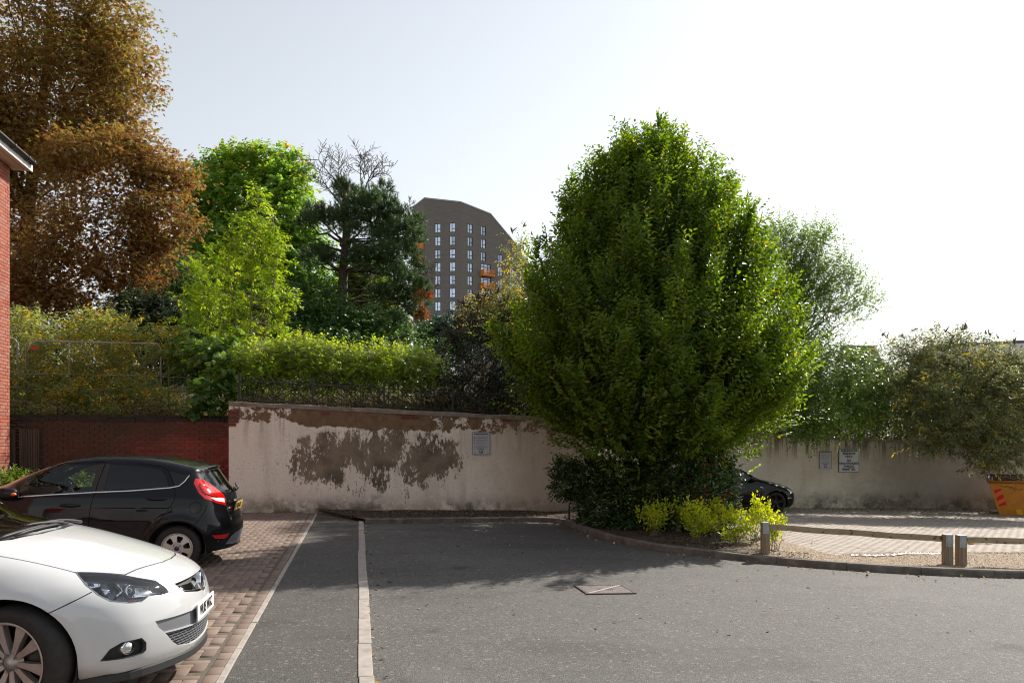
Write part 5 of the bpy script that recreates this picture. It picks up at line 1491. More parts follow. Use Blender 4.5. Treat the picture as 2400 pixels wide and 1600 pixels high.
limbs(gt, M['bark_grey'], [at(1890, 985, Z), at(1880, 880, Z), at(1870, 760, Z), at(1860, 600, Z)], list(P[RNG.choice(len(P), 60, False)])+list(P2[RNG.choice(len(P2), 20, False)])+[at(2010, 700, Z), at(1970, 640, Z)], .1, (.03, .006), .04)

# -------- buddleia and other shrubs
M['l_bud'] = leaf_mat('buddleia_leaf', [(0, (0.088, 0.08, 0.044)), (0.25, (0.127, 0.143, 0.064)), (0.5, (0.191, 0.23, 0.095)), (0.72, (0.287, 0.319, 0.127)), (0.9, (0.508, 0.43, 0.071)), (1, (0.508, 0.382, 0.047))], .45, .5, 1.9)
M['l_bud_dark'] = leaf_mat('shaded_buddleia_leaf', [(0, (0.024, 0.024, 0.017)), (0.4, (0.042, 0.05, 0.03)), (0.75, (0.072, 0.072, 0.042)), (0.93, (0.12, 0.09, 0.036)), (1, (0.204, 0.144, 0.024))], .35, .6, 1.4)  # shade put into the leaf colour, a darker copy of the buddleia leaf
M['spike'] = grainy('spent_flower', [(.3, (.05, .032, .022)), (.7, (.13, .085, .055))], .95, 40, .3, .004)
def spikes(root, pts, lo=.12, hi=.24, spread=.8):
    mb = MB()
    for p in pts:
        for k in range(RNG.integers(1, 4)):
            d = nrm(np.array(UP)+RNG.normal(size=3)*spread); L = RNG.uniform(lo, hi); q = [np.array(p)]
            for j in range(5): d = nrm(d-UP*.12); q.append(q[-1]+d*L/5)
            mb.tube([tuple(x) for x in q], [.014, .022, .02, .016, .01, .003], 5)
    tag(put('flower_spikes', mb.mesh('flower_spikes'), M['spike'], root), kind='stuff')

def buddleia(px_base, depth, label, lobes, n, mat, base_r, yellow=.06, leaf=.13, spike_pts=(), stems=24, group='buddleia bushes on the walls', cull=.5, shell=.55, name='buddleia_bush', droop=.4):
    b = at(px_base[0], px_base[1], depth); root = plant(name, b, label, 'shrub', group)
    P, O, ix = sample_lobes(lobes, n, shell, .28, cull, .5)
    a = list(sprays(P, nrm(O+UP*.25), .4, 9, leaf, leaf*.27, .2, .7, .4, .9, droop, base_r, .15, .1))
    # whole sprigs turn yellow
    m = len(P); ysp = np.repeat(RNG.random(m) < yellow, 9); a[5] = np.where(ysp, .93+RNG.normal(size=len(ysp))*.05, np.minimum(a[5], .85))
    put('foliage', leaves_mesh('foliage', *a, shape='diamond', droop=.2), mat, root)
    ps = [branch_path(b+RNG.normal(size=3)*np.array([.5, .2, 0]), q, .12) for q in P[RNG.choice(m, stems, False)]]
    V, T = twigs_mesh(ps, [.018]*len(ps), [.005]*len(ps), 5); put('stems', tri_mesh('stems', V, T), M['bark_pale'] if mat is not M['l_bud_dark'] else M['bark'], root)
    if len(spike_pts):      # each spike sits on the topmost sprig beneath it
        tops = []
        for q in spike_pts:
            d = np.abs((P-q)@RIGHT); c = np.where(d < .3)[0]
            if len(c): tops.append(P[c[np.argmax(P[c, 2]-d[c])]]+UP*.12)
        spikes(root, tops)
    return root, P
Z = 23.7
top_sp = [at(x, y, Z+RNG.uniform(-.5, .5)) for x, y in ((2050, 800), (2072, 795), (2092, 782), (2100, 795), (2125, 785), (2143, 778), (2150, 800), (2175, 775), (2190, 790), (2222, 772), (2228, 782), (2255, 765), (2262, 775), (2280, 768), (2275, 785), (2300, 780), (2310, 790), (2340, 764), (2345, 775), (2362, 778), (2357, 795), (2390, 790), (2240, 800), (2320, 800), (2200, 805))]
buddleia((2250, 1015), Z, 'huge tangled buddleia draping over the streaked wall above the skip', [lobe(2110, 865, Z, 80, 62), lobe(2180, 830, Z, 70, 48), lobe(2250, 835, Z, 80, 50), lobe(2350, 872, Z, 80, 52), lobe(2440, 890, Z, 90, 70), lobe(2230, 910, Z-.6, 150, 80), lobe(2130, 945, Z-.6, 90, 62), lobe(2350, 930, Z-.6, 110, 85), lobe(2270, 1000, Z-1.3, 110, 42, 1), lobe(2180, 1020, Z-1.3, 70, 24, .6), lobe(2330, 1055, Z-1.5, 55, 32, .5), lobe(2290, 1085, Z-1.6, 26, 22, .3), lobe(2375, 1060, Z-1.5, 36, 40, .5), lobe(2200, 1045, Z-1.5, 26, 14, .3)],
         5600, M['l_bud'], .33, .05, .13, top_sp, 60)
Z = 21.5
buddleia((1120, 968), Z, 'shade-coloured buddleia above the wall by the railings, unseen top behind the hornbeam added for shade', [lobe(1060, 860, Z, 62, 70), lobe(1040, 920, Z-.8, 60, 50, .9), lobe(1100, 780, Z, 55, 50), lobe(1150, 740, Z, 60, 45), lobe(1150, 850, Z, 110, 90), lobe(1190, 790, Z, 60, 60), lobe(1120, 930, Z-.9, 120, 48, .9), lobe(1240, 900, Z-.8, 90, 80, 1), lobe(1270, 960, Z-1.5, 80, 24, .6), lobe(1320, 950, Z-1, 100, 60), lobe(1310, 800, Z, 110, 110, 1.5), lobe(1400, 760, Z, 110, 130, 1.5), lobe(1400, 620, Z, 95, 110, 1.4), lobe(1330, 680, Z, 75, 90, 1.3), lobe(1470, 600, Z, 70, 90, 1.3)],  # last tall lobes, hidden behind the hornbeam, are added to shade the paving
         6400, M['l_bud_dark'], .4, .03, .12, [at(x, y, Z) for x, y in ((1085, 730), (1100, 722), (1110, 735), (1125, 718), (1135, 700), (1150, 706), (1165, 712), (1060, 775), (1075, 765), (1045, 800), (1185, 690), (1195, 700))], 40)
Z = 22.9
r2, P2 = buddleia((1120, 968), Z, 'yellow leaved sprigs of a bush rising in front of the tower block foot', [lobe(1150, 730, Z, 55, 34, .6), lobe(1190, 745, Z, 45, 45, .6), lobe(1110, 740, Z, 35, 26, .5), lobe(1205, 610, Z, 14, 50, .3), lobe(1225, 570, Z, 10, 26, .2), lobe(1195, 690, Z, 28, 36, .4)], 520, M['l_bud'], .6, .3, .12, [at(x, y, Z) for x, y in ((1207, 572), (1215, 560), (1195, 590), (1182, 612))], 16, cull=0, shell=.9)
M['l_bud_lit'] = leaf_mat('sunlit_buddleia_leaf', [(0, (.1, .1, .05)), (.25, (.14, .17, .06)), (.5, (.2, .25, .08)), (.72, (.28, .31, .1)), (.9, (.5, .4, .05)), (1, (.55, .32, .03))], .5, .5, 2.2)  # sunlight put into the leaf colour and its translucence
Z = 21.3
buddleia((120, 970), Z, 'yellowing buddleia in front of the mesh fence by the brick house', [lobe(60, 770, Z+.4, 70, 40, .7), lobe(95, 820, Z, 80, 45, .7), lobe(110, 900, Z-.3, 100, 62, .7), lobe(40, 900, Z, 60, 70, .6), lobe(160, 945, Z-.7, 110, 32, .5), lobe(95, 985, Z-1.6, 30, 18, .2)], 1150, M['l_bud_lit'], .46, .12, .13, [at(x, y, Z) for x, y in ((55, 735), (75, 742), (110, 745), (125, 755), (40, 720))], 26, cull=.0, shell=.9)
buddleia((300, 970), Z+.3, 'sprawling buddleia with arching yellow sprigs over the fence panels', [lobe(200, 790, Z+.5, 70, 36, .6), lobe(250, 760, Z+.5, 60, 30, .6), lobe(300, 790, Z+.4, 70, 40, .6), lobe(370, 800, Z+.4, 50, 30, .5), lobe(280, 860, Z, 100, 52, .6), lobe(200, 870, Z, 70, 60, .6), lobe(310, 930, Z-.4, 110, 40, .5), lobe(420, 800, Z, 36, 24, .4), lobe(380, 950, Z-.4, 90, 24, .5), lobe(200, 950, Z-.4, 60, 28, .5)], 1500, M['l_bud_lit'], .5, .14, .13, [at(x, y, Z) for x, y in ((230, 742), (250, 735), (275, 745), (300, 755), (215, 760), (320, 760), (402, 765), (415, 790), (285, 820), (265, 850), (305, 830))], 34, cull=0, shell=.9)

# -------- ivy-clad shrub with pale berries, and the flowering climber
M['l_ivy'] = leaf_mat('ivy_leaf', [(0, (.02, .035, .016)), (.5, (.045, .08, .03)), (1, (.12, .16, .07))], .25, .22, 1.5, .7)
Z = 25.5
r = plant('ivy_bush', at(355, 930, Z), 'glossy ivy bush with pale seed heads under the brown tree', 'shrub')
P, O, ix = sample_lobes([lobe(330, 730, Z, 55, 38), lobe(385, 745, Z, 50, 45), lobe(350, 785, Z, 90, 40), lobe(420, 790, Z, 36, 30), lobe(300, 760, Z, 40, 40)], 1500, .4, .25, .5, .6)
a = sprays(P, O, .35, 9, .1, .085, .1, .8, .4, .8, .35, .4, .2, .12); put('foliage', leaves_mesh('foliage', *a), M['l_ivy'], r)
M['fluff'] = leaf_mat('seed_fluff', [(0, (.3, .27, .2)), (1, (.5, .46, .37))], .3, .9, 1.1)
def fluff(root, lobes, n, k=14, s=.028, front=.6, up_only=True):
    P, O, _ = sample_lobes(lobes, n, .1, .2, .5, front)
    if up_only: P = P[(O[:, 2] > .1)]
    c = np.repeat(P, k, 0)+RNG.normal(size=(len(P)*k, 3))*np.array([.06, .06, .04])
    tag(put('seed_heads', leaves_mesh('seed_heads', c, RNG.normal(size=c.shape), RNG.normal(size=c.shape), s, s*.9, RNG.random(len(c)), shape='diamond'), M['fluff'], root), kind='stuff')
fluff(r, [lobe(345, 708, Z, 34, 20), lobe(385, 735, Z, 20, 22), lobe(400, 735, Z, 20, 20)], 110)
ps = [branch_path(at(355, 930, Z), q, .1) for q in P[RNG.choice(len(P), 16, False)]]; V, T = twigs_mesh(ps, [.03]*16, [.006]*16, 5); put('stems', tri_mesh('stems', V, T), M['bark'], r)
M['l_clem'] = leaf_mat('clematis_leaf', [(0, (0.093, 0.155, 0.027)), (0.4, (0.185, 0.278, 0.04)), (0.75, (0.292, 0.384, 0.054)), (1, (0.431, 0.446, 0.076))], .5, .4, 2.0)
Z = 20.3
r = plant('wild_clematis', at(780, 955, Z), 'climber with fluffy cream seed heads smothering the railing', 'climber')
LB = [lobe(640, 845, Z, 75, 40, .6), lobe(700, 830, Z, 60, 36, .6), lobe(740, 850, Z, 60, 48, .6), lobe(800, 855, Z, 70, 40, .6), lobe(860, 850, Z, 70, 38, .6), lobe(930, 855, Z, 70, 42, .6), lobe(985, 870, Z, 50, 46, .6), lobe(610, 870, Z, 60, 40, .6), lobe(580, 890, Z, 40, 50, .5), lobe(700, 885, Z, 110, 26, .5), lobe(900, 885, Z, 120, 28, .5), lobe(565, 930, Z-.4, 22, 26, .3)]
P, O, ix = sample_lobes(LB, 3300, .5, .25, .45, .6)
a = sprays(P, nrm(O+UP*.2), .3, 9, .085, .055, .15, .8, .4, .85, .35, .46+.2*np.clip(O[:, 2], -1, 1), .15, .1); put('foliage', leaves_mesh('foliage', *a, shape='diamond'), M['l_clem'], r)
fluff(r, LB[:4], 520, 16, .032); fluff(r, LB[4:7], 220, 16, .03)
ps = []
for k in range(60):
    x = RNG.uniform(560, 990); q = P[RNG.integers(len(P))]; ps.append(branch_path(at(x, 940+(x-560)*.03, Z-.7), q, .1, .14))
for k in range(14):
    x = RNG.uniform(580, 900); ps.append(branch_path(at(x, 942, 19.05), at(x+RNG.uniform(-60, 60), 930+RNG.uniform(0, 40), 18.75), .25, .2, 9))
V, T = twigs_mesh(ps, [.009]*len(ps), [.004]*len(ps), 4); put('stems', tri_mesh('stems', V, T), M['bark'], r)

# -------- thickets closing the view behind fence and railing
for lab, base, LB, n, zz in (('dark bramble thicket behind the mesh fence at the brick house', at(100, 930, 29), [lobe(-60, 860, 29, 130, 75, 1.2), lobe(80, 850, 29, 120, 80, 1.2), lobe(220, 850, 29, 120, 75, 1.2), lobe(340, 850, 28.5, 100, 60, 1.2)], 2600, 29),
                             ('dark bramble thicket between mesh fence and sycamore foot', at(500, 930, 30), [lobe(450, 860, 29, 100, 60, 1.2), lobe(570, 850, 30, 110, 65, 1.2), lobe(700, 850, 31, 120, 60, 1.2), lobe(840, 850, 31, 120, 60, 1.2), lobe(960, 850, 31, 100, 70, 1.2)], 2600, 30),
                             ('dark bramble thicket behind the railing above the paved bay', at(2050, 1000, 27), [lobe(1830, 930, 26.6, 90, 70, 1), lobe(1950, 940, 26.6, 110, 70, 1), lobe(2080, 940, 26.6, 110, 75, 1), lobe(2210, 950, 26.6, 120, 75, 1), lobe(2350, 950, 26.6, 130, 80, 1)], 3000, 27)):
    r = plant('bramble_thicket', base, lab, 'shrub', 'bramble thickets on the bank')
    P, O, ix = sample_lobes(LB, n, .5, .25, .5, .55)
    a = sprays(P, O, .5, 8, .13, .085, .2, .7, .5, .85, .3, .38, .2, .14); put('foliage', leaves_mesh('foliage', *a, shape='diamond'), M['l_dark'], r)
    ps = [branch_path(base+RNG.normal(size=3)*np.array([1.2, .4, 0]), q, .1) for q in P[RNG.choice(len(P), 24, False)]]; V, T = twigs_mesh(ps, [.02]*24, [.006]*24, 4); put('stems', tri_mesh('stems', V, T), M['bark'], r)

# -------- undergrowth on the bank: dead brush and nettles
M['l_brush'] = leaf_mat('dry_brush', [(0, (.09, .065, .04)), (.45, (.2, .15, .095)), (.62, (.13, .15, .035)), (1, (.16, .22, .03))], .35, .7, 1.4)
n = 9000
bx = RNG.uniform(-12, 5.7, n); bt = RNG.uniform(.4, 7, n); bx2 = RNG.uniform(5.8, 24, n//3); bt2 = RNG.uniform(.3, 3.5, n//3)
bx = np.r_[bx, bx2]; bt = np.r_[bt, bt2]
P = np.stack([bx, yb(bx)+bt, terr(bx, bt)], 1)
green = np.sin(bx*1.7)*np.sin(bt*1.3+bx)+RNG.normal(size=len(bx))*.5
a = sprays(P, np.repeat([[0., 0, 1]], len(P), 0), .45, 7, .11, .05, .6, .2, .45, .9, .2, np.where(green > .25, .8, .28), .12, .1)
tag(link('undergrowth', leaves_mesh('undergrowth', *a, shape='diamond'), M['l_brush']), kind='stuff')

# -------- hedges in the bed
M['l_laurel'] = leaf_mat('laurel_leaf', [(0, (0.017, 0.042, 0.011)), (0.5, (0.042, 0.084, 0.018)), (1, (0.098, 0.154, 0.031))], .22, .2, 1.5, .6)
M['l_phot'] = leaf_mat('photinia_leaf', [(0, (0.018, 0.042, 0.013)), (0.5, (0.046, 0.091, 0.021)), (0.88, (0.117, 0.182, 0.033)), (0.93, (0.325, 0.026, 0.019)), (1, (0.455, 0.039, 0.026))], .25, .18, 1.5, .7)
def hedge(label, base, lobes, n, mat, leaf, red=0.0, stems=()):
    r = plant('hedge_bush', base, label, 'shrub', 'evergreen bushes round the hornbeam')
    P, O, ix = sample_lobes(lobes, n, .3, .14, .62, .6)
    a = list(sprays(P, O, .22, 8, leaf, leaf*.42, .3, .8, .4, .8, .1, .42, .17, .1)); a[5] = np.minimum(a[5], .84)
    if red:
        rr_ = np.repeat((RNG.random(len(P)) < red) & (P[:, 0] > 6.0), 8); a[5] = np.where(rr_, .97, a[5])
    put('foliage', leaves_mesh('foliage', *a, shape='oval', fold=.1), mat, r)
    ps = [branch_path(at(x0, y0, zz), at(x1, y1, zz), .03, .05) for x0, y0, x1, y1, zz in stems]+[branch_path(base+RNG.normal(size=3)*np.array([.18, .18, 0]), q, .05) for q in P[RNG.choice(len(P), 14, False)]]
    V, T = twigs_mesh(ps, [.028]*len(ps), [.008]*len(ps), 6); put('stems', tri_mesh('stems', V, T), M['bark'], r)
hedge('clipped dark laurel hedge at the left foot of the hornbeam', at(1400, 1225, 16.6), [lobe(1340, 1130, 17.0, 42, 34, .7), lobe(1390, 1125, 16.9, 60, 36, .9), lobe(1450, 1125, 16.5, 70, 42, 1.0), lobe(1420, 1180, 16.2, 70, 48, .9), lobe(1480, 1170, 16.0, 70, 56, .9), lobe(1440, 1215, 15.7, 46, 26, .5), lobe(1325, 1095, 17.1, 24, 12, .4), lobe(1480, 1225, 15.4, 46, 22, .5)], 2700, M['l_laurel'], .095, 0, [(1333, 1222, 1338, 1150, 17), (1357, 1224, 1375, 1160, 16.9), (1362, 1222, 1345, 1150, 16.9)])
hedge('glossy evergreen bush with red young leaves beside the black coupe', at(1610, 1235, 15.6), [lobe(1590, 1115, 15.9, 90, 40, 1.0), lobe(1650, 1115, 15.7, 56, 46, .9), lobe(1560, 1160, 15.6, 70, 62, .9), lobe(1630, 1165, 15.3, 80, 62, 1.0), lobe(1672, 1150, 15.4, 32, 60, .6), lobe(1665, 1205, 15.2, 30, 34, .5), lobe(1600, 1210, 15.1, 60, 34, .6), lobe(1530, 1195, 15.3, 40, 44, .6)], 3000, M['l_phot'], .085, .05)
M['l_yel'] = leaf_mat('golden_leaf', [(0, (0.129, 0.22, 0.019)), (0.4, (0.291, 0.375, 0.022)), (0.75, (0.485, 0.517, 0.025)), (1, (0.57, 0.62, 0.062))], 0.5, .35, 1.9)
gold = [((1462, 1250), 15.6, 62, 26, 'small golden shrub in the hedge shadow, nearest the corner kerb'), ((1534, 1263), 14.2, 86, 44, 'golden shrub in front of the dark laurel hedge'), ((1590, 1245), 14.6, 62, 30, 'low golden shrub tucked against the red tipped bush'),
        ((1631, 1280), 13.3, 104, 46, 'largest golden shrub, foremost in the bark bed'), ((1676, 1262), 14.2, 92, 28, 'golden shrub just behind the largest one'), ((1726, 1280), 13.3, 84, 36, 'golden shrub midway to the first rail post'), ((1770, 1276), 13.5, 104, 28, 'leggy golden shrub left of the first rail post'),
        ((1800, 1262), 14.3, 80, 22, 'thin golden shrub behind the first rail post'), ((1815, 1288), 12.8, 92, 20, 'spindly golden shrub right of the first rail post')]
for (x, y), zz, hpx, wpx, lab in gold:
    b = at(x, y, zz); r = plant('golden_shrub', b, lab, 'shrub', 'golden shrubs in the bed')
    s = zz/1840.0; ns = max(6, int(wpx/2.4)); ps = []; A = []
    for k in range(ns):
        tip_ = b+RIGHT*RNG.normal()*wpx*s*.46+FWD*RNG.normal()*wpx*s*.42+UP*hpx*s*RNG.uniform(.35, 1.08)
        pth = branch_path(b+RNG.normal(size=3)*np.array([.04, .04, 0]), tip_, .05, .12, 8); ps.append(pth); kk = 48
        tt_ = np.clip(RNG.normal(.8, .2, kk), .25, 1.02); q = np.stack([np.interp(tt_, np.linspace(0, 1, 8), pth[:, c]) for c in range(3)], 1)+RNG.normal(size=(kk, 3))*.05
        dd = nrm(RNG.normal(size=(kk, 3))+UP*.6)
        A.append((q, dd, nrm(UP*.6+RNG.normal(size=(kk, 3))*.6), RNG.uniform(.04, .07, kk), RNG.uniform(.024, .038, kk), .12+.46*tt_+RNG.normal(size=kk)*.16))
    put('foliage', leaves_mesh('foliage', *cat_(*A), shape='oval'), M['l_yel'], r)
    V, T = twigs_mesh(ps, [.006]*ns, [.003]*ns, 4); put('stems', tri_mesh('stems', V, T), M['bark_pale'], r)
# -------- sunlit ground cover under the house corner
M['l_gc'] = leaf_mat('ground_cover_leaf', [(0, (.06, .11, .02)), (.5, (.12, .2, .03)), (1, (.22, .29, .06))], .4, .35, 1.6)
Z = 17.0
r = plant('low_shrub', at(90, 1212, Z), 'low bright green shrub under the house corner behind the black hatchback', 'shrub')
P, O, ix = sample_lobes([lobe(-10, 1150, Z, 60, 42, .8), lobe(45, 1150, Z, 50, 38, .8), lobe(110, 1160, Z, 60, 38, .8), lobe(180, 1155, Z, 50, 44, .7), lobe(215, 1165, Z, 30, 36, .5)], 1100, .4, .2, .4, .6)
a = sprays(P, O, .2, 7, .085, .05, .3, .8, .4, .8, .1, .5, .2, .1); put('foliage', leaves_mesh('foliage', *a), M['l_gc'], r)

# -------- litter: bark chips, pebbles, fallen leaves
def scatter(name, xy, z, size, stops, mat=None, flat=.35, kind='stuff'):
    n = len(xy); C = np.c_[xy, z]
    a = RNG.uniform(0, 6.28, n); tilt = RNG.normal(size=n)*.35
    D = np.c_[np.cos(a), np.sin(a), tilt]; N = nrm(np.c_[RNG.normal(size=n)*.4, RNG.normal(size=n)*.4, np.ones(n)])
    sz = size*RNG.uniform(.5, 1.4, n)
    m = mat or leaf_mat(name, stops, .05, .8, 1.0)
    return tag(link(name, leaves_mesh(name, C, D, N, sz, sz*RNG.uniform(.35, .7, n), RNG.random(n), .1, .05, 'diamond'), m), kind=kind)
def in_bed(n, cond, extra=0):
    x = RNG.uniform(-.9, 17, n); y = RNG.uniform(8.9, 22.4, n); k = in_poly(np.c_[x, y], BED) & cond(x, y); return np.c_[x[k], y[k]]
q = in_bed(60000, lambda x, y: (x-.33*y < 2.9+.4*np.sin(y*3)) & (y < 19))
scatter('bark_chips', q, bed_z(q[:, 0], q[:, 1])+.008, .045, [(0, (.02, .012, .008)), (.4, (.07, .045, .03)), (.8, (.17, .11, .07)), (1, (.3, .22, .15))])
q = in_bed(90000, lambda x, y: (x-.33*y > 2.6) & (y < 11.5) & (x < 13))
n = len(q); sz = RNG.uniform(.006, .014, n); 
tet = np.array([(1, 0, -.3), (-.5, .87, -.3), (-.5, -.87, -.3), (0, 0, .75)]); ang = RNG.uniform(0, 6.28, n); c_, s_ = np.cos(ang), np.sin(ang)
Vp = np.empty((n, 4, 3)); Vp[:, :, 0] = (tet[None, :, 0]*c_[:, None]-tet[None, :, 1]*s_[:, None])*sz[:, None]*1.2; Vp[:, :, 1] = (tet[None, :, 0]*s_[:, None]+tet[None, :, 1]*c_[:, None])*sz[:, None]; Vp[:, :, 2] = tet[None, :, 2]*sz[:, None]
Vp += np.c_[q, bed_z(q[:, 0], q[:, 1])+.006][:, None]
T4 = np.array([(0, 1, 3), (1, 2, 3), (2, 0, 3)])
peb = leaf_mat('pebble', [(0, (.12, .08, .05)), (.35, (.3, .22, .15)), (.7, (.43, .34, .25)), (.93, (.55, .47, .38)), (1, (.1, .09, .09))], 0, .8, 1.0)
tag(link('gravel', tri_mesh('gravel', Vp.reshape(-1, 3), (T4[None]+(np.arange(n)*4)[:, None, None]).reshape(-1, 3), rnd=np.repeat(RNG.random(n), 4)), peb), kind='stuff')
lit = [(0, (.1, .06, .03)), (.5, (.3, .17, .05)), (.8, (.45, .3, .08)), (1, (.5, .45, .38))]
# leaves drifted along the kerb foot, thin over the tarmac, thick under the buddleia
k = RNG.integers(20, 190, 620); off = -RNG.exponential(.16, 620)-.01
q = KERB[k]+KN[k]*off[:, None]
q2 = np.c_[RNG.uniform(.2, 6, 240), RNG.uniform(6.5, 16.2, 240)]; q2 = q2[in_poly(q2, road_poly)]
q3 = np.c_[RNG.normal(.14, .03, 90), RNG.uniform(5.5, 16.8, 90)]
q = np.r_[q, q2, q3]; scatter('fallen_leaves', q, gz(q[:, 0], q[:, 1])+.006, .045, lit)
q = np.c_[RNG.uniform(8, 20, 2600), 22.5-RNG.exponential(.55, 2600)]; q = q[(q[:, 1] > 13) & (RNG.random(len(q)) < np.clip((q[:, 0]-8)/9, .12, 1))]
q = np.r_[q, np.c_[RNG.uniform(8, 18, 160), RNG.uniform(12, 21, 160)]]
scatter('bay_litter', q, bay_z(q[:, 0], q[:, 1])+.008, .06, [(0, (.05, .04, .02)), (.5, (.16, .15, .05)), (.8, (.3, .26, .12)), (1, (.5, .47, .4))])
q = np.c_[RNG.uniform(-3, -.9, 70), RNG.uniform(6, 18.5, 70)]; q = np.r_[q, np.c_[RNG.uniform(-2.8, 5.6, 500), 18.74-RNG.exponential(.12, 500)]]
scatter('wall_foot_litter', q, np.where(q[:, 0] > .2, bed_z(q[:, 0], q[:, 1]), gz(q[:, 0], q[:, 1])+.015)+.008, .04, lit)
# ------------------------------------------------------------ cars: a smooth body described by side profile, widths and rounding
def smax(a, b, k):
    h = np.clip(.5+.5*(a-b)/k, 0, 1); return b+(a-b)*h+k*h*(1-h)

class CarShape:
    """Half a car body (y >= 0), x forward, z up, origin on the ground midway between the axles."""
    def __init__(s, profile, wz, wx, bow_f, bow_r, crown, k, spine, flares=(), w0=.86, extra=None):
        P = np.asarray(profile, float); Q = np.vstack([P[-1], P, P[:2]]); out = []
        for i in range(1, len(Q)-2):
            for t in np.linspace(0, 1, 8, endpoint=False):
                a, b, c, d = Q[i-1], Q[i], Q[i+1], Q[i+2]
                out.append(.5*((2*b)+(c-a)*t+(2*a-5*b+4*c-d)*t*t+(3*b-a-3*c+d)*t**3))
        s.prof = np.array(out); s.wz = np.array(wz, float); s.wx = np.array(wx, float)
        s.bow_f, s.bow_r, s.crown, s.k, s.spine, s.fl, s.w0, s.extra = bow_f, bow_r, crown, k, spine, flares, w0, extra
        s.x0, s.z0, s.h = -3.2, -.4, .0125
        nx, nz = int(6.4/s.h), int(2.4/s.h)
        X, Z = np.meshgrid(s.x0+np.arange(nx)*s.h, s.z0+np.arange(nz)*s.h); q = np.stack([X.ravel(), Z.ravel()], 1)
        A = s.prof; B = np.roll(A, -1, 0); best = np.full(len(q), 1e9); ins = np.zeros(len(q), bool)
        for a, b in zip(A, B):
            e = b-a; t = np.clip(((q-a)@e)/max(e@e, 1e-12), 0, 1); dd = q-a-t[:, None]*e
            best = np.minimum(best, (dd*dd).sum(1))
            if a[1] != b[1]:
                c = (a[1] > q[:, 1]) != (b[1] > q[:, 1]); ins ^= c & (q[:, 0] < (b[0]-a[0])*(q[:, 1]-a[1])/(b[1]-a[1])+a[0])
        s.grid = (np.sqrt(best)*np.where(ins, -1, 1)).reshape(nz, nx)
    def sdf(s, x, z):
        u = np.clip((x-s.x0)/s.h, 0, s.grid.shape[1]-1.001); v = np.clip((z-s.z0)/s.h, 0, s.grid.shape[0]-1.001)
        i, j = u.astype(int), v.astype(int); fu, fv = u-i, v-j; g = s.grid
        return (g[j, i]*(1-fu)+g[j, i+1]*fu)*(1-fv)+(g[j+1, i]*(1-fu)+g[j+1, i+1]*fu)*fv
    def half_w(s, x, z):
        w = np.interp(z, s.wz[:, 0], s.wz[:, 1])*np.interp(x, s.wx[:, 0], s.wx[:, 1])
        for cx, cz, r, h in s.fl:
            d = np.hypot(x-cx, z-cz); w = w+h*np.exp(-((d-r)/.055)**2)*(z < cz+r+.2)
        return w
    def f(s, x, y, z):
        y = np.abs(y); t = (y/s.w0)**2
        t2 = (y/s.w0)**s.bow_f[2] if len(s.bow_f) > 2 else t
        bf = np.interp(z, [.3, 1.0], s.bow_f[:2]); br = np.interp(z, [.3, 1.0], s.bow_r)
        xs = x+np.where(x > 0, bf*t2*np.clip(x/1.2, 0, 1), -br*t*np.clip(-x/1.2, 0, 1))
        zs = z+s.crown*t*np.clip((z-.5)/.3, 0, 1)
        d1 = s.sdf(xs, zs); w = s.half_w(x, z); 
        if s.extra is not None: w = w+s.extra(x, z)
        return smax(d1, y-w, np.interp(z, [.3, .9, 1.3], s.k))
    def cast(s, O, D, tmax=1.6):
        O = np.asarray(O, float); D = np.asarray(D, float); lo = np.zeros(len(O)); hi = np.full(len(O), tmax)
        for _ in range(30):
            m = (lo+hi)/2; p = O+D*m[:, None]; ins = s.f(p[:, 0], p[:, 1], p[:, 2]) < 0
            lo = np.where(ins, m, lo); hi = np.where(ins, hi, m)
        return O+D*((lo+hi)/2)[:, None]
    def normal(s, p, e=.006):
        g = np.stack([s.f(p[:, 0]+e*(i == 0), p[:, 1]+e*(i == 1), p[:, 2]+e*(i == 2))-s.f(p[:, 0]-e*(i == 0), np.maximum(p[:, 1]-e*(i == 1), -9), p[:, 2]-e*(i == 2)) for i in range(3)], 1)
        return g/np.maximum(np.linalg.norm(g, axis=1, keepdims=True), 1e-9)
    R = .85
    def to_param(s, p):
        p = np.asarray(p, float); xa, xb, zs = s.spine; y = np.maximum(p[:, 1], 0); z = p[:, 2]-zs
        r = np.hypot(y, z); psi = np.arctan2(z, y)
        a = np.where(p[:, 0] > xb, xb+np.arctan2(p[:, 0]-xb, r)*s.R, np.where(p[:, 0] < xa, xa-np.arctan2(xa-p[:, 0], r)*s.R, p[:, 0]))
        return np.stack([a, psi*s.R], 1)
    def from_param(s, q):
        xa, xb, zs = s.spine; a = q[:, 0]; psi = q[:, 1]/s.R
        al = np.where(a > xb, (a-xb)/s.R, np.where(a < xa, (a-xa)/s.R, 0.0))
        O = np.stack([np.clip(a, xa, xb), np.zeros(len(a)), np.full(len(a), zs)], 1)
        D = np.stack([np.sin(al), np.cos(al)*np.cos(psi), np.cos(al)*np.sin(psi)], 1)
        return s.cast(O, D)
    # outlines drawn from the side (x, z), from the front (y, z) or from above (x, y)
    def side(s, pts):
        p = np.asarray(pts, float); n = len(p)
        return s.cast(np.c_[p[:, 0], np.zeros(n), p[:, 1]], np.tile([0., 1, 0], (n, 1)))
    def front(s, pts, d=1):
        p = np.asarray(pts, float); n = len(p)
        return s.cast(np.c_[np.full(n, .9*d), p[:, 0], p[:, 1]], np.tile([float(d), 0, 0], (n, 1)))
    def above(s, pts):
        p = np.asarray(pts, float); n = len(p)
        return s.cast(np.c_[p[:, 0], p[:, 1], np.full(n, .5)], np.tile([0., 0, 1], (n, 1)))

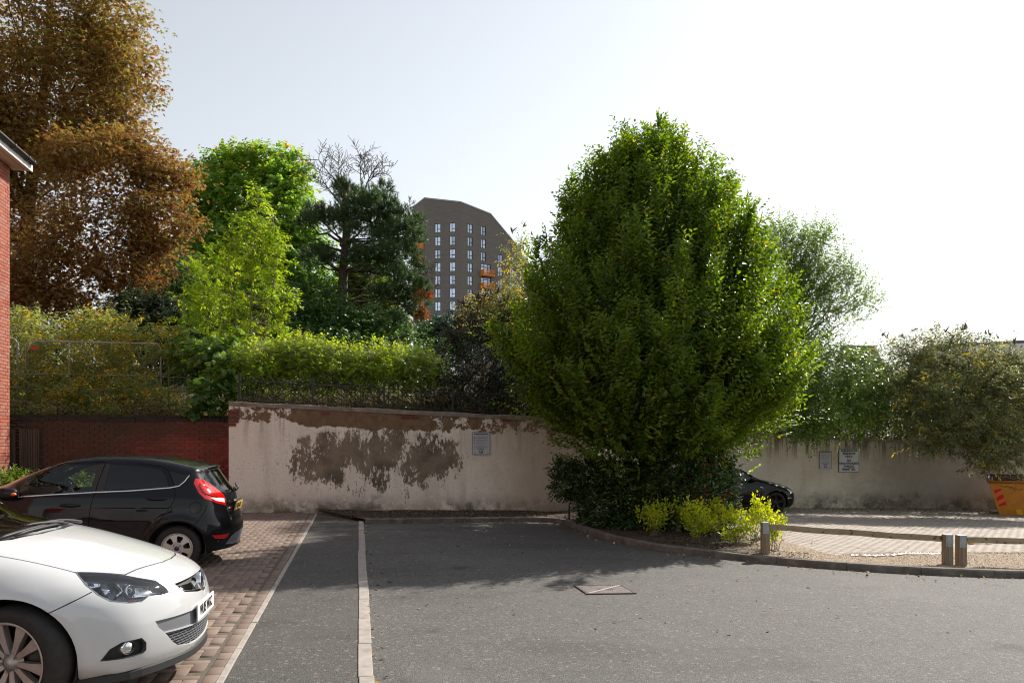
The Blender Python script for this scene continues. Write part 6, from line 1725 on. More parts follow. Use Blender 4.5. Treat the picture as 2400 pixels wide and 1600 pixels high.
def dens(pts, step=.03, closed=True):
    P = np.asarray(pts, float); out = []
    for i in range(len(P) if closed else len(P)-1):
        a, b = P[i], P[(i+1) % len(P)]; n = max(1, int(np.linalg.norm(b-a)/step)); out += [a+(b-a)*k/n for k in range(n)]
    if not closed: out.append(P[-1])
    return np.array(out)

def rounded(pts, n=5, t=.3):
    """Corner-rounded closed polygon."""
    P = np.asarray(pts, float); out = []
    for i in range(len(P)):
        a, b, c = P[i-1], P[i], P[(i+1) % len(P)]; p0, p2 = b+(a-b)*t, b+(c-b)*t
        for k in range(n): u = k/(n-1); out.append((1-u)**2*p0+2*u*(1-u)*b+u*u*p2)
    return np.array(out)

def circle(cx, cz, r, n=48, a0=0, a1=2*math.pi):
    return [(cx+r*math.cos(q), cz+r*math.sin(q)) for q in np.linspace(a0, a1, n, endpoint=False)]

def ribbon(line, w):
    """A thin closed outline either side of a 2D line."""
    P = dens(line, .03, False); d = np.gradient(P, axis=0); d /= np.maximum(np.linalg.norm(d, axis=1, keepdims=True), 1e-9)
    n = np.stack([-d[:, 1], d[:, 0]], 1)*w/2; return np.vstack([P+n, (P-n)[::-1]])

# Vauxhall-sized three-door hatchback (white) and the two black ones
SHAPE_WHITE = dict(
    profile=[(2.18, .20), (2.25, .27), (2.275, .40), (2.27, .52), (2.245, .63), (2.20, .715), (2.12, .78), (2.0, .835), (1.8, .905), (1.5, .99), (1.2, 1.055), (1.0, 1.09), (.9, 1.115),
             (.72, 1.2), (.45, 1.32), (.2, 1.41), (-.05, 1.46), (-.45, 1.485), (-.9, 1.465), (-1.4, 1.395), (-1.85, 1.29), (-1.93, 1.25), (-2.05, 1.05), (-2.14, .9), (-2.18, .7), (-2.19, .5), (-2.12, .28), (-2.0, .21), (-1.0, .17), (1.0, .17), (1.9, .17)],
    wz=[(.15, .84), (.3, .885), (.5, .9), (.65, .91), (.8, .895), (.9, .87), (1.0, .80), (1.1, .75), (1.25, .67), (1.4, .58), (1.5, .53)],
    wx=[(-2.3, .86), (-1.8, .95), (-1.35, 1.0), (0, .985), (1.2, 1.0), (1.6, .985), (1.95, .95), (2.3, .9)],
    bow_f=(.36, .42, 2.4), bow_r=(.25, .22), crown=.05, k=(.18, .14, .08), spine=(-1.35, 1.3, .60), flares=((1.3475, .33, .40, .016), (-1.3475, .33, .41, .016)))
SHAPE_HATCH = dict(
    profile=[(1.95, .2), (2.03, .3), (2.045, .45), (2.02, .6), (1.95, .7), (1.8, .79), (1.5, .89), (1.25, .965), (1.05, 1.03), (.8, 1.155), (.5, 1.285), (.2, 1.38), (-.1, 1.43), (-.4, 1.448), (-.8, 1.442), (-1.15, 1.405), (-1.40, 1.358), (-1.53, 1.32),
             (-1.58, 1.25), (-1.70, 1.08), (-1.775, .99), (-1.81, .9), (-1.84, .76), (-1.89, .62), (-1.905, .47), (-1.87, .32), (-1.78, .22), (-1.0, .18), (1.0, .18), (1.8, .18)],
    wz=[(.15, .79), (.3, .83), (.45, .85), (.65, .86), (.82, .85), (.93, .83), (1.0, .80), (1.1, .76), (1.25, .685), (1.4, .59), (1.5, .53)],
    wx=[(-2.0, .84), (-1.6, .94), (-1.2, 1.0), (0, .99), (1.2, 1.0), (1.6, .97), (2.1, .88)],
    bow_f=(.34, .4, 2.3), bow_r=(.27, .25), crown=.045, k=(.16, .12, .07), spine=(-1.15, 1.15, .60), flares=((1.2445, .29, .36, .018), (-1.2445, .29, .36, .024)), w0=.83)
SHAPE_COUPE = dict(
    profile=[(2.05, .2), (2.13, .3), (2.16, .45), (2.15, .6), (2.08, .7), (1.9, .79), (1.6, .87), (1.3, .94), (1.05, .985), (.85, 1.065), (.5, 1.215), (.2, 1.315), (-.15, 1.375), (-.6, 1.39), (-1.2, 1.33), (-1.6, 1.25), (-1.85, 1.1), (-1.98, .95), (-2.05, .8), (-2.08, .55), (-2.0, .28), (-1.9, .2), (-1, .17), (1, .17), (1.9, .17)],
    wz=[(.15, .82), (.3, .86), (.5, .88), (.65, .885), (.8, .87), (.9, .85), (.97, .80), (1.1, .74), (1.25, .65), (1.4, .55), (1.5, .5)],
    wx=[(-2.1, .85), (-1.6, .95), (-1.3, 1.0), (0, .985), (1.3, 1.0), (1.7, .97), (2.2, .88)],
    bow_f=(.34, .4, 2.3), bow_r=(.25, .25), crown=.045, k=(.16, .12, .08), spine=(-1.2, 1.2, .58), flares=((1.3, .31, .38, .018), (-1.3, .31, .38, .018)), w0=.86)
def tri_area_filter(v, t):
    a = v[t[:, 1]]-v[t[:, 0]]; b = v[t[:, 2]]-v[t[:, 0]]; return np.abs(a[:, 0]*b[:, 1]-a[:, 1]*b[:, 0]) > 1e-9

def body_panels(root, shp, regions, default, step=.04, thick=.014, fine=()):
    """Cut the body skin along the outlines of all regions; every region becomes a panel of its own, mirrored to the other side."""
    xa, xb, zs = shp.spine; R = shp.R
    a0, a1, p0, p1 = xa-R*math.pi/2, xb+R*math.pi/2, -R*math.pi/2, R*math.pi/2
    A = np.arange(a0, a1+1e-6, (a1-a0)/round((a1-a0)/step)); B = np.arange(p0, p1+1e-6, (p1-p0)/round((p1-p0)/step))
    X, Y = np.meshgrid(A, B); pts = np.stack([X.ravel(), Y.ravel()], 1)
    edges = []; polys = []
    for r in regions:
        q = shp.to_param(np.asarray(r['poly']))
        if r.get('mid'):      # close along the centre line
            sgn = np.sign(q[0, 1]); q[0, 1] = sgn*p1; q[-1, 1] = np.sign(q[-1, 1])*p1
        polys.append(q)
    allp = [pts]; n = len(pts)
    for q in polys:
        m = len(q); allp.append(q); edges += [(n+i, n+(i+1) % m) for i in range(m)]; n += m
    allp = np.concatenate(allp)
    # drop grid points that crowd an outline
    if polys:
        oq = np.concatenate(polys); keep = np.ones(len(pts), bool)
        for i in range(0, len(oq), 400):
            d = ((pts[:, None]-oq[None, i:i+400])**2).sum(2).min(1); keep &= d > .012**2
        border = (np.abs(pts[:, 0]-a0) < 1e-6) | (np.abs(pts[:, 0]-a1) < 1e-6) | (np.abs(pts[:, 1]-p0) < 1e-6) | (np.abs(pts[:, 1]-p1) < 1e-6)
        keep |= border; k = int(keep.sum()); sh = len(pts)-k
        allp = np.concatenate([pts[keep], allp[len(pts):]]); edges = [(a-sh, b-sh) for a, b in edges]
    rr = delaunay_2d_cdt([Vector(p) for p in allp], edges, [], 0, 1e-7)
    v = np.array([(p.x, p.y) for p in rr[0]]); t = np.array([f for f in rr[2] if len(f) == 3]); t = t[tri_area_filter(v, t)]
    c = v[t].mean(1); own = np.full(len(t), -1)
    for i in range(len(regions)-1, -1, -1): own[in_poly(c, polys[i])] = i
    P3 = shp.from_param(v); N3 = shp.normal(P3); P3[np.abs(P3[:, 1]) < 2e-3, 1] = 0
    made = {}
    def emit(name, T, mat, push, both, label=None, skirt=True, parent=None):
        used = np.unique(T); mp = np.full(len(v), -1); mp[used] = np.arange(len(used)); T2 = mp[T]
        p = P3[used]+N3[used]*push; nn = N3[used]
        # skirt along free edges
        E = np.concatenate([T2[:, [0, 1]], T2[:, [1, 2]], T2[:, [2, 0]]]); key = np.sort(E, 1)
        _, inv, cnt = np.unique(key, axis=0, return_inverse=True, return_counts=True); fe = E[cnt[inv.ravel()] == 1]
        if skirt and len(fe):
            mid_e = (np.abs(p[fe[:, 0], 1]) < 4e-3) & (np.abs(p[fe[:, 1], 1]) < 4e-3); fe = fe[~mid_e]
            u = np.unique(fe); m2 = np.full(len(p), -1); m2[u] = len(p)+len(u)*0+np.arange(len(u)); base = len(p)
            top = p[u]; low = p[u]-nn[u]*thick
            p = np.concatenate([p, top, low]); nsk = len(u)
            a, b = base+m2[fe[:, 0]]-base, base+m2[fe[:, 1]]-base
            Tq = np.concatenate([np.stack([b, a, a+nsk], 1), np.stack([b, a+nsk, b+nsk], 1)])
            T3 = np.concatenate([T2, Tq]); sm = np.r_[np.ones(len(T2), bool), np.zeros(len(Tq), bool)]
            nn = np.concatenate([nn, nn[u]*0, nn[u]*0])
        else: T3 = T2; sm = np.ones(len(T2), bool)
        out = []
        for side in ((1, -1) if both == 'pair' else (0,)):
            if side == 0:
                pm = p*np.array([1, -1, 1]); V = np.concatenate([p, pm]); F = np.concatenate([T3[:, ::-1], T3+len(p)]); NN = np.concatenate([nn, nn*np.array([1, -1, 1])]); S = np.r_[sm, sm]
            else:
                V = p*np.array([1, side, 1]); F = T3[:, ::-1] if side == 1 else T3; NN = nn*np.array([1, side, 1]); S = sm
            # fix winding from the normals
            fn = np.cross(V[F[:, 1]]-V[F[:, 0]], V[F[:, 2]]-V[F[:, 0]]); s_ = (fn*NN[F[:, 0]]).sum(1) < 0
            F = np.where(s_[:, None], F[:, ::-1], F)
            me = tri_mesh(name, V, F); me.polygons.foreach_set('use_smooth', S)
            z = np.linalg.norm(NN, axis=1) < .5
            me.normals_split_custom_set_from_vertices([tuple(q) if not zz else (0, 0, 0) for q, zz in zip(NN, z)])
            pr = parent[0 if side >= 0 else 1] if isinstance(parent, (list, tuple)) else (parent or root)
            o = link(name, me, mat, pr)
            if label: o['label'] = label
            out.append(o)
        return out
    order = sorted(range(len(regions)), key=lambda i: 1 if regions[i].get('of') else 0)
    made['body'] = emit('body', t[own == -1], default, 0, 'mid')
    for i in order:
        r = regions[i]
        if r.get('hole'): continue
        T = t[own == i]
        if not len(T): print('empty region', r['name']); continue
        par = made.get(r['of']) if r.get('of') else None
        made.setdefault(r.get('id', r['name']), []).extend(emit(r['name'], T, r['mat'] or default, r.get('push', 0), 'mid' if r.get('mid') else 'pair', r.get('label'), parent=par, skirt=r.get('skirt', True)))
    return made

def wheel(root, x, y, r, w, rim_r, style, mats, steer=0.0, side=1):
    """A wheel part with tyre, rim and brake disc as sub-parts; y is its outer face."""
    wp = bpy.data.objects.new('wheel', None); COL.objects.link(wp); wp.parent = root
    wp.location = (x, y, r); wp.rotation_euler = (0, 0, steer)
    Mx = Matrix.Rotation(-math.pi/2*side, 4, 'X')     # local z -> outwards
    T = MB(); q = .03
    T.lathe([(rim_r-.01, -w*.9), (rim_r, -w), (r-.03, -w), (r-.008, -w+.02), (r, -w*.5), (r-.006, -.03), (r-.022, -.006), ((r+rim_r)/2+.012, .004), ((r+rim_r)/2-.012, .002), (rim_r+.008, -.006), (rim_r-.004, -.012)], 56, Mx)
    tread = mats['tyre']; T.build('tyre', tread, wp)
    Rm = MB()
    Rm.lathe([(rim_r-.004, -.012), (rim_r+.004, -.004), (rim_r-.008, -.002), (rim_r-.017, -.016), (rim_r-.02, -.026)], 56, Mx)
    ro = Rm.build('rim', mats['rim'], wp)
    MB().lathe([(rim_r-.019, -.024), (rim_r-.028, -.06), (rim_r-.03, -w*.9), (0, -w*.88)], 40, Mx).build('rim_barrel', M['liner'], wp)
    Sp = MB()
    def poly3(pts, z0, z1, dish):
        V = []; n = len(pts)
        for zz in (z1, z0):
            for px_, py_ in pts: V.append(Mx @ Vector((px_, py_, zz-dish*(1-math.hypot(px_, py_)/rim_r))))
        Sp.add([tuple(p) for p in V], [tuple(range(n-1, -1, -1)), tuple(range(n, 2*n))]+[(i, (i+1) % n, n+(i+1) % n, n+i) for i in range(n)])
    if style == 'ten':
        for k in range(10):
            a = math.radians(36*k+(0 if k % 2 == 0 else -4)+35); ca, sa = math.cos(a), math.sin(a)
            pr = [(rim_r*.2, -.013), (rim_r*.6, -.021), (rim_r*.975, -.036), (rim_r*.975, .036), (rim_r*.6, .021), (rim_r*.2, .013)]
            poly3([(u*ca-v_*sa, u*sa+v_*ca) for u, v_ in pr], -.055, -.012, .035)
    elif style == 'six':
        seg = 72; holes = 6
        g = []
        for k in range(holes):
            a0 = 2*math.pi*k/holes+math.radians(16)
            pr = []
            wdt = .29
            for u, da in ((.42, -.2), (.47, -.26), (.75, -.27), (.83, -.2), (.83, .2), (.75, .27), (.47, .26), (.42, .2)): pr.append((rim_r*u*math.cos(a0+da), rim_r*u*math.sin(a0+da)))
            g.append(pr)
        ring = [(rim_r*.99*math.cos(q_), rim_r*.99*math.sin(q_)) for q_ in np.linspace(0, 2*math.pi, seg, endpoint=False)]
        pts = ring+[p for h in g for p in h]; ed = [(i, (i+1) % seg) for i in range(seg)]; n0 = seg
        for h in g: ed += [(n0+i, n0+(i+1) % 8) for i in range(8)]; n0 += 8
        rr = delaunay_2d_cdt([Vector(p) for p in pts], ed, [], 0, 1e-6); v = np.array([(p.x, p.y) for p in rr[0]]); t = np.array(rr[2]); c = v[t].mean(1)
        kp = np.ones(len(t), bool)
        for h in g: kp &= ~in_poly(c, h)
        zf = lambda p: -.012-.03*max(0, math.hypot(*p)/rim_r-.55)*.8+.004
        for z_off in (0.0,): Sp.add([tuple(Mx @ Vector((p[0], p[1], zf(p)))) for p in v], [tuple(f) for f in t[kp]])
        for h in g:
            V = [tuple(Mx @ Vector((p[0], p[1], zf(p)))) for p in h]+[tuple(Mx @ Vector((p[0]*.97, p[1]*.97, zf(p)-.035))) for p in h]
            Sp.add(V, [(i, (i+1) % 8, 8+(i+1) % 8, 8+i) for i in range(8)])
    else:
        for k in range(5):
            for off in (-7.5, 7.5):
                a = math.radians(72*k+off+18); ca, sa = math.cos(a), math.sin(a)
                pr = [(rim_r*.15, -.012), (rim_r*.98, -.014), (rim_r*.98, .014), (rim_r*.15, .012)]
                poly3([(u*ca-v_*sa, u*sa+v_*ca) for u, v_ in pr], -.045, -.015, .02)
    Sp.build('spokes', mats['spoke'], wp)
    Hb = MB(); Hb.lathe([(.0, -.028 if style == 'ten' else .004), (.03, -.03 if style == 'ten' else .003), (.034, -.04), (.055, -.05 if style == 'ten' else -.006), (rim_r*.32, -.06)], 24, Mx).build('hub_cap', mats.get('cap', mats['spoke']), wp)
    nn_ = 4 if style == 'six' else 5
    for k in range(nn_):
        a = 2*math.pi*k/nn_+.75; rr_ = .054 if style == 'six' else .05
        MB().lathe([(.009, -.03), (.009, .002 if style == 'six' else -.03), (0, .003 if style == 'six' else -.03)], 8, Mx @ Matrix.Translation((rr_*math.cos(a), rr_*math.sin(a), 0))).build('wheel_nut', mats['nut'], wp)
    MB().lathe([(0, -.1), (rim_r*.72, -.1), (rim_r*.72, -.115), (0, -.12)], 32, Mx).build('brake_disc', mats['disc'], wp)
    return wp

M['tyre'] = grainy('tyre_rubber', [(.3, (.012, .011, .01)), (.7, (.035, .03, .027))], .85, 20, .2, .002)
M['alloy'] = new_mat('silver_alloy', (.5, .48, .46), .35, .7)[0]
M['alloy_dirty'] = grainy('dusty_alloy', [(.3, (.3, .25, .22)), (.7, (.52, .47, .44))], .45, 8, .1, .001)
M['alloy_dirty'].node_tree.nodes['Principled BSDF'].inputs['Metallic'].default_value = .55
M['alloy_black'] = new_mat('black_alloy', (.012, .012, .013), .3, .3)[0]
M['disc'] = new_mat('brake_steel', (.08, .06, .05), .5, .8)[0]
M['nut'] = new_mat('steel_nut', (.2, .18, .17), .4, .8)[0]
M['blue_cap'] = new_mat('blue_badge', (.02, .03, .12), .3)[0]
def paint(name, col, dust=None):
    m, nt, b = new_mat(name, col, .32)
    b.inputs['Specular IOR Level'].default_value = .15; b.inputs['Coat Weight'].default_value = 1.0; b.inputs['Coat Roughness'].default_value = .03
    if col[0] < .1: b.inputs['Coat Weight'].default_value = .6; b.inputs['Specular IOR Level'].default_value = .05
    if dust:
        n = noise(nt, world_pos(nt), 3.0, 6, .7); z = sep(nt, coord(nt, 'Object'))[2]
        f = mth(nt, 'MULTIPLY', smoothstep(nt, mth(nt, 'ADD', z, mth(nt, 'MULTIPLY', n, .3)), .6, .25), .4)
        nt.links.new(mix(nt, col, dust, f), b.inputs['Base Color'])
        nt.links.new(mth(nt, 'MULTIPLY', mth(nt, 'SUBTRACT', 1.0, mth(nt, 'MULTIPLY', f, .8)), .6 if col[0] < .1 else 1.0), b.inputs['Coat Weight'])
    return m
M['white_car'] = paint('white_car_paint', (.56, .57, .58), (.5, .45, .4))
M['black_car'] = paint('black_car_paint', (.006, .006, .008), (.05, .042, .036))
M['black_car2'] = paint('black_coupe_paint', (.005, .005, .006))
M['trim'] = new_mat('black_trim', (.02, .02, .021), .55)[0]
M['grey_trim'] = new_mat('grey_trim', (.16, .165, .18), .5)[0]
M['chrome'] = new_mat('chrome', (.75, .75, .77), .12, 1.0)[0]
M['gap'] = new_mat('panel_gap', (.006, .006, .006), .9)[0]
M['liner'] = new_mat('arch_liner', (.008, .008, .008), .95)[0]
M['tail_red'] = new_mat('tail_red', (.6, .004, .006), .08, 0, Coat_Weight=1.0)[0]
M['plate_w'] = new_mat('plate_white', (.78, .78, .76), .35)[0]
M['plate_y'] = new_mat('plate_yellow', (.75, .45, .02), .35)[0]
M['cabin'] = new_mat('cabin_trim', (.022, .021, .021), .8)[0]
M['cabin_grey'] = new_mat('cabin_grey', (.06, .058, .056), .8)[0]
def glass(name, tint, refl=.1, rough=.02):
    m = bpy.data.materials.new(name); m.use_nodes = True; nt = m.node_tree; nt.nodes.clear()
    tr = nd(nt, 'ShaderNodeBsdfTransparent', {'Color': rgba(tint)}); g = nd(nt, 'ShaderNodeBsdfGlossy', {'Color': (1, 1, 1, 1), 'Roughness': rough})
    fr = nd(nt, 'ShaderNodeFresnel', {'IOR': 1.5}); x = nd(nt, 'ShaderNodeMixShader', {0: mth(nt, 'MULTIPLY_ADD', fr.outputs[0], .95, refl*.15), 1: tr.outputs[0], 2: g.outputs[0]})
    nd(nt, 'ShaderNodeOutputMaterial', {0: x.outputs[0]}); return m
M['glass'] = glass('car_glass', (.72, .8, .76)); M['glass_dark'] = glass('tinted_glass', (.055, .075, .09)); M['glass_screen'] = glass('windscreen_glass', (.45, .52, .46)); M['lens'] = glass('lamp_lens', (.93, .95, .97))

def ground_pose(root, x, y, rz, zf=gz):
    """Stand a car on the sloping ground."""
    sx = Vector((1, 0, float(zf(x+.5, y)-zf(x-.5, y)))).normalized(); sy = Vector((0, 1, float(zf(x, y+.5)-zf(x, y-.5)))); n = sx.cross(sy).normalized(); sy = n.cross(sx)
    root.matrix_world = Matrix.Translation((x, y, float(zf(x, y)))) @ Matrix((sx, sy, n)).transposed().to_4x4() @ Matrix.Rotation(rz, 4, 'Z')
# ------------------------------------------------------------ car building blocks
def patch(root, shp, poly, mat, name, push=.004, mirror=True, step=.03, skirt=.012, mid=False):
    """A thin panel following the body skin, standing proud of it (or sunk) by push."""
    q = shp.to_param(np.asarray(poly, float))
    v, t = cdt_region(q, step); t = t[tri_area_filter(v, t)]
    p = shp.from_param(v); n = shp.normal(p); p = p+n*push
    m = len(q); k = len(p); V = np.concatenate([p, p[:m]-n[:m]*skirt]); e = np.arange(m); f = (e+1) % m
    T = np.concatenate([t, np.stack([e, f, k+f], 1), np.stack([e, k+f, k+e], 1)])
    out = []
    for s in ((1, -1) if mirror else (1,)):
        VV = V*np.array([1, s, 1]); nn = np.concatenate([n, n[:m]])*np.array([1, s, 1]); TT = T.copy()
        fn = np.cross(VV[TT[:, 1]]-VV[TT[:, 0]], VV[TT[:, 2]]-VV[TT[:, 0]]); c = VV[TT].mean(1); 
        flip = (fn[:len(t)]*nn[TT[:len(t), 0]]).sum(1) < 0; TT[:len(t)][flip] = TT[:len(t)][flip][:, ::-1]
        me = tri_mesh(name, VV, TT); sm = np.zeros(len(TT), bool); sm[:len(t)] = True; me.polygons.foreach_set('use_smooth', sm)
        pr = root[0 if s > 0 else 1] if isinstance(root, (list, tuple)) else root
        out.append(link(name, me, mat, pr))
    return out

def ring_patch(root, shp, outer, f, mat, name, push, skirt):
    """A rim between an outline and the same outline drawn in towards its middle."""
    outer = np.asarray(outer); inner = outer.mean(0)+(outer-outer.mean(0))*f
    a = shp.from_param(shp.to_param(outer)); b = shp.from_param(shp.to_param(inner)); na, nb = shp.normal(a), shp.normal(b); n = len(a)
    V = np.concatenate([a+na*push, b+nb*push, b+nb*(push-skirt)]); i = np.arange(n); j = (i+1) % n
    T = np.concatenate([np.stack([i, j, n+j], 1), np.stack([i, n+j, n+i], 1), np.stack([n+i, n+j, 2*n+j], 1), np.stack([n+i, 2*n+j, 2*n+i], 1)])
    for s in (1, -1):
        pr = root[0 if s > 0 else 1] if isinstance(root, (list, tuple)) else root
        link(name, tri_mesh(name, V*np.array([1, s, 1]), T if s < 0 else T[:, ::-1]), mat, pr)

def both(root, fn, name, mat):
    """The same small mesh on the left and on the right."""
    out = []
    for s in (1, -1):
        mb = fn(); v = [(x, y*s, z) for x, y, z in mb.v]; f = mb.f if s == 1 else [tuple(reversed(q)) for q in mb.f]
        m2 = MB(); m2.add(v, f); m2.sm = mb.sm; out.append(m2.build(name, mat, root))
    return out

def blob(c, r, seg=14, rings=8, sq=1.0, M3=None):
    """A rounded pad: superellipsoid."""
    mb = MB(); V = []; F = []; sg = lambda a, e: math.copysign(abs(a)**e, a)
    for i in range(rings+1):
        la = -math.pi/2+math.pi*i/rings
        for k in range(seg):
            lo = 2*math.pi*k/seg
            p = Vector((r[0]*sg(math.cos(la), sq)*sg(math.cos(lo), sq), r[1]*sg(math.cos(la), sq)*sg(math.sin(lo), sq), r[2]*sg(math.sin(la), sq)))
            if M3 is not None: p = M3 @ p
            V.append((c[0]+p.x, c[1]+p.y, c[2]+p.z))
    for i in range(rings):
        for k in range(seg): F.append((i*seg+k, i*seg+(k+1) % seg, (i+1)*seg+(k+1) % seg, (i+1)*seg+k))
    return mb.add(V, F, True)

def arch_liners(root, axles, r, y_out, zc):
    for cx in axles:
        for s in (1, -1):
            mb = MB(); V = []; F = []; n = 20; an = np.linspace(-.35, math.pi+.35, n)
            for y in (y_out-.012, y_out-.36):
                for a in an: V.append((cx+(r-.004)*math.cos(a), s*y, zc+(r-.004)*math.sin(a)))
            F = [(i, i+1, n+i+1, n+i) for i in range(n-1)]+[tuple(range(n, 2*n))]
            mb.add(V, F); mb.build('arch_liner', M['liner'], root)

def cabin(root, x_seat, x_back, zc, w, x_dash, wheel_y):
    b = MB(); b.box(((x_dash+x_back-.6)/2, 0, .42), (x_dash-x_back+.5, w*1.75, .28)); b.build('cabin_floor', M['cabin'], root)
    for s in (1, -1):
        st = MB()
        R = Matrix.Rotation(-.25, 3, 'Y')
        bk_ = blob((x_seat-.28, s*.36, .86), (.09, .25, .36), sq=.5, M3=R); hd = blob((x_seat-.37, s*.36, zc+.22), (.06, .13, .1), sq=.6, M3=R); ba = blob((x_seat, s*.36, .62), (.28, .25, .1), sq=.5)
        for m_ in (bk_, hd, ba): st.add(m_.v, m_.f, True)
        st.build('seat', M['cabin_grey'], root)
    rs = MB(); q = blob((x_back, 0, .84), (.1, w*.8, .34), sq=.5, M3=Matrix.Rotation(-.25, 3, 'Y')); rs.add(q.v, q.f, True)
    for s in (1, 0, -1): q = blob((x_back-.1, s*.36, zc+.16), (.05, .11, .08), sq=.6); rs.add(q.v, q.f, True)
    rs.build('rear_seat', M['cabin_grey'], root)
    d = blob((x_dash-.05, 0, .86), (.3, w*.86, .13), seg=20, sq=.45); d.build('dashboard', M['cabin'], root)
    Mw = Matrix.Translation((x_dash-.45, wheel_y, .93)) @ Matrix.Rotation(-1.15, 4, 'Y')
    pts = [Mw @ Vector((.18*math.cos(a), .18*math.sin(a), 0)) for a in np.linspace(0, 2*math.pi, 25)]
    sw = MB().tube(pts, .015, 6, caps=False)
    for a in (0, 2.4, -2.4): sw.tube([Mw @ Vector((.17*math.cos(a), .17*math.sin(a), 0)), Mw @ Vector((0, 0, -.03))], .018, 5)
    sw.lathe([(0, .0), (.05, -.005), (.06, -.03), (.03, -.05), (.025, -.25)], 12, Mw)
    sw.build('steering_wheel', M['cabin'], root)

def plate(root, x, z, w, h, front, mat, text, tilt, blue=False):
    R = Matrix.Rotation(tilt if front else -tilt, 3, 'Y')
    mb = MB().box((0, 0, 0), (.008, w, h)); v = [tuple(Vector((x, 0, z))+R @ Vector(p)) for p in mb.v]; m2 = MB(); m2.add(v, mb.f)
    p = m2.build('number_plate', mat, root)
    t = text_mesh(text, h*.9, M['sign_black'], p, (0, 0, 0), bold=.0006, sx=.74 if not blue else .68)
    s = 1 if front else -1
    t.matrix_local = Matrix.Translation(Vector((x, 0, z))+R @ Vector((s*.0055, (0 if not blue else -s*-.02*0), 0))) @ R.to_4x4() @ Matrix(((0, 0, s, 0), (s, 0, 0, 0), (0, 1, 0, 0), (0, 0, 0, 1)))
    if blue:
        mb = MB().box((0, 0, 0), (.002, .05, h)); v = [tuple(Vector((x, 0, z))+R @ (Vector(q)+Vector((s*.0052, -s*(w/2-.025), 0)))) for q in mb.v]; m3 = MB(); m3.add(v, mb.f); m3.build('blue_band', new_mat('plate_blue', (.03, .1, .5), .4)[0], p)
    return p

def reg(name, poly, mat=None, **k): return dict(name=name, poly=np.asarray(poly), mat=mat, **k)

# ------------------------------------------------------------ white hatchback, nose towards the lane
S_ = CarShape(**SHAPE_WHITE)
wc = tag(empty('white_car'), 'white hatchback with its nose pointing right, parked nearest the camera', 'car', 'parked cars')
head = dens([(1.647, .696, .842), (1.764, .628, .826), (1.896, .562, .798), (1.961, .536, .778), (2.055, .474, .748), (2.104, .464, .711), (2.141, .458, .665), (2.107, .526, .661), (2.051, .607, .67), (2.026, .66, .647), (1.973, .722, .651), (1.879, .786, .679), (1.813, .796, .718), (1.735, .773, .774)], .02)
fog = dens([(1.846, .834, .33), (1.895, .818, .397), (1.953, .785, .429), (2.043, .705, .435), (2.064, .681, .40), (2.064, .678, .352), (2.05, .692, .337), (2.002, .739, .328)], .02)
bar = S_.front(dens([(0, .516), (.3, .514), (.62, .517), (.605, .475), (.567, .436), (.28, .42), (0, .418)], .02, False))
low = S_.front(dens([(0, .412), (.28, .413), (.56, .428), (.5, .36), (.43, .313), (.265, .283), (0, .272)], .02, False))
gri = S_.front(dens([(0, .716), (.21, .714), (.372, .709), (.353, .675), (.318, .643), (.14, .613), (0, .602)], .02, False))
bon = [(2.033, 0), (2.02, .17), (1.985, .3), (1.93, .45), (1.895, .555), (1.76, .632), (1.648, .70), (1.443, .715), (1.242, .735), (1.03, .77)]
scr = dens([(1.285, 0), (1.255, .25), (1.17, .47), (1.04, .63), (.965, .672), (.5, .607), (.1, .548), (.02, .5), (-.02, .25), (-.03, 0)], .03, False)
cowl = dens([(1.33, 0), (1.30, .27), (1.21, .5), (1.08, .66), (1.0, .71), (.96, .675), (1.04, .632), (1.17, .472), (1.255, .252), (1.285, 0)], .03, False)
gap = lambda pts, w=.006: ribbon(pts, w)
win = rounded([(.80, 1.04), (.62, 1.14), (.1, 1.36), (-.6, 1.385), (-.62, 1.05)], 4, .12); win2 = rounded([(-.68, 1.05), (-.66, 1.38), (-1.15, 1.31), (-1.45, 1.12)], 4, .15)
door = [(1.0, .24), (1.0, .98), (.86, 1.04), (.64, 1.17), (.1, 1.39), (-.64, 1.41), (-.68, 1.0), (-.66, .45), (-.55, .24)]
R_w = [reg('arch', S_.side(circle(1.3475, .33, .39)), hole=True), reg('arch', S_.side(circle(-1.3475, .33, .395)), hole=True),
       reg('headlamp', head, M['lens'], id='headlamp'), reg('fog_recess', fog, M['trim'], push=-.03, skirt=False),
       reg('upper_grille', gri, M['trim'], mid=True, push=-.03), reg('bumper_bar', bar, M['grey_trim'], mid=True, push=-.012), reg('lower_grille', low, M['gap'], mid=True, push=-.045),
       reg('windscreen', S_.above(scr), M['glass_screen'], mid=True), reg('cowl', S_.above(cowl), M['trim'], mid=True, push=-.015),
       reg('bonnet_gap', S_.above(gap(bon, .0095)), M['gap'], push=-.008, skirt=False),
       reg('bumper_gap', np.concatenate([ (lambda P: P)(dens([(1.782, .797, .735), (1.687, .872, .683), (1.570, .91, .627), (1.566, .91, .631), (1.684, .873, .689), (1.782, .797, .741)], .02)) ]), M['gap'], push=-.006, skirt=False),
       reg('side_window', S_.side(dens(win)), M['glass_dark'], of='door'), reg('rear_side_window', S_.side(dens(win2)), M['glass_dark']),
       reg('door_gap', S_.side(gap(door+[door[0]], .007)), M['gap'], push=-.006, skirt=False),
       reg('door', S_.side(dens(door)), None), reg('bonnet', S_.above(dens(bon[:]+[(1.02, .715), (1.09, .665), (1.22, .505), (1.31, .272), (1.335, 0)], .03, False)), None, mid=True),
       reg('rear_window', S_.front(dens([(0, 1.24), (.5, 1.2), (.56, 1.0), (0, .97)], .03, False), -1), M['glass_dark'], mid=True), reg('tail_light', S_.front(dens([(.84, .95), (.62, .95), (.62, .78), (.86, .8)]), -1), M['tail_red'])]
pw = body_panels(wc, S_, R_w, M['white_car'], step=.038)
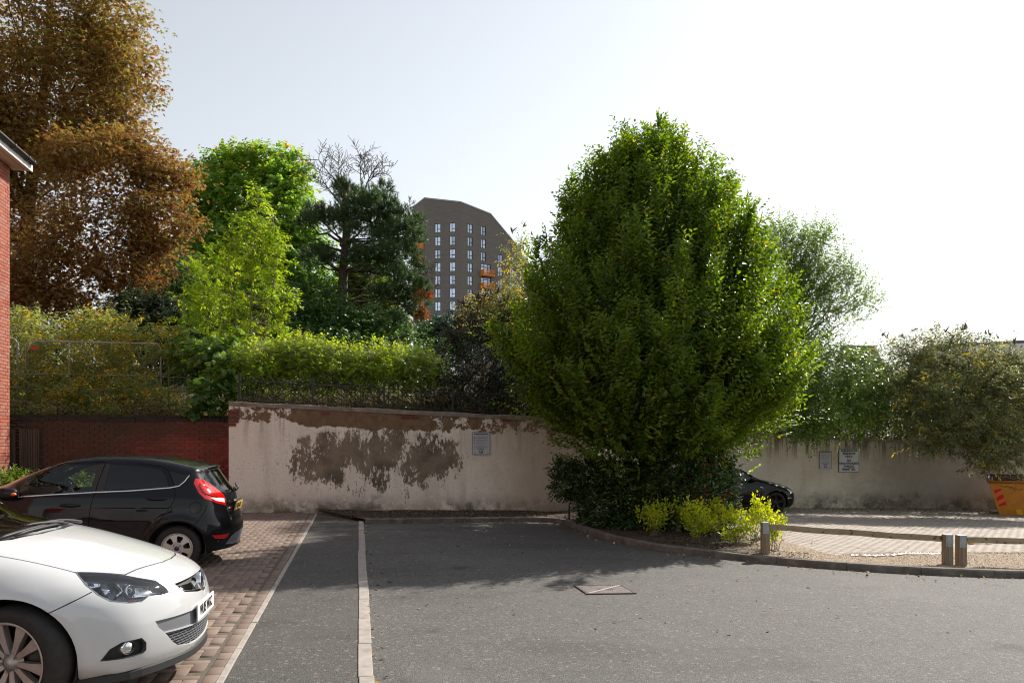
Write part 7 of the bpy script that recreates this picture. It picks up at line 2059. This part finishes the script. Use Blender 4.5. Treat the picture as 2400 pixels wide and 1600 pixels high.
arch_liners(wc, (1.3475, -1.3475), .39, .89, .33)
cabin(wc, .0, -.95, 1.0, .72, .95, -.37)
mw = dict(tyre=M['tyre'], rim=M['alloy_dirty'], spoke=M['alloy_dirty'], nut=M['nut'], disc=M['disc'], cap=M['alloy_dirty'])
wheel(wc, 1.3475, -.885, .335, .22, .2425, 'ten', mw, math.radians(-18), -1)
wheel(wc, 1.3475, .885, .335, .22, .2425, 'ten', mw, math.radians(-18), 1); wheel(wc, -1.3475, -.885, .335, .22, .2425, 'ten', mw, 0, -1); wheel(wc, -1.3475, .885, .335, .22, .2425, 'ten', mw, 0, 1)
# headlamp insides
M['lamp_dark'] = new_mat('lamp_housing', (.16, .165, .175), .25, .7)[0]
M['lamp_chrome'] = new_mat('lamp_reflector', (.85, .87, .9), .15, .9)[0]
M['amber'] = new_mat('amber_bulb', (.7, .12, .02), .25)[0]
patch(pw['headlamp'], S_, head, M['lamp_dark'], 'lamp_housing', push=-.06, skirt=-.055)
def shrink(p, f): c = p.mean(0); return c+(p-c)*f
def on(pts, k=.02): return dens(np.array(pts), k)
ring_patch(pw['headlamp'], S_, head, .955, M['lamp_dark'], 'lamp_rim', .001, .02)
tr_a = on([(1.68, .70, .826), (1.80, .625, .806), (1.80, .66, .775), (1.75, .735, .775)])
patch(pw['headlamp'], S_, tr_a, M['lamp_chrome'], 'ribbed_reflector', push=-.035, skirt=.015)
tr_b = on([(1.79, .66, .80), (1.815, .645, .797), (1.85, .70, .735), (1.835, .735, .725), (1.80, .715, .765)])
patch(pw['headlamp'], S_, tr_b, M['lamp_chrome'], 'reflector_band', push=-.03, skirt=.02)
tr_c = on([(1.85, .61, .795), (1.93, .56, .775), (1.91, .62, .745), (1.88, .68, .705), (1.87, .69, .71), (1.885, .63, .745), (1.86, .63, .77)])
patch(pw['headlamp'], S_, tr_c, M['lamp_chrome'], 'reflector_band', push=-.03, skirt=.02)
tr_d = on([(1.96, .57, .765), (2.06, .48, .728), (2.11, .49, .685), (2.04, .59, .685), (1.975, .63, .69)])
patch(pw['headlamp'], S_, tr_d, M['lamp_chrome'], 'main_reflector', push=-.045, skirt=.02)
tr_e = on([(2.0, .64, .672), (2.025, .64, .665), (1.99, .69, .662), (1.97, .70, .67)])
patch(pw['headlamp'], S_, tr_e, M['amber'], 'indicator_bulb', push=-.04, skirt=.015)
def projector():
    q = np.array([[1.955, .62, .715]]); p = S_.cast(np.array([[1.0, 0, .715]]), nrm(np.array([[.955, .62, 0]]))*1.0); n = nrm(S_.normal(p)*.6+np.array([[.9, .25, 0]]))[0]; c = p[0]-n*.045
    Mx = Matrix.Translation(c) @ Vector(n).to_track_quat('Z', 'Y').to_matrix().to_4x4()
    return Mx
Mp = projector()
both(wc, lambda: MB().lathe([(.0, .022), (.018, .02), (.034, .008), (.036, 0)], 20, Mp), 'projector_lens', M['lens'])
both(wc, lambda: MB().lathe([(.034, -.005), (.036, .012), (.046, .014), (.05, -.005), (.05, -.03)], 20, Mp), 'projector_ring', M['lamp_chrome'])
both(wc, lambda: MB().lathe([(.0, -.012), (.034, -.008)], 20, Mp), 'projector_back', M['lamp_dark'])
# grille bar, emblem, lower mesh
gb = S_.front(dens([(0, .69), (.2, .69), (.335, .692), (.32, .655), (.14, .628), (.06, .62), (0, .62)], .02, False)); 
patch(wc, S_, np.r_[gb], M['chrome'], 'grille_bar', push=-.012, skirt=.02)
xe = float(S_.front([(0, .655)])[0, 0])
Me = Matrix.Translation((xe+.004, 0, .66)) @ Matrix.Rotation(math.pi/2-.14, 4, 'Y')
em = MB().lathe([(0, .0), (.052, .002), (.055, .008), (.064, .01), (.068, .002), (.068, -.02)], 32, Me).build('emblem', M['chrome'], wc)
eg = MB().lathe([(0, .0045), (.05, .0042)], 28, Me).build('emblem_field', M['lamp_dark'], em)
cr = MB(); v, f = polyline_strip([(-.03, -.025), (-.02, .02), (.0, .035), (.015, .02), (.005, .0), (.03, -.01), (.015, -.035)], .014)
cr.add([tuple(Me @ Vector((-p[2], p[0], .0075))) for p in v], f); cr.build('emblem_figure', M['chrome'], em)
hx = MB(); 
for r in range(8):
    for k in range(-16, 17):
        y0 = k*.044+(.022 if r % 2 else 0); z0 = .285+r*.0185
        seg = [(y0-.016, z0), (y0+.0, z0+.009), (y0+.016, z0)]
        if not in_poly(np.array([(abs(y0), z0)]), np.array([(-.1, .408), (.28, .409), (.55, .424), (.49, .36), (.425, .318), (.265, .288), (-.1, .278)]))[0]: continue
        for (ya, za), (yc, zc_) in (((y0-.02, z0), (y0+.02, z0)), ((y0+.022, z0), (y0+.022, z0+.0185))):
            p = S_.front([(abs(ya), za), (abs(yc), zc_)]); a, b = p[0]*np.array([1, np.sign(ya) or 1, 1]), p[1]*np.array([1, np.sign(yc) or 1, 1])
            dx = np.array([.012, 0, 0]); t_ = np.array([0, 0, .0035]) if za == zc_ else np.array([0, .003, 0])
            V = [a-t_-dx, b-t_-dx, b+t_-dx, a+t_-dx, a-t_-dx*3.2, b-t_-dx*3.2, b+t_-dx*3.2, a+t_-dx*3.2]
            hx.add([tuple(q) for q in V], [(0, 1, 2, 3), (0, 4, 5, 1), (1, 5, 6, 2), (2, 6, 7, 3), (3, 7, 4, 0)])
tag(hx.build('grille_mesh', M['grey_trim'], pw['lower_grille'][0]), kind='stuff')
plate(wc, 2.272, .487, .52, .111, True, M['plate_w'], 'WL05 WGC', -.03)
fl = S_.cast(np.array([[1.0, .2, .385]]), nrm(np.array([[1.0, .55, 0]]))); nf = nrm(S_.normal(fl)+np.array([[.7, 0, 0]]))[0]
Mf = Matrix.Translation(fl[0]-nf*.025) @ Vector(nf).to_track_quat('Z', 'Y').to_matrix().to_4x4()
both(wc, lambda: MB().lathe([(0, .012), (.03, .01), (.038, .002), (.042, .006), (.048, 0), (.048, -.03)], 20, Mf), 'fog_lamp', M['lamp_chrome'])
both(wc, lambda: MB().lathe([(0, .02), (.03, .016), (.041, .004)], 20, Mf), 'fog_lens', M['lens'])
ring_patch(wc, S_, fog, .9, M['trim'], 'fog_surround', .001, .03)
lip = S_.front(dens([(0, .245), (.25, .245), (.5, .25), (.68, .245), (.78, .235)], .04, False)); lip2 = np.vstack([lip, [[1.66, .80, .215]]]); lb = MB()
L2 = np.vstack([lip2[::-1]*np.array([1, -1, 1]), lip2[1:]]); nL = len(L2)
rad = nrm(L2*np.array([1, 1, 0])*np.array([.35, 1, 0])+np.array([.9, 0, 0]))
V = []
for p, n in zip(L2, rad):
    for off, z in ((-.02, p[2]+.008), (.014, p[2]-.008), (.018, p[2]-.05), (-.03, p[2]-.065)): V.append(tuple(np.array([p[0], p[1], 0])+n*off+np.array([0, 0, z])))
lb.add(V, [(i*4+a, (i+1)*4+a, (i+1)*4+(a+1) % 4, i*4+(a+1) % 4) for i in range(nL-1) for a in range(4)]); lb.build('front_lip', M['trim'], wc)
# wipers lying along the foot of the windscreen
def on_glass(x, y, d):
    p = S_.above([(x, abs(y))])[0]; return (p[0], math.copysign(p[1], y), p[2]+d)
for (x0, y0), (x1, y1), (xp, yp) in (((1.15, -.58), (1.245, .03), (1.285, .10)), ((1.205, -.46), (1.275, .23), (1.30, .40))):
    t_ = np.linspace(0, 1, 8); bp = [on_glass(x0+(x1-x0)*q+.02*math.sin(q*math.pi), y0+(y1-y0)*q, .012) for q in t_]
    wm = MB().tube(bp, [.006]+[.013]*6+[.006], 4).build('wiper_blade', M['trim'], wc)
    ap = [on_glass(x0+(xp-x0)*q-.015*math.sin(q*math.pi), y0+(yp-y0)*q, .024+.008*math.sin(q*math.pi)) for q in np.linspace(.42, 1, 6)]
    MB().tube(ap, [.007, .009, .011, .012, .013, .013], 5).build('wiper_arm', M['trim'], wm)
both(wc, lambda: blob((.43, .97, 1.06), (.09, .12, .075), sq=.7), 'mirror', M['white_car'])
both(wc, lambda: MB().tube([(.41, .80, 1.02), (.42, .92, 1.03)], .028, 6), 'mirror_stalk', M['trim'])
both(wc, lambda: blob((-.5, .893, .87), (.1, .018, .018)), 'handle', M['white_car'])
ground_pose(wc, -3.3473, 5.954, math.radians(-1.4)); wc.location.z += .02

# ------------------------------------------------------------ black five-door hatchback, tail towards the lane
H_ = CarShape(**SHAPE_HATCH)
bc = tag(empty('black_hatchback'), 'black five-door hatchback with red tail light, parked tail out before the brick wall', 'car', 'parked cars')
tail = dens([(-1.417, .679, 1.175), (-1.513, .588, 1.143), (-1.606, .499, 1.068), (-1.731, .413, .941), (-1.761, .422, .808), (-1.674, .618, .855), (-1.552, .756, .921), (-1.483, .754, .99), (-1.407, .721, 1.113)], .02)
wf = [(.613, 1.049), (.60, 1.115), (.374, 1.251), (.154, 1.312), (-.225, 1.332), (-.222, 1.207), (-.186, .998), (.337, .966), (.603, .942)]
wr_ = [(-.359, 1.02), (-.379, 1.334), (-.683, 1.318), (-.993, 1.28), (-1.059, 1.192), (-1.11, 1.068)]
wq = [(-1.19, 1.078), (-1.101, 1.262), (-1.325, 1.214), (-1.278, 1.126)]
wtri = [(.68, 1.03), (.70, 1.085), (.96, .965), (.93, .95)]
gB = [(-.312, 1.355), (-.288, 1.208), (-.249, .979), (-.216, .805), (-.203, .629), (-.2, .25)]
gC = [(-.70, 1.352), (-1.0, 1.318), (-1.08, 1.27), (-1.161, 1.125), (-1.195, 1.044), (-1.205, .922), (-1.141, .785), (-.983, .566), (-.865, .44), (-.82, .25)]
gA = [(1.02, .25), (1.04, .7), (1.0, .92), (.96, .985), (.70, 1.135), (.4, 1.285), (.15, 1.345), (-.312, 1.365)]
dF = gA+gB[1:]; dR = [(-.312, 1.358)]+gC+[(-.2, .25)]+gB[::-1][1:-1]
rg = dens([(0, 1.275), (.35, 1.268), (.45, 1.255), (.585, 1.165), (.50, 1.09), (.40, 1.005), (.2, .985), (0, .975)], .03, False)
ins_ = dens([(0, .463), (.294, .437), (.404, .397), (.484, .30), (.33, .285), (0, .28)], .03, False)
hs_ = dens([(1.14, 0), (1.10, .33), (1.0, .55), (.90, .64), (.5, .575), (.16, .515), (.13, .25), (.12, 0)], .03, False)
R_b = [reg('arch', H_.side(circle(1.2445, .29, .345)), hole=True), reg('arch', H_.side(circle(-1.2445, .29, .345)), hole=True),
       reg('reversing_lamp', dens([(-1.607, .699, .931), (-1.736, .434, .906), (-1.746, .444, .852), (-1.672, .612, .884)], .02), M['plate_w'], of='tail_light'),
       reg('tail_light', tail, M['tail_red']), reg('front_window', H_.side(dens(wf)), M['glass'], of='front_door'), reg('rear_window', H_.side(dens(wr_)), M['glass_dark'], of='rear_door'), reg('quarter_window', H_.side(dens(wq)), M['glass_dark']), reg('corner_window', H_.side(dens(wtri)), M['glass_dark']),
       reg('tailgate_glass', H_.front(rg, -1), M['glass_dark'], mid=True), reg('windscreen', H_.above(hs_), M['glass'], mid=True),
       reg('bumper_insert', H_.front(ins_, -1), M['grey_trim'], mid=True, push=-.006),
       reg('reflector', dens([(-1.65, .752, .449), (-1.819, .465, .442), (-1.794, .51, .398), (-1.77, .56, .383), (-1.683, .709, .402)], .02), M['tail_red']),
       reg('fuel_flap_gap', H_.side(ribbon(circle(-1.45, .805, .072, 40)+[circle(-1.45, .805, .072, 40)[0]], .006)), M['gap'], push=-.006, skirt=False),
       reg('door_gap', H_.side(gap(gB, .008)), M['gap'], push=-.008, skirt=False), reg('door_gap', H_.side(gap(gC, .008)), M['gap'], push=-.008, skirt=False), reg('door_gap', H_.side(gap(gA, .008)), M['gap'], push=-.008, skirt=False),
       reg('pillar_trim', H_.side(dens([(-.188, 1.0), (-.225, 1.21), (-.228, 1.335), (-.305, 1.345), (-.284, 1.208), (-.247, 1.0)])), M['trim'], push=.001), reg('pillar_trim', H_.side(dens([(-.262, 1.008), (-.292, 1.208), (-.318, 1.345), (-.372, 1.338), (-.352, 1.014)])), M['trim'], push=.001),
       reg('tailgate_gap', H_.front(gap([(.56, 1.19), (.47, 1.07), (.395, .95), (.375, .88), (.385, .72), (.35, .645), (.2, .632), (.005, .63)], .009), -1), M['gap'], push=-.008, skirt=False),
       reg('bumper_gap', H_.side(gap([(-1.44, .56), (-1.5, .65), (-1.56, .76), (-1.585, .84)], .007)), M['gap'], push=-.006, skirt=False),
       reg('front_door', H_.side(dens(dF)), None), reg('rear_door', H_.side(dens(dR)), None),
       reg('roof_spoiler', H_.above(dens([(-1.33, 0), (-1.31, .3), (-1.30, .47), (-1.335, .60), (-1.40, .64), (-1.47, .55), (-1.5, .40), (-1.53, .2), (-1.535, 0)], .03, False)), None, mid=True, push=.002),
       reg('headlamp', H_.side(dens([(1.45, .78), (1.8, .74), (1.85, .62), (1.6, .66)])), M['lens'])]
pb_ = body_panels(bc, H_, R_b, M['black_car'], step=.04)
arch_liners(bc, (1.2445, -1.2445), .345, .84, .29)
cabin(bc, .0, -.85, .98, .70, .86, -.36)
mb_ = dict(tyre=M['tyre'], rim=M['alloy'], spoke=M['alloy'], nut=M['nut'], disc=M['disc'], cap=M['blue_cap'])
for ax in (1.2445, -1.2445):
    for s in (1, -1): wheel(bc, ax, s*.842, .287, .185, .193, 'six', mb_, 0, s)
patch(pb_['tail_light'], H_, shrink(tail, .55)+np.array([.03, .03, .02]), M['tail_red'], 'tail_lamp_bulge', push=.008, skirt=.01)
chl = ribbon([(.637, .925), (.212, .957), (-.2, .985), (-.247, .990), (-.666, 1.012), (-1.12, 1.055), (-1.18, 1.066), (-1.24, 1.08), (-1.302, 1.14), (-1.345, 1.215)], .014)
patch(bc, H_, H_.side(chl), M['chrome'], 'chrome_strip', push=.004, skirt=.008)
sp_ = MB(); ys = np.linspace(-.5, .5, 17); V = []
for y in ys:
    e = .13*(abs(y)/.5)**2.2; zt = 1.322-.05*(y/.5)**2
    V += [(-1.46+e*.6, y, zt+.022), (-1.565+e, y, zt+.012), (-1.575+e, y, zt-.012), (-1.50+e*.8, y, zt-.03)]
sp_.add(V, [(i*4+a, (i+1)*4+a, (i+1)*4+(a+1) % 4, i*4+(a+1) % 4) for i in range(16) for a in range(4)]+[(0, 1, 2, 3), (67, 66, 65, 64)], True); sp_.build('spoiler_lip', M['black_car'], pb_['roof_spoiler'][0])
both(bc, lambda: blob((.02, .848, .826), (.125, .022, .026)), 'handle', M['black_car']); both(bc, lambda: blob((-.985, .838, .917), (.125, .022, .026)), 'handle', M['black_car'])
mr = both(bc, lambda: blob((.72, .90, .97), (.14, .09, .075), seg=18, rings=10, sq=.8), 'mirror', M['black_car'])
for s, o in zip((1, -1), mr): blob((.62, s*.955, .965), (.035, .034, .022)).build('mirror_indicator', M['amber'], o)
both(bc, lambda: MB().tube([(.72, .79, .93), (.71, .88, .94)], .03, 6), 'mirror_stalk', M['trim'])
plate(bc, -1.853, .785, .52, .111, False, M['plate_y'], 'EN61 NKX', .24, True)
MB().box((-1.842, 0, .868), (.03, .46, .022)).build('tailgate_strip', M['chrome'], bc)
for y, z, w_, h_, m_ in ((.315, .775, .05, .018, M['tail_red']), (.36, .775, .03, .018, M['plate_w']), (.26, .66, .12, .014, M['chrome'])):
    p = H_.front([(y, z)], -1)[0]; MB().box((p[0]-.003, y, z), (.008, w_, h_), rz=-.45).build('badge', m_, bc)
rw = MB(); rw.tube([(-1.79, 0, .985), (-1.83, -.02, 1.03), (-1.80, -.12, 1.04), (-1.74, -.38, 1.07)], [.022, .024, .014, .008], 6); rw.lathe([(0, .03), (.03, .02), (.034, -.02)], 12, Matrix.Translation((-1.80, 0, 1.005)) @ Matrix.Rotation(-1.2, 4, 'Y')); rw.build('rear_wiper', M['trim'], bc)
MB().tube([(.06, 0, 1.40), (.02, 0, 1.43), (-.34, 0, 1.72)], [.012, .006, .003], 5).build('aerial', M['trim'], bc)
for y in (.66, .3): p = H_.front([(y, .36)], -1)[0]; MB().lathe([(0, .004), (.01, .003), (.012, 0)], 10, Matrix.Translation(p) @ Matrix.Rotation(-math.pi/2, 4, 'Y')).build('parking_sensor', M['grey_trim'], bc)
ground_pose(bc, -3.5046, 11.486, math.radians(179)); bc.location.z += -.01

# ------------------------------------------------------------ black coupe behind the hedge
C_ = CarShape(**SHAPE_COUPE)
cc = tag(empty('black_coupe'), 'black coupe with black wheels half hidden behind the glossy bush', 'car', 'parked cars')
cw = [(.545, 1.0), (.40, 1.12), (.2, 1.225), (-.02, 1.295), (-.5, 1.32), (-.52, .975), (.0, .958), (.51, .965)]
cq = [(-.58, .98), (-.56, 1.315), (-1.0, 1.27), (-1.35, 1.08), (-1.3, 1.0)]
cd = [(.82, .25), (.825, .9), (.7, 1.0), (.42, 1.15), (.2, 1.25), (-.02, 1.325), (-.54, 1.345), (-.56, .95), (-.5, .25)]
R_c = [reg('arch', C_.side(circle(1.3, .31, .355)), hole=True), reg('arch', C_.side(circle(-1.3, .31, .355)), hole=True),
       reg('side_window', C_.side(dens(cw)), M['glass'], of='door'), reg('rear_side_window', C_.side(dens(cq)), M['glass_dark']),
       reg('headlamp', dens([(1.63, .815, .715), (1.80, .755, .70), (1.93, .66, .67), (1.95, .69, .61), (1.80, .80, .605), (1.74, .836, .582)], .02), M['lamp_chrome']),
       reg('intake_blade', dens([(1.642, .872, .466), (1.795, .813, .475), (1.808, .804, .436), (1.645, .868, .433)], .02), M['chrome']),
       reg('front_grille', C_.front(dens([(0, .6), (.4, .6), (.35, .35), (0, .32)], .03, False)), M['trim'], mid=True, push=-.03),
       reg('windscreen', C_.above(dens([(1.0, 0), (.96, .35), (.86, .58), (.76, .66), (.4, .57), (.08, .5), (.02, .2), (.02, 0)], .03, False)), M['glass'], mid=True),
       reg('door_gap', C_.side(gap(cd+[cd[0]], .008)), M['gap'], push=-.008, skirt=False), reg('door', C_.side(dens(cd)), None),
       reg('rear_glass', C_.front(dens([(0, 1.27), (.45, 1.22), (.55, 1.0), (0, .98)], .03, False), -1), M['glass_dark'], mid=True), reg('tail_light', C_.front(dens([(.8, .82), (.5, .84), (.52, .70), (.84, .7)]), -1), M['tail_red'])]
pc_ = body_panels(cc, C_, R_c, M['black_car2'], step=.05)
arch_liners(cc, (1.3, -1.3), .355, .85, .31); cabin(cc, -.05, -.85, .96, .68, .72, -.36)
mc = dict(tyre=M['tyre'], rim=M['alloy_black'], spoke=M['alloy_black'], nut=M['alloy_black'], disc=M['disc'])
for ax in (1.3, -1.3):
    for s in (1, -1): wheel(cc, ax, s*.862, .31, .2, .24, 'five', mc, 0, s)
both(cc, lambda: blob((.55, .92, .965), (.09, .1, .065), sq=.75), 'mirror', M['black_car2'])
both(cc, lambda: MB().tube([(.55, .78, .93), (.55, .9, .94)], .025, 6), 'mirror_stalk', M['trim'])
patch(cc, C_, C_.side(ribbon([(.9, .225), (.3, .24), (-.85, .245)], .05)), M['black_car2'], 'sill_blade', push=.03, skirt=.04)
patch(cc, C_, C_.side(ribbon([(.79, .76), (.84, .745), (.88, .735)], .02)), M['plate_w'], 'wing_badge', push=.003, skirt=.005)
both(cc, lambda: blob((-.32, .885, .81), (.1, .018, .018)), 'handle', M['black_car2'])
ground_pose(cc, 11.65-1.3, 20.44+.87, 0, bay_z); cc.location.z -= .03
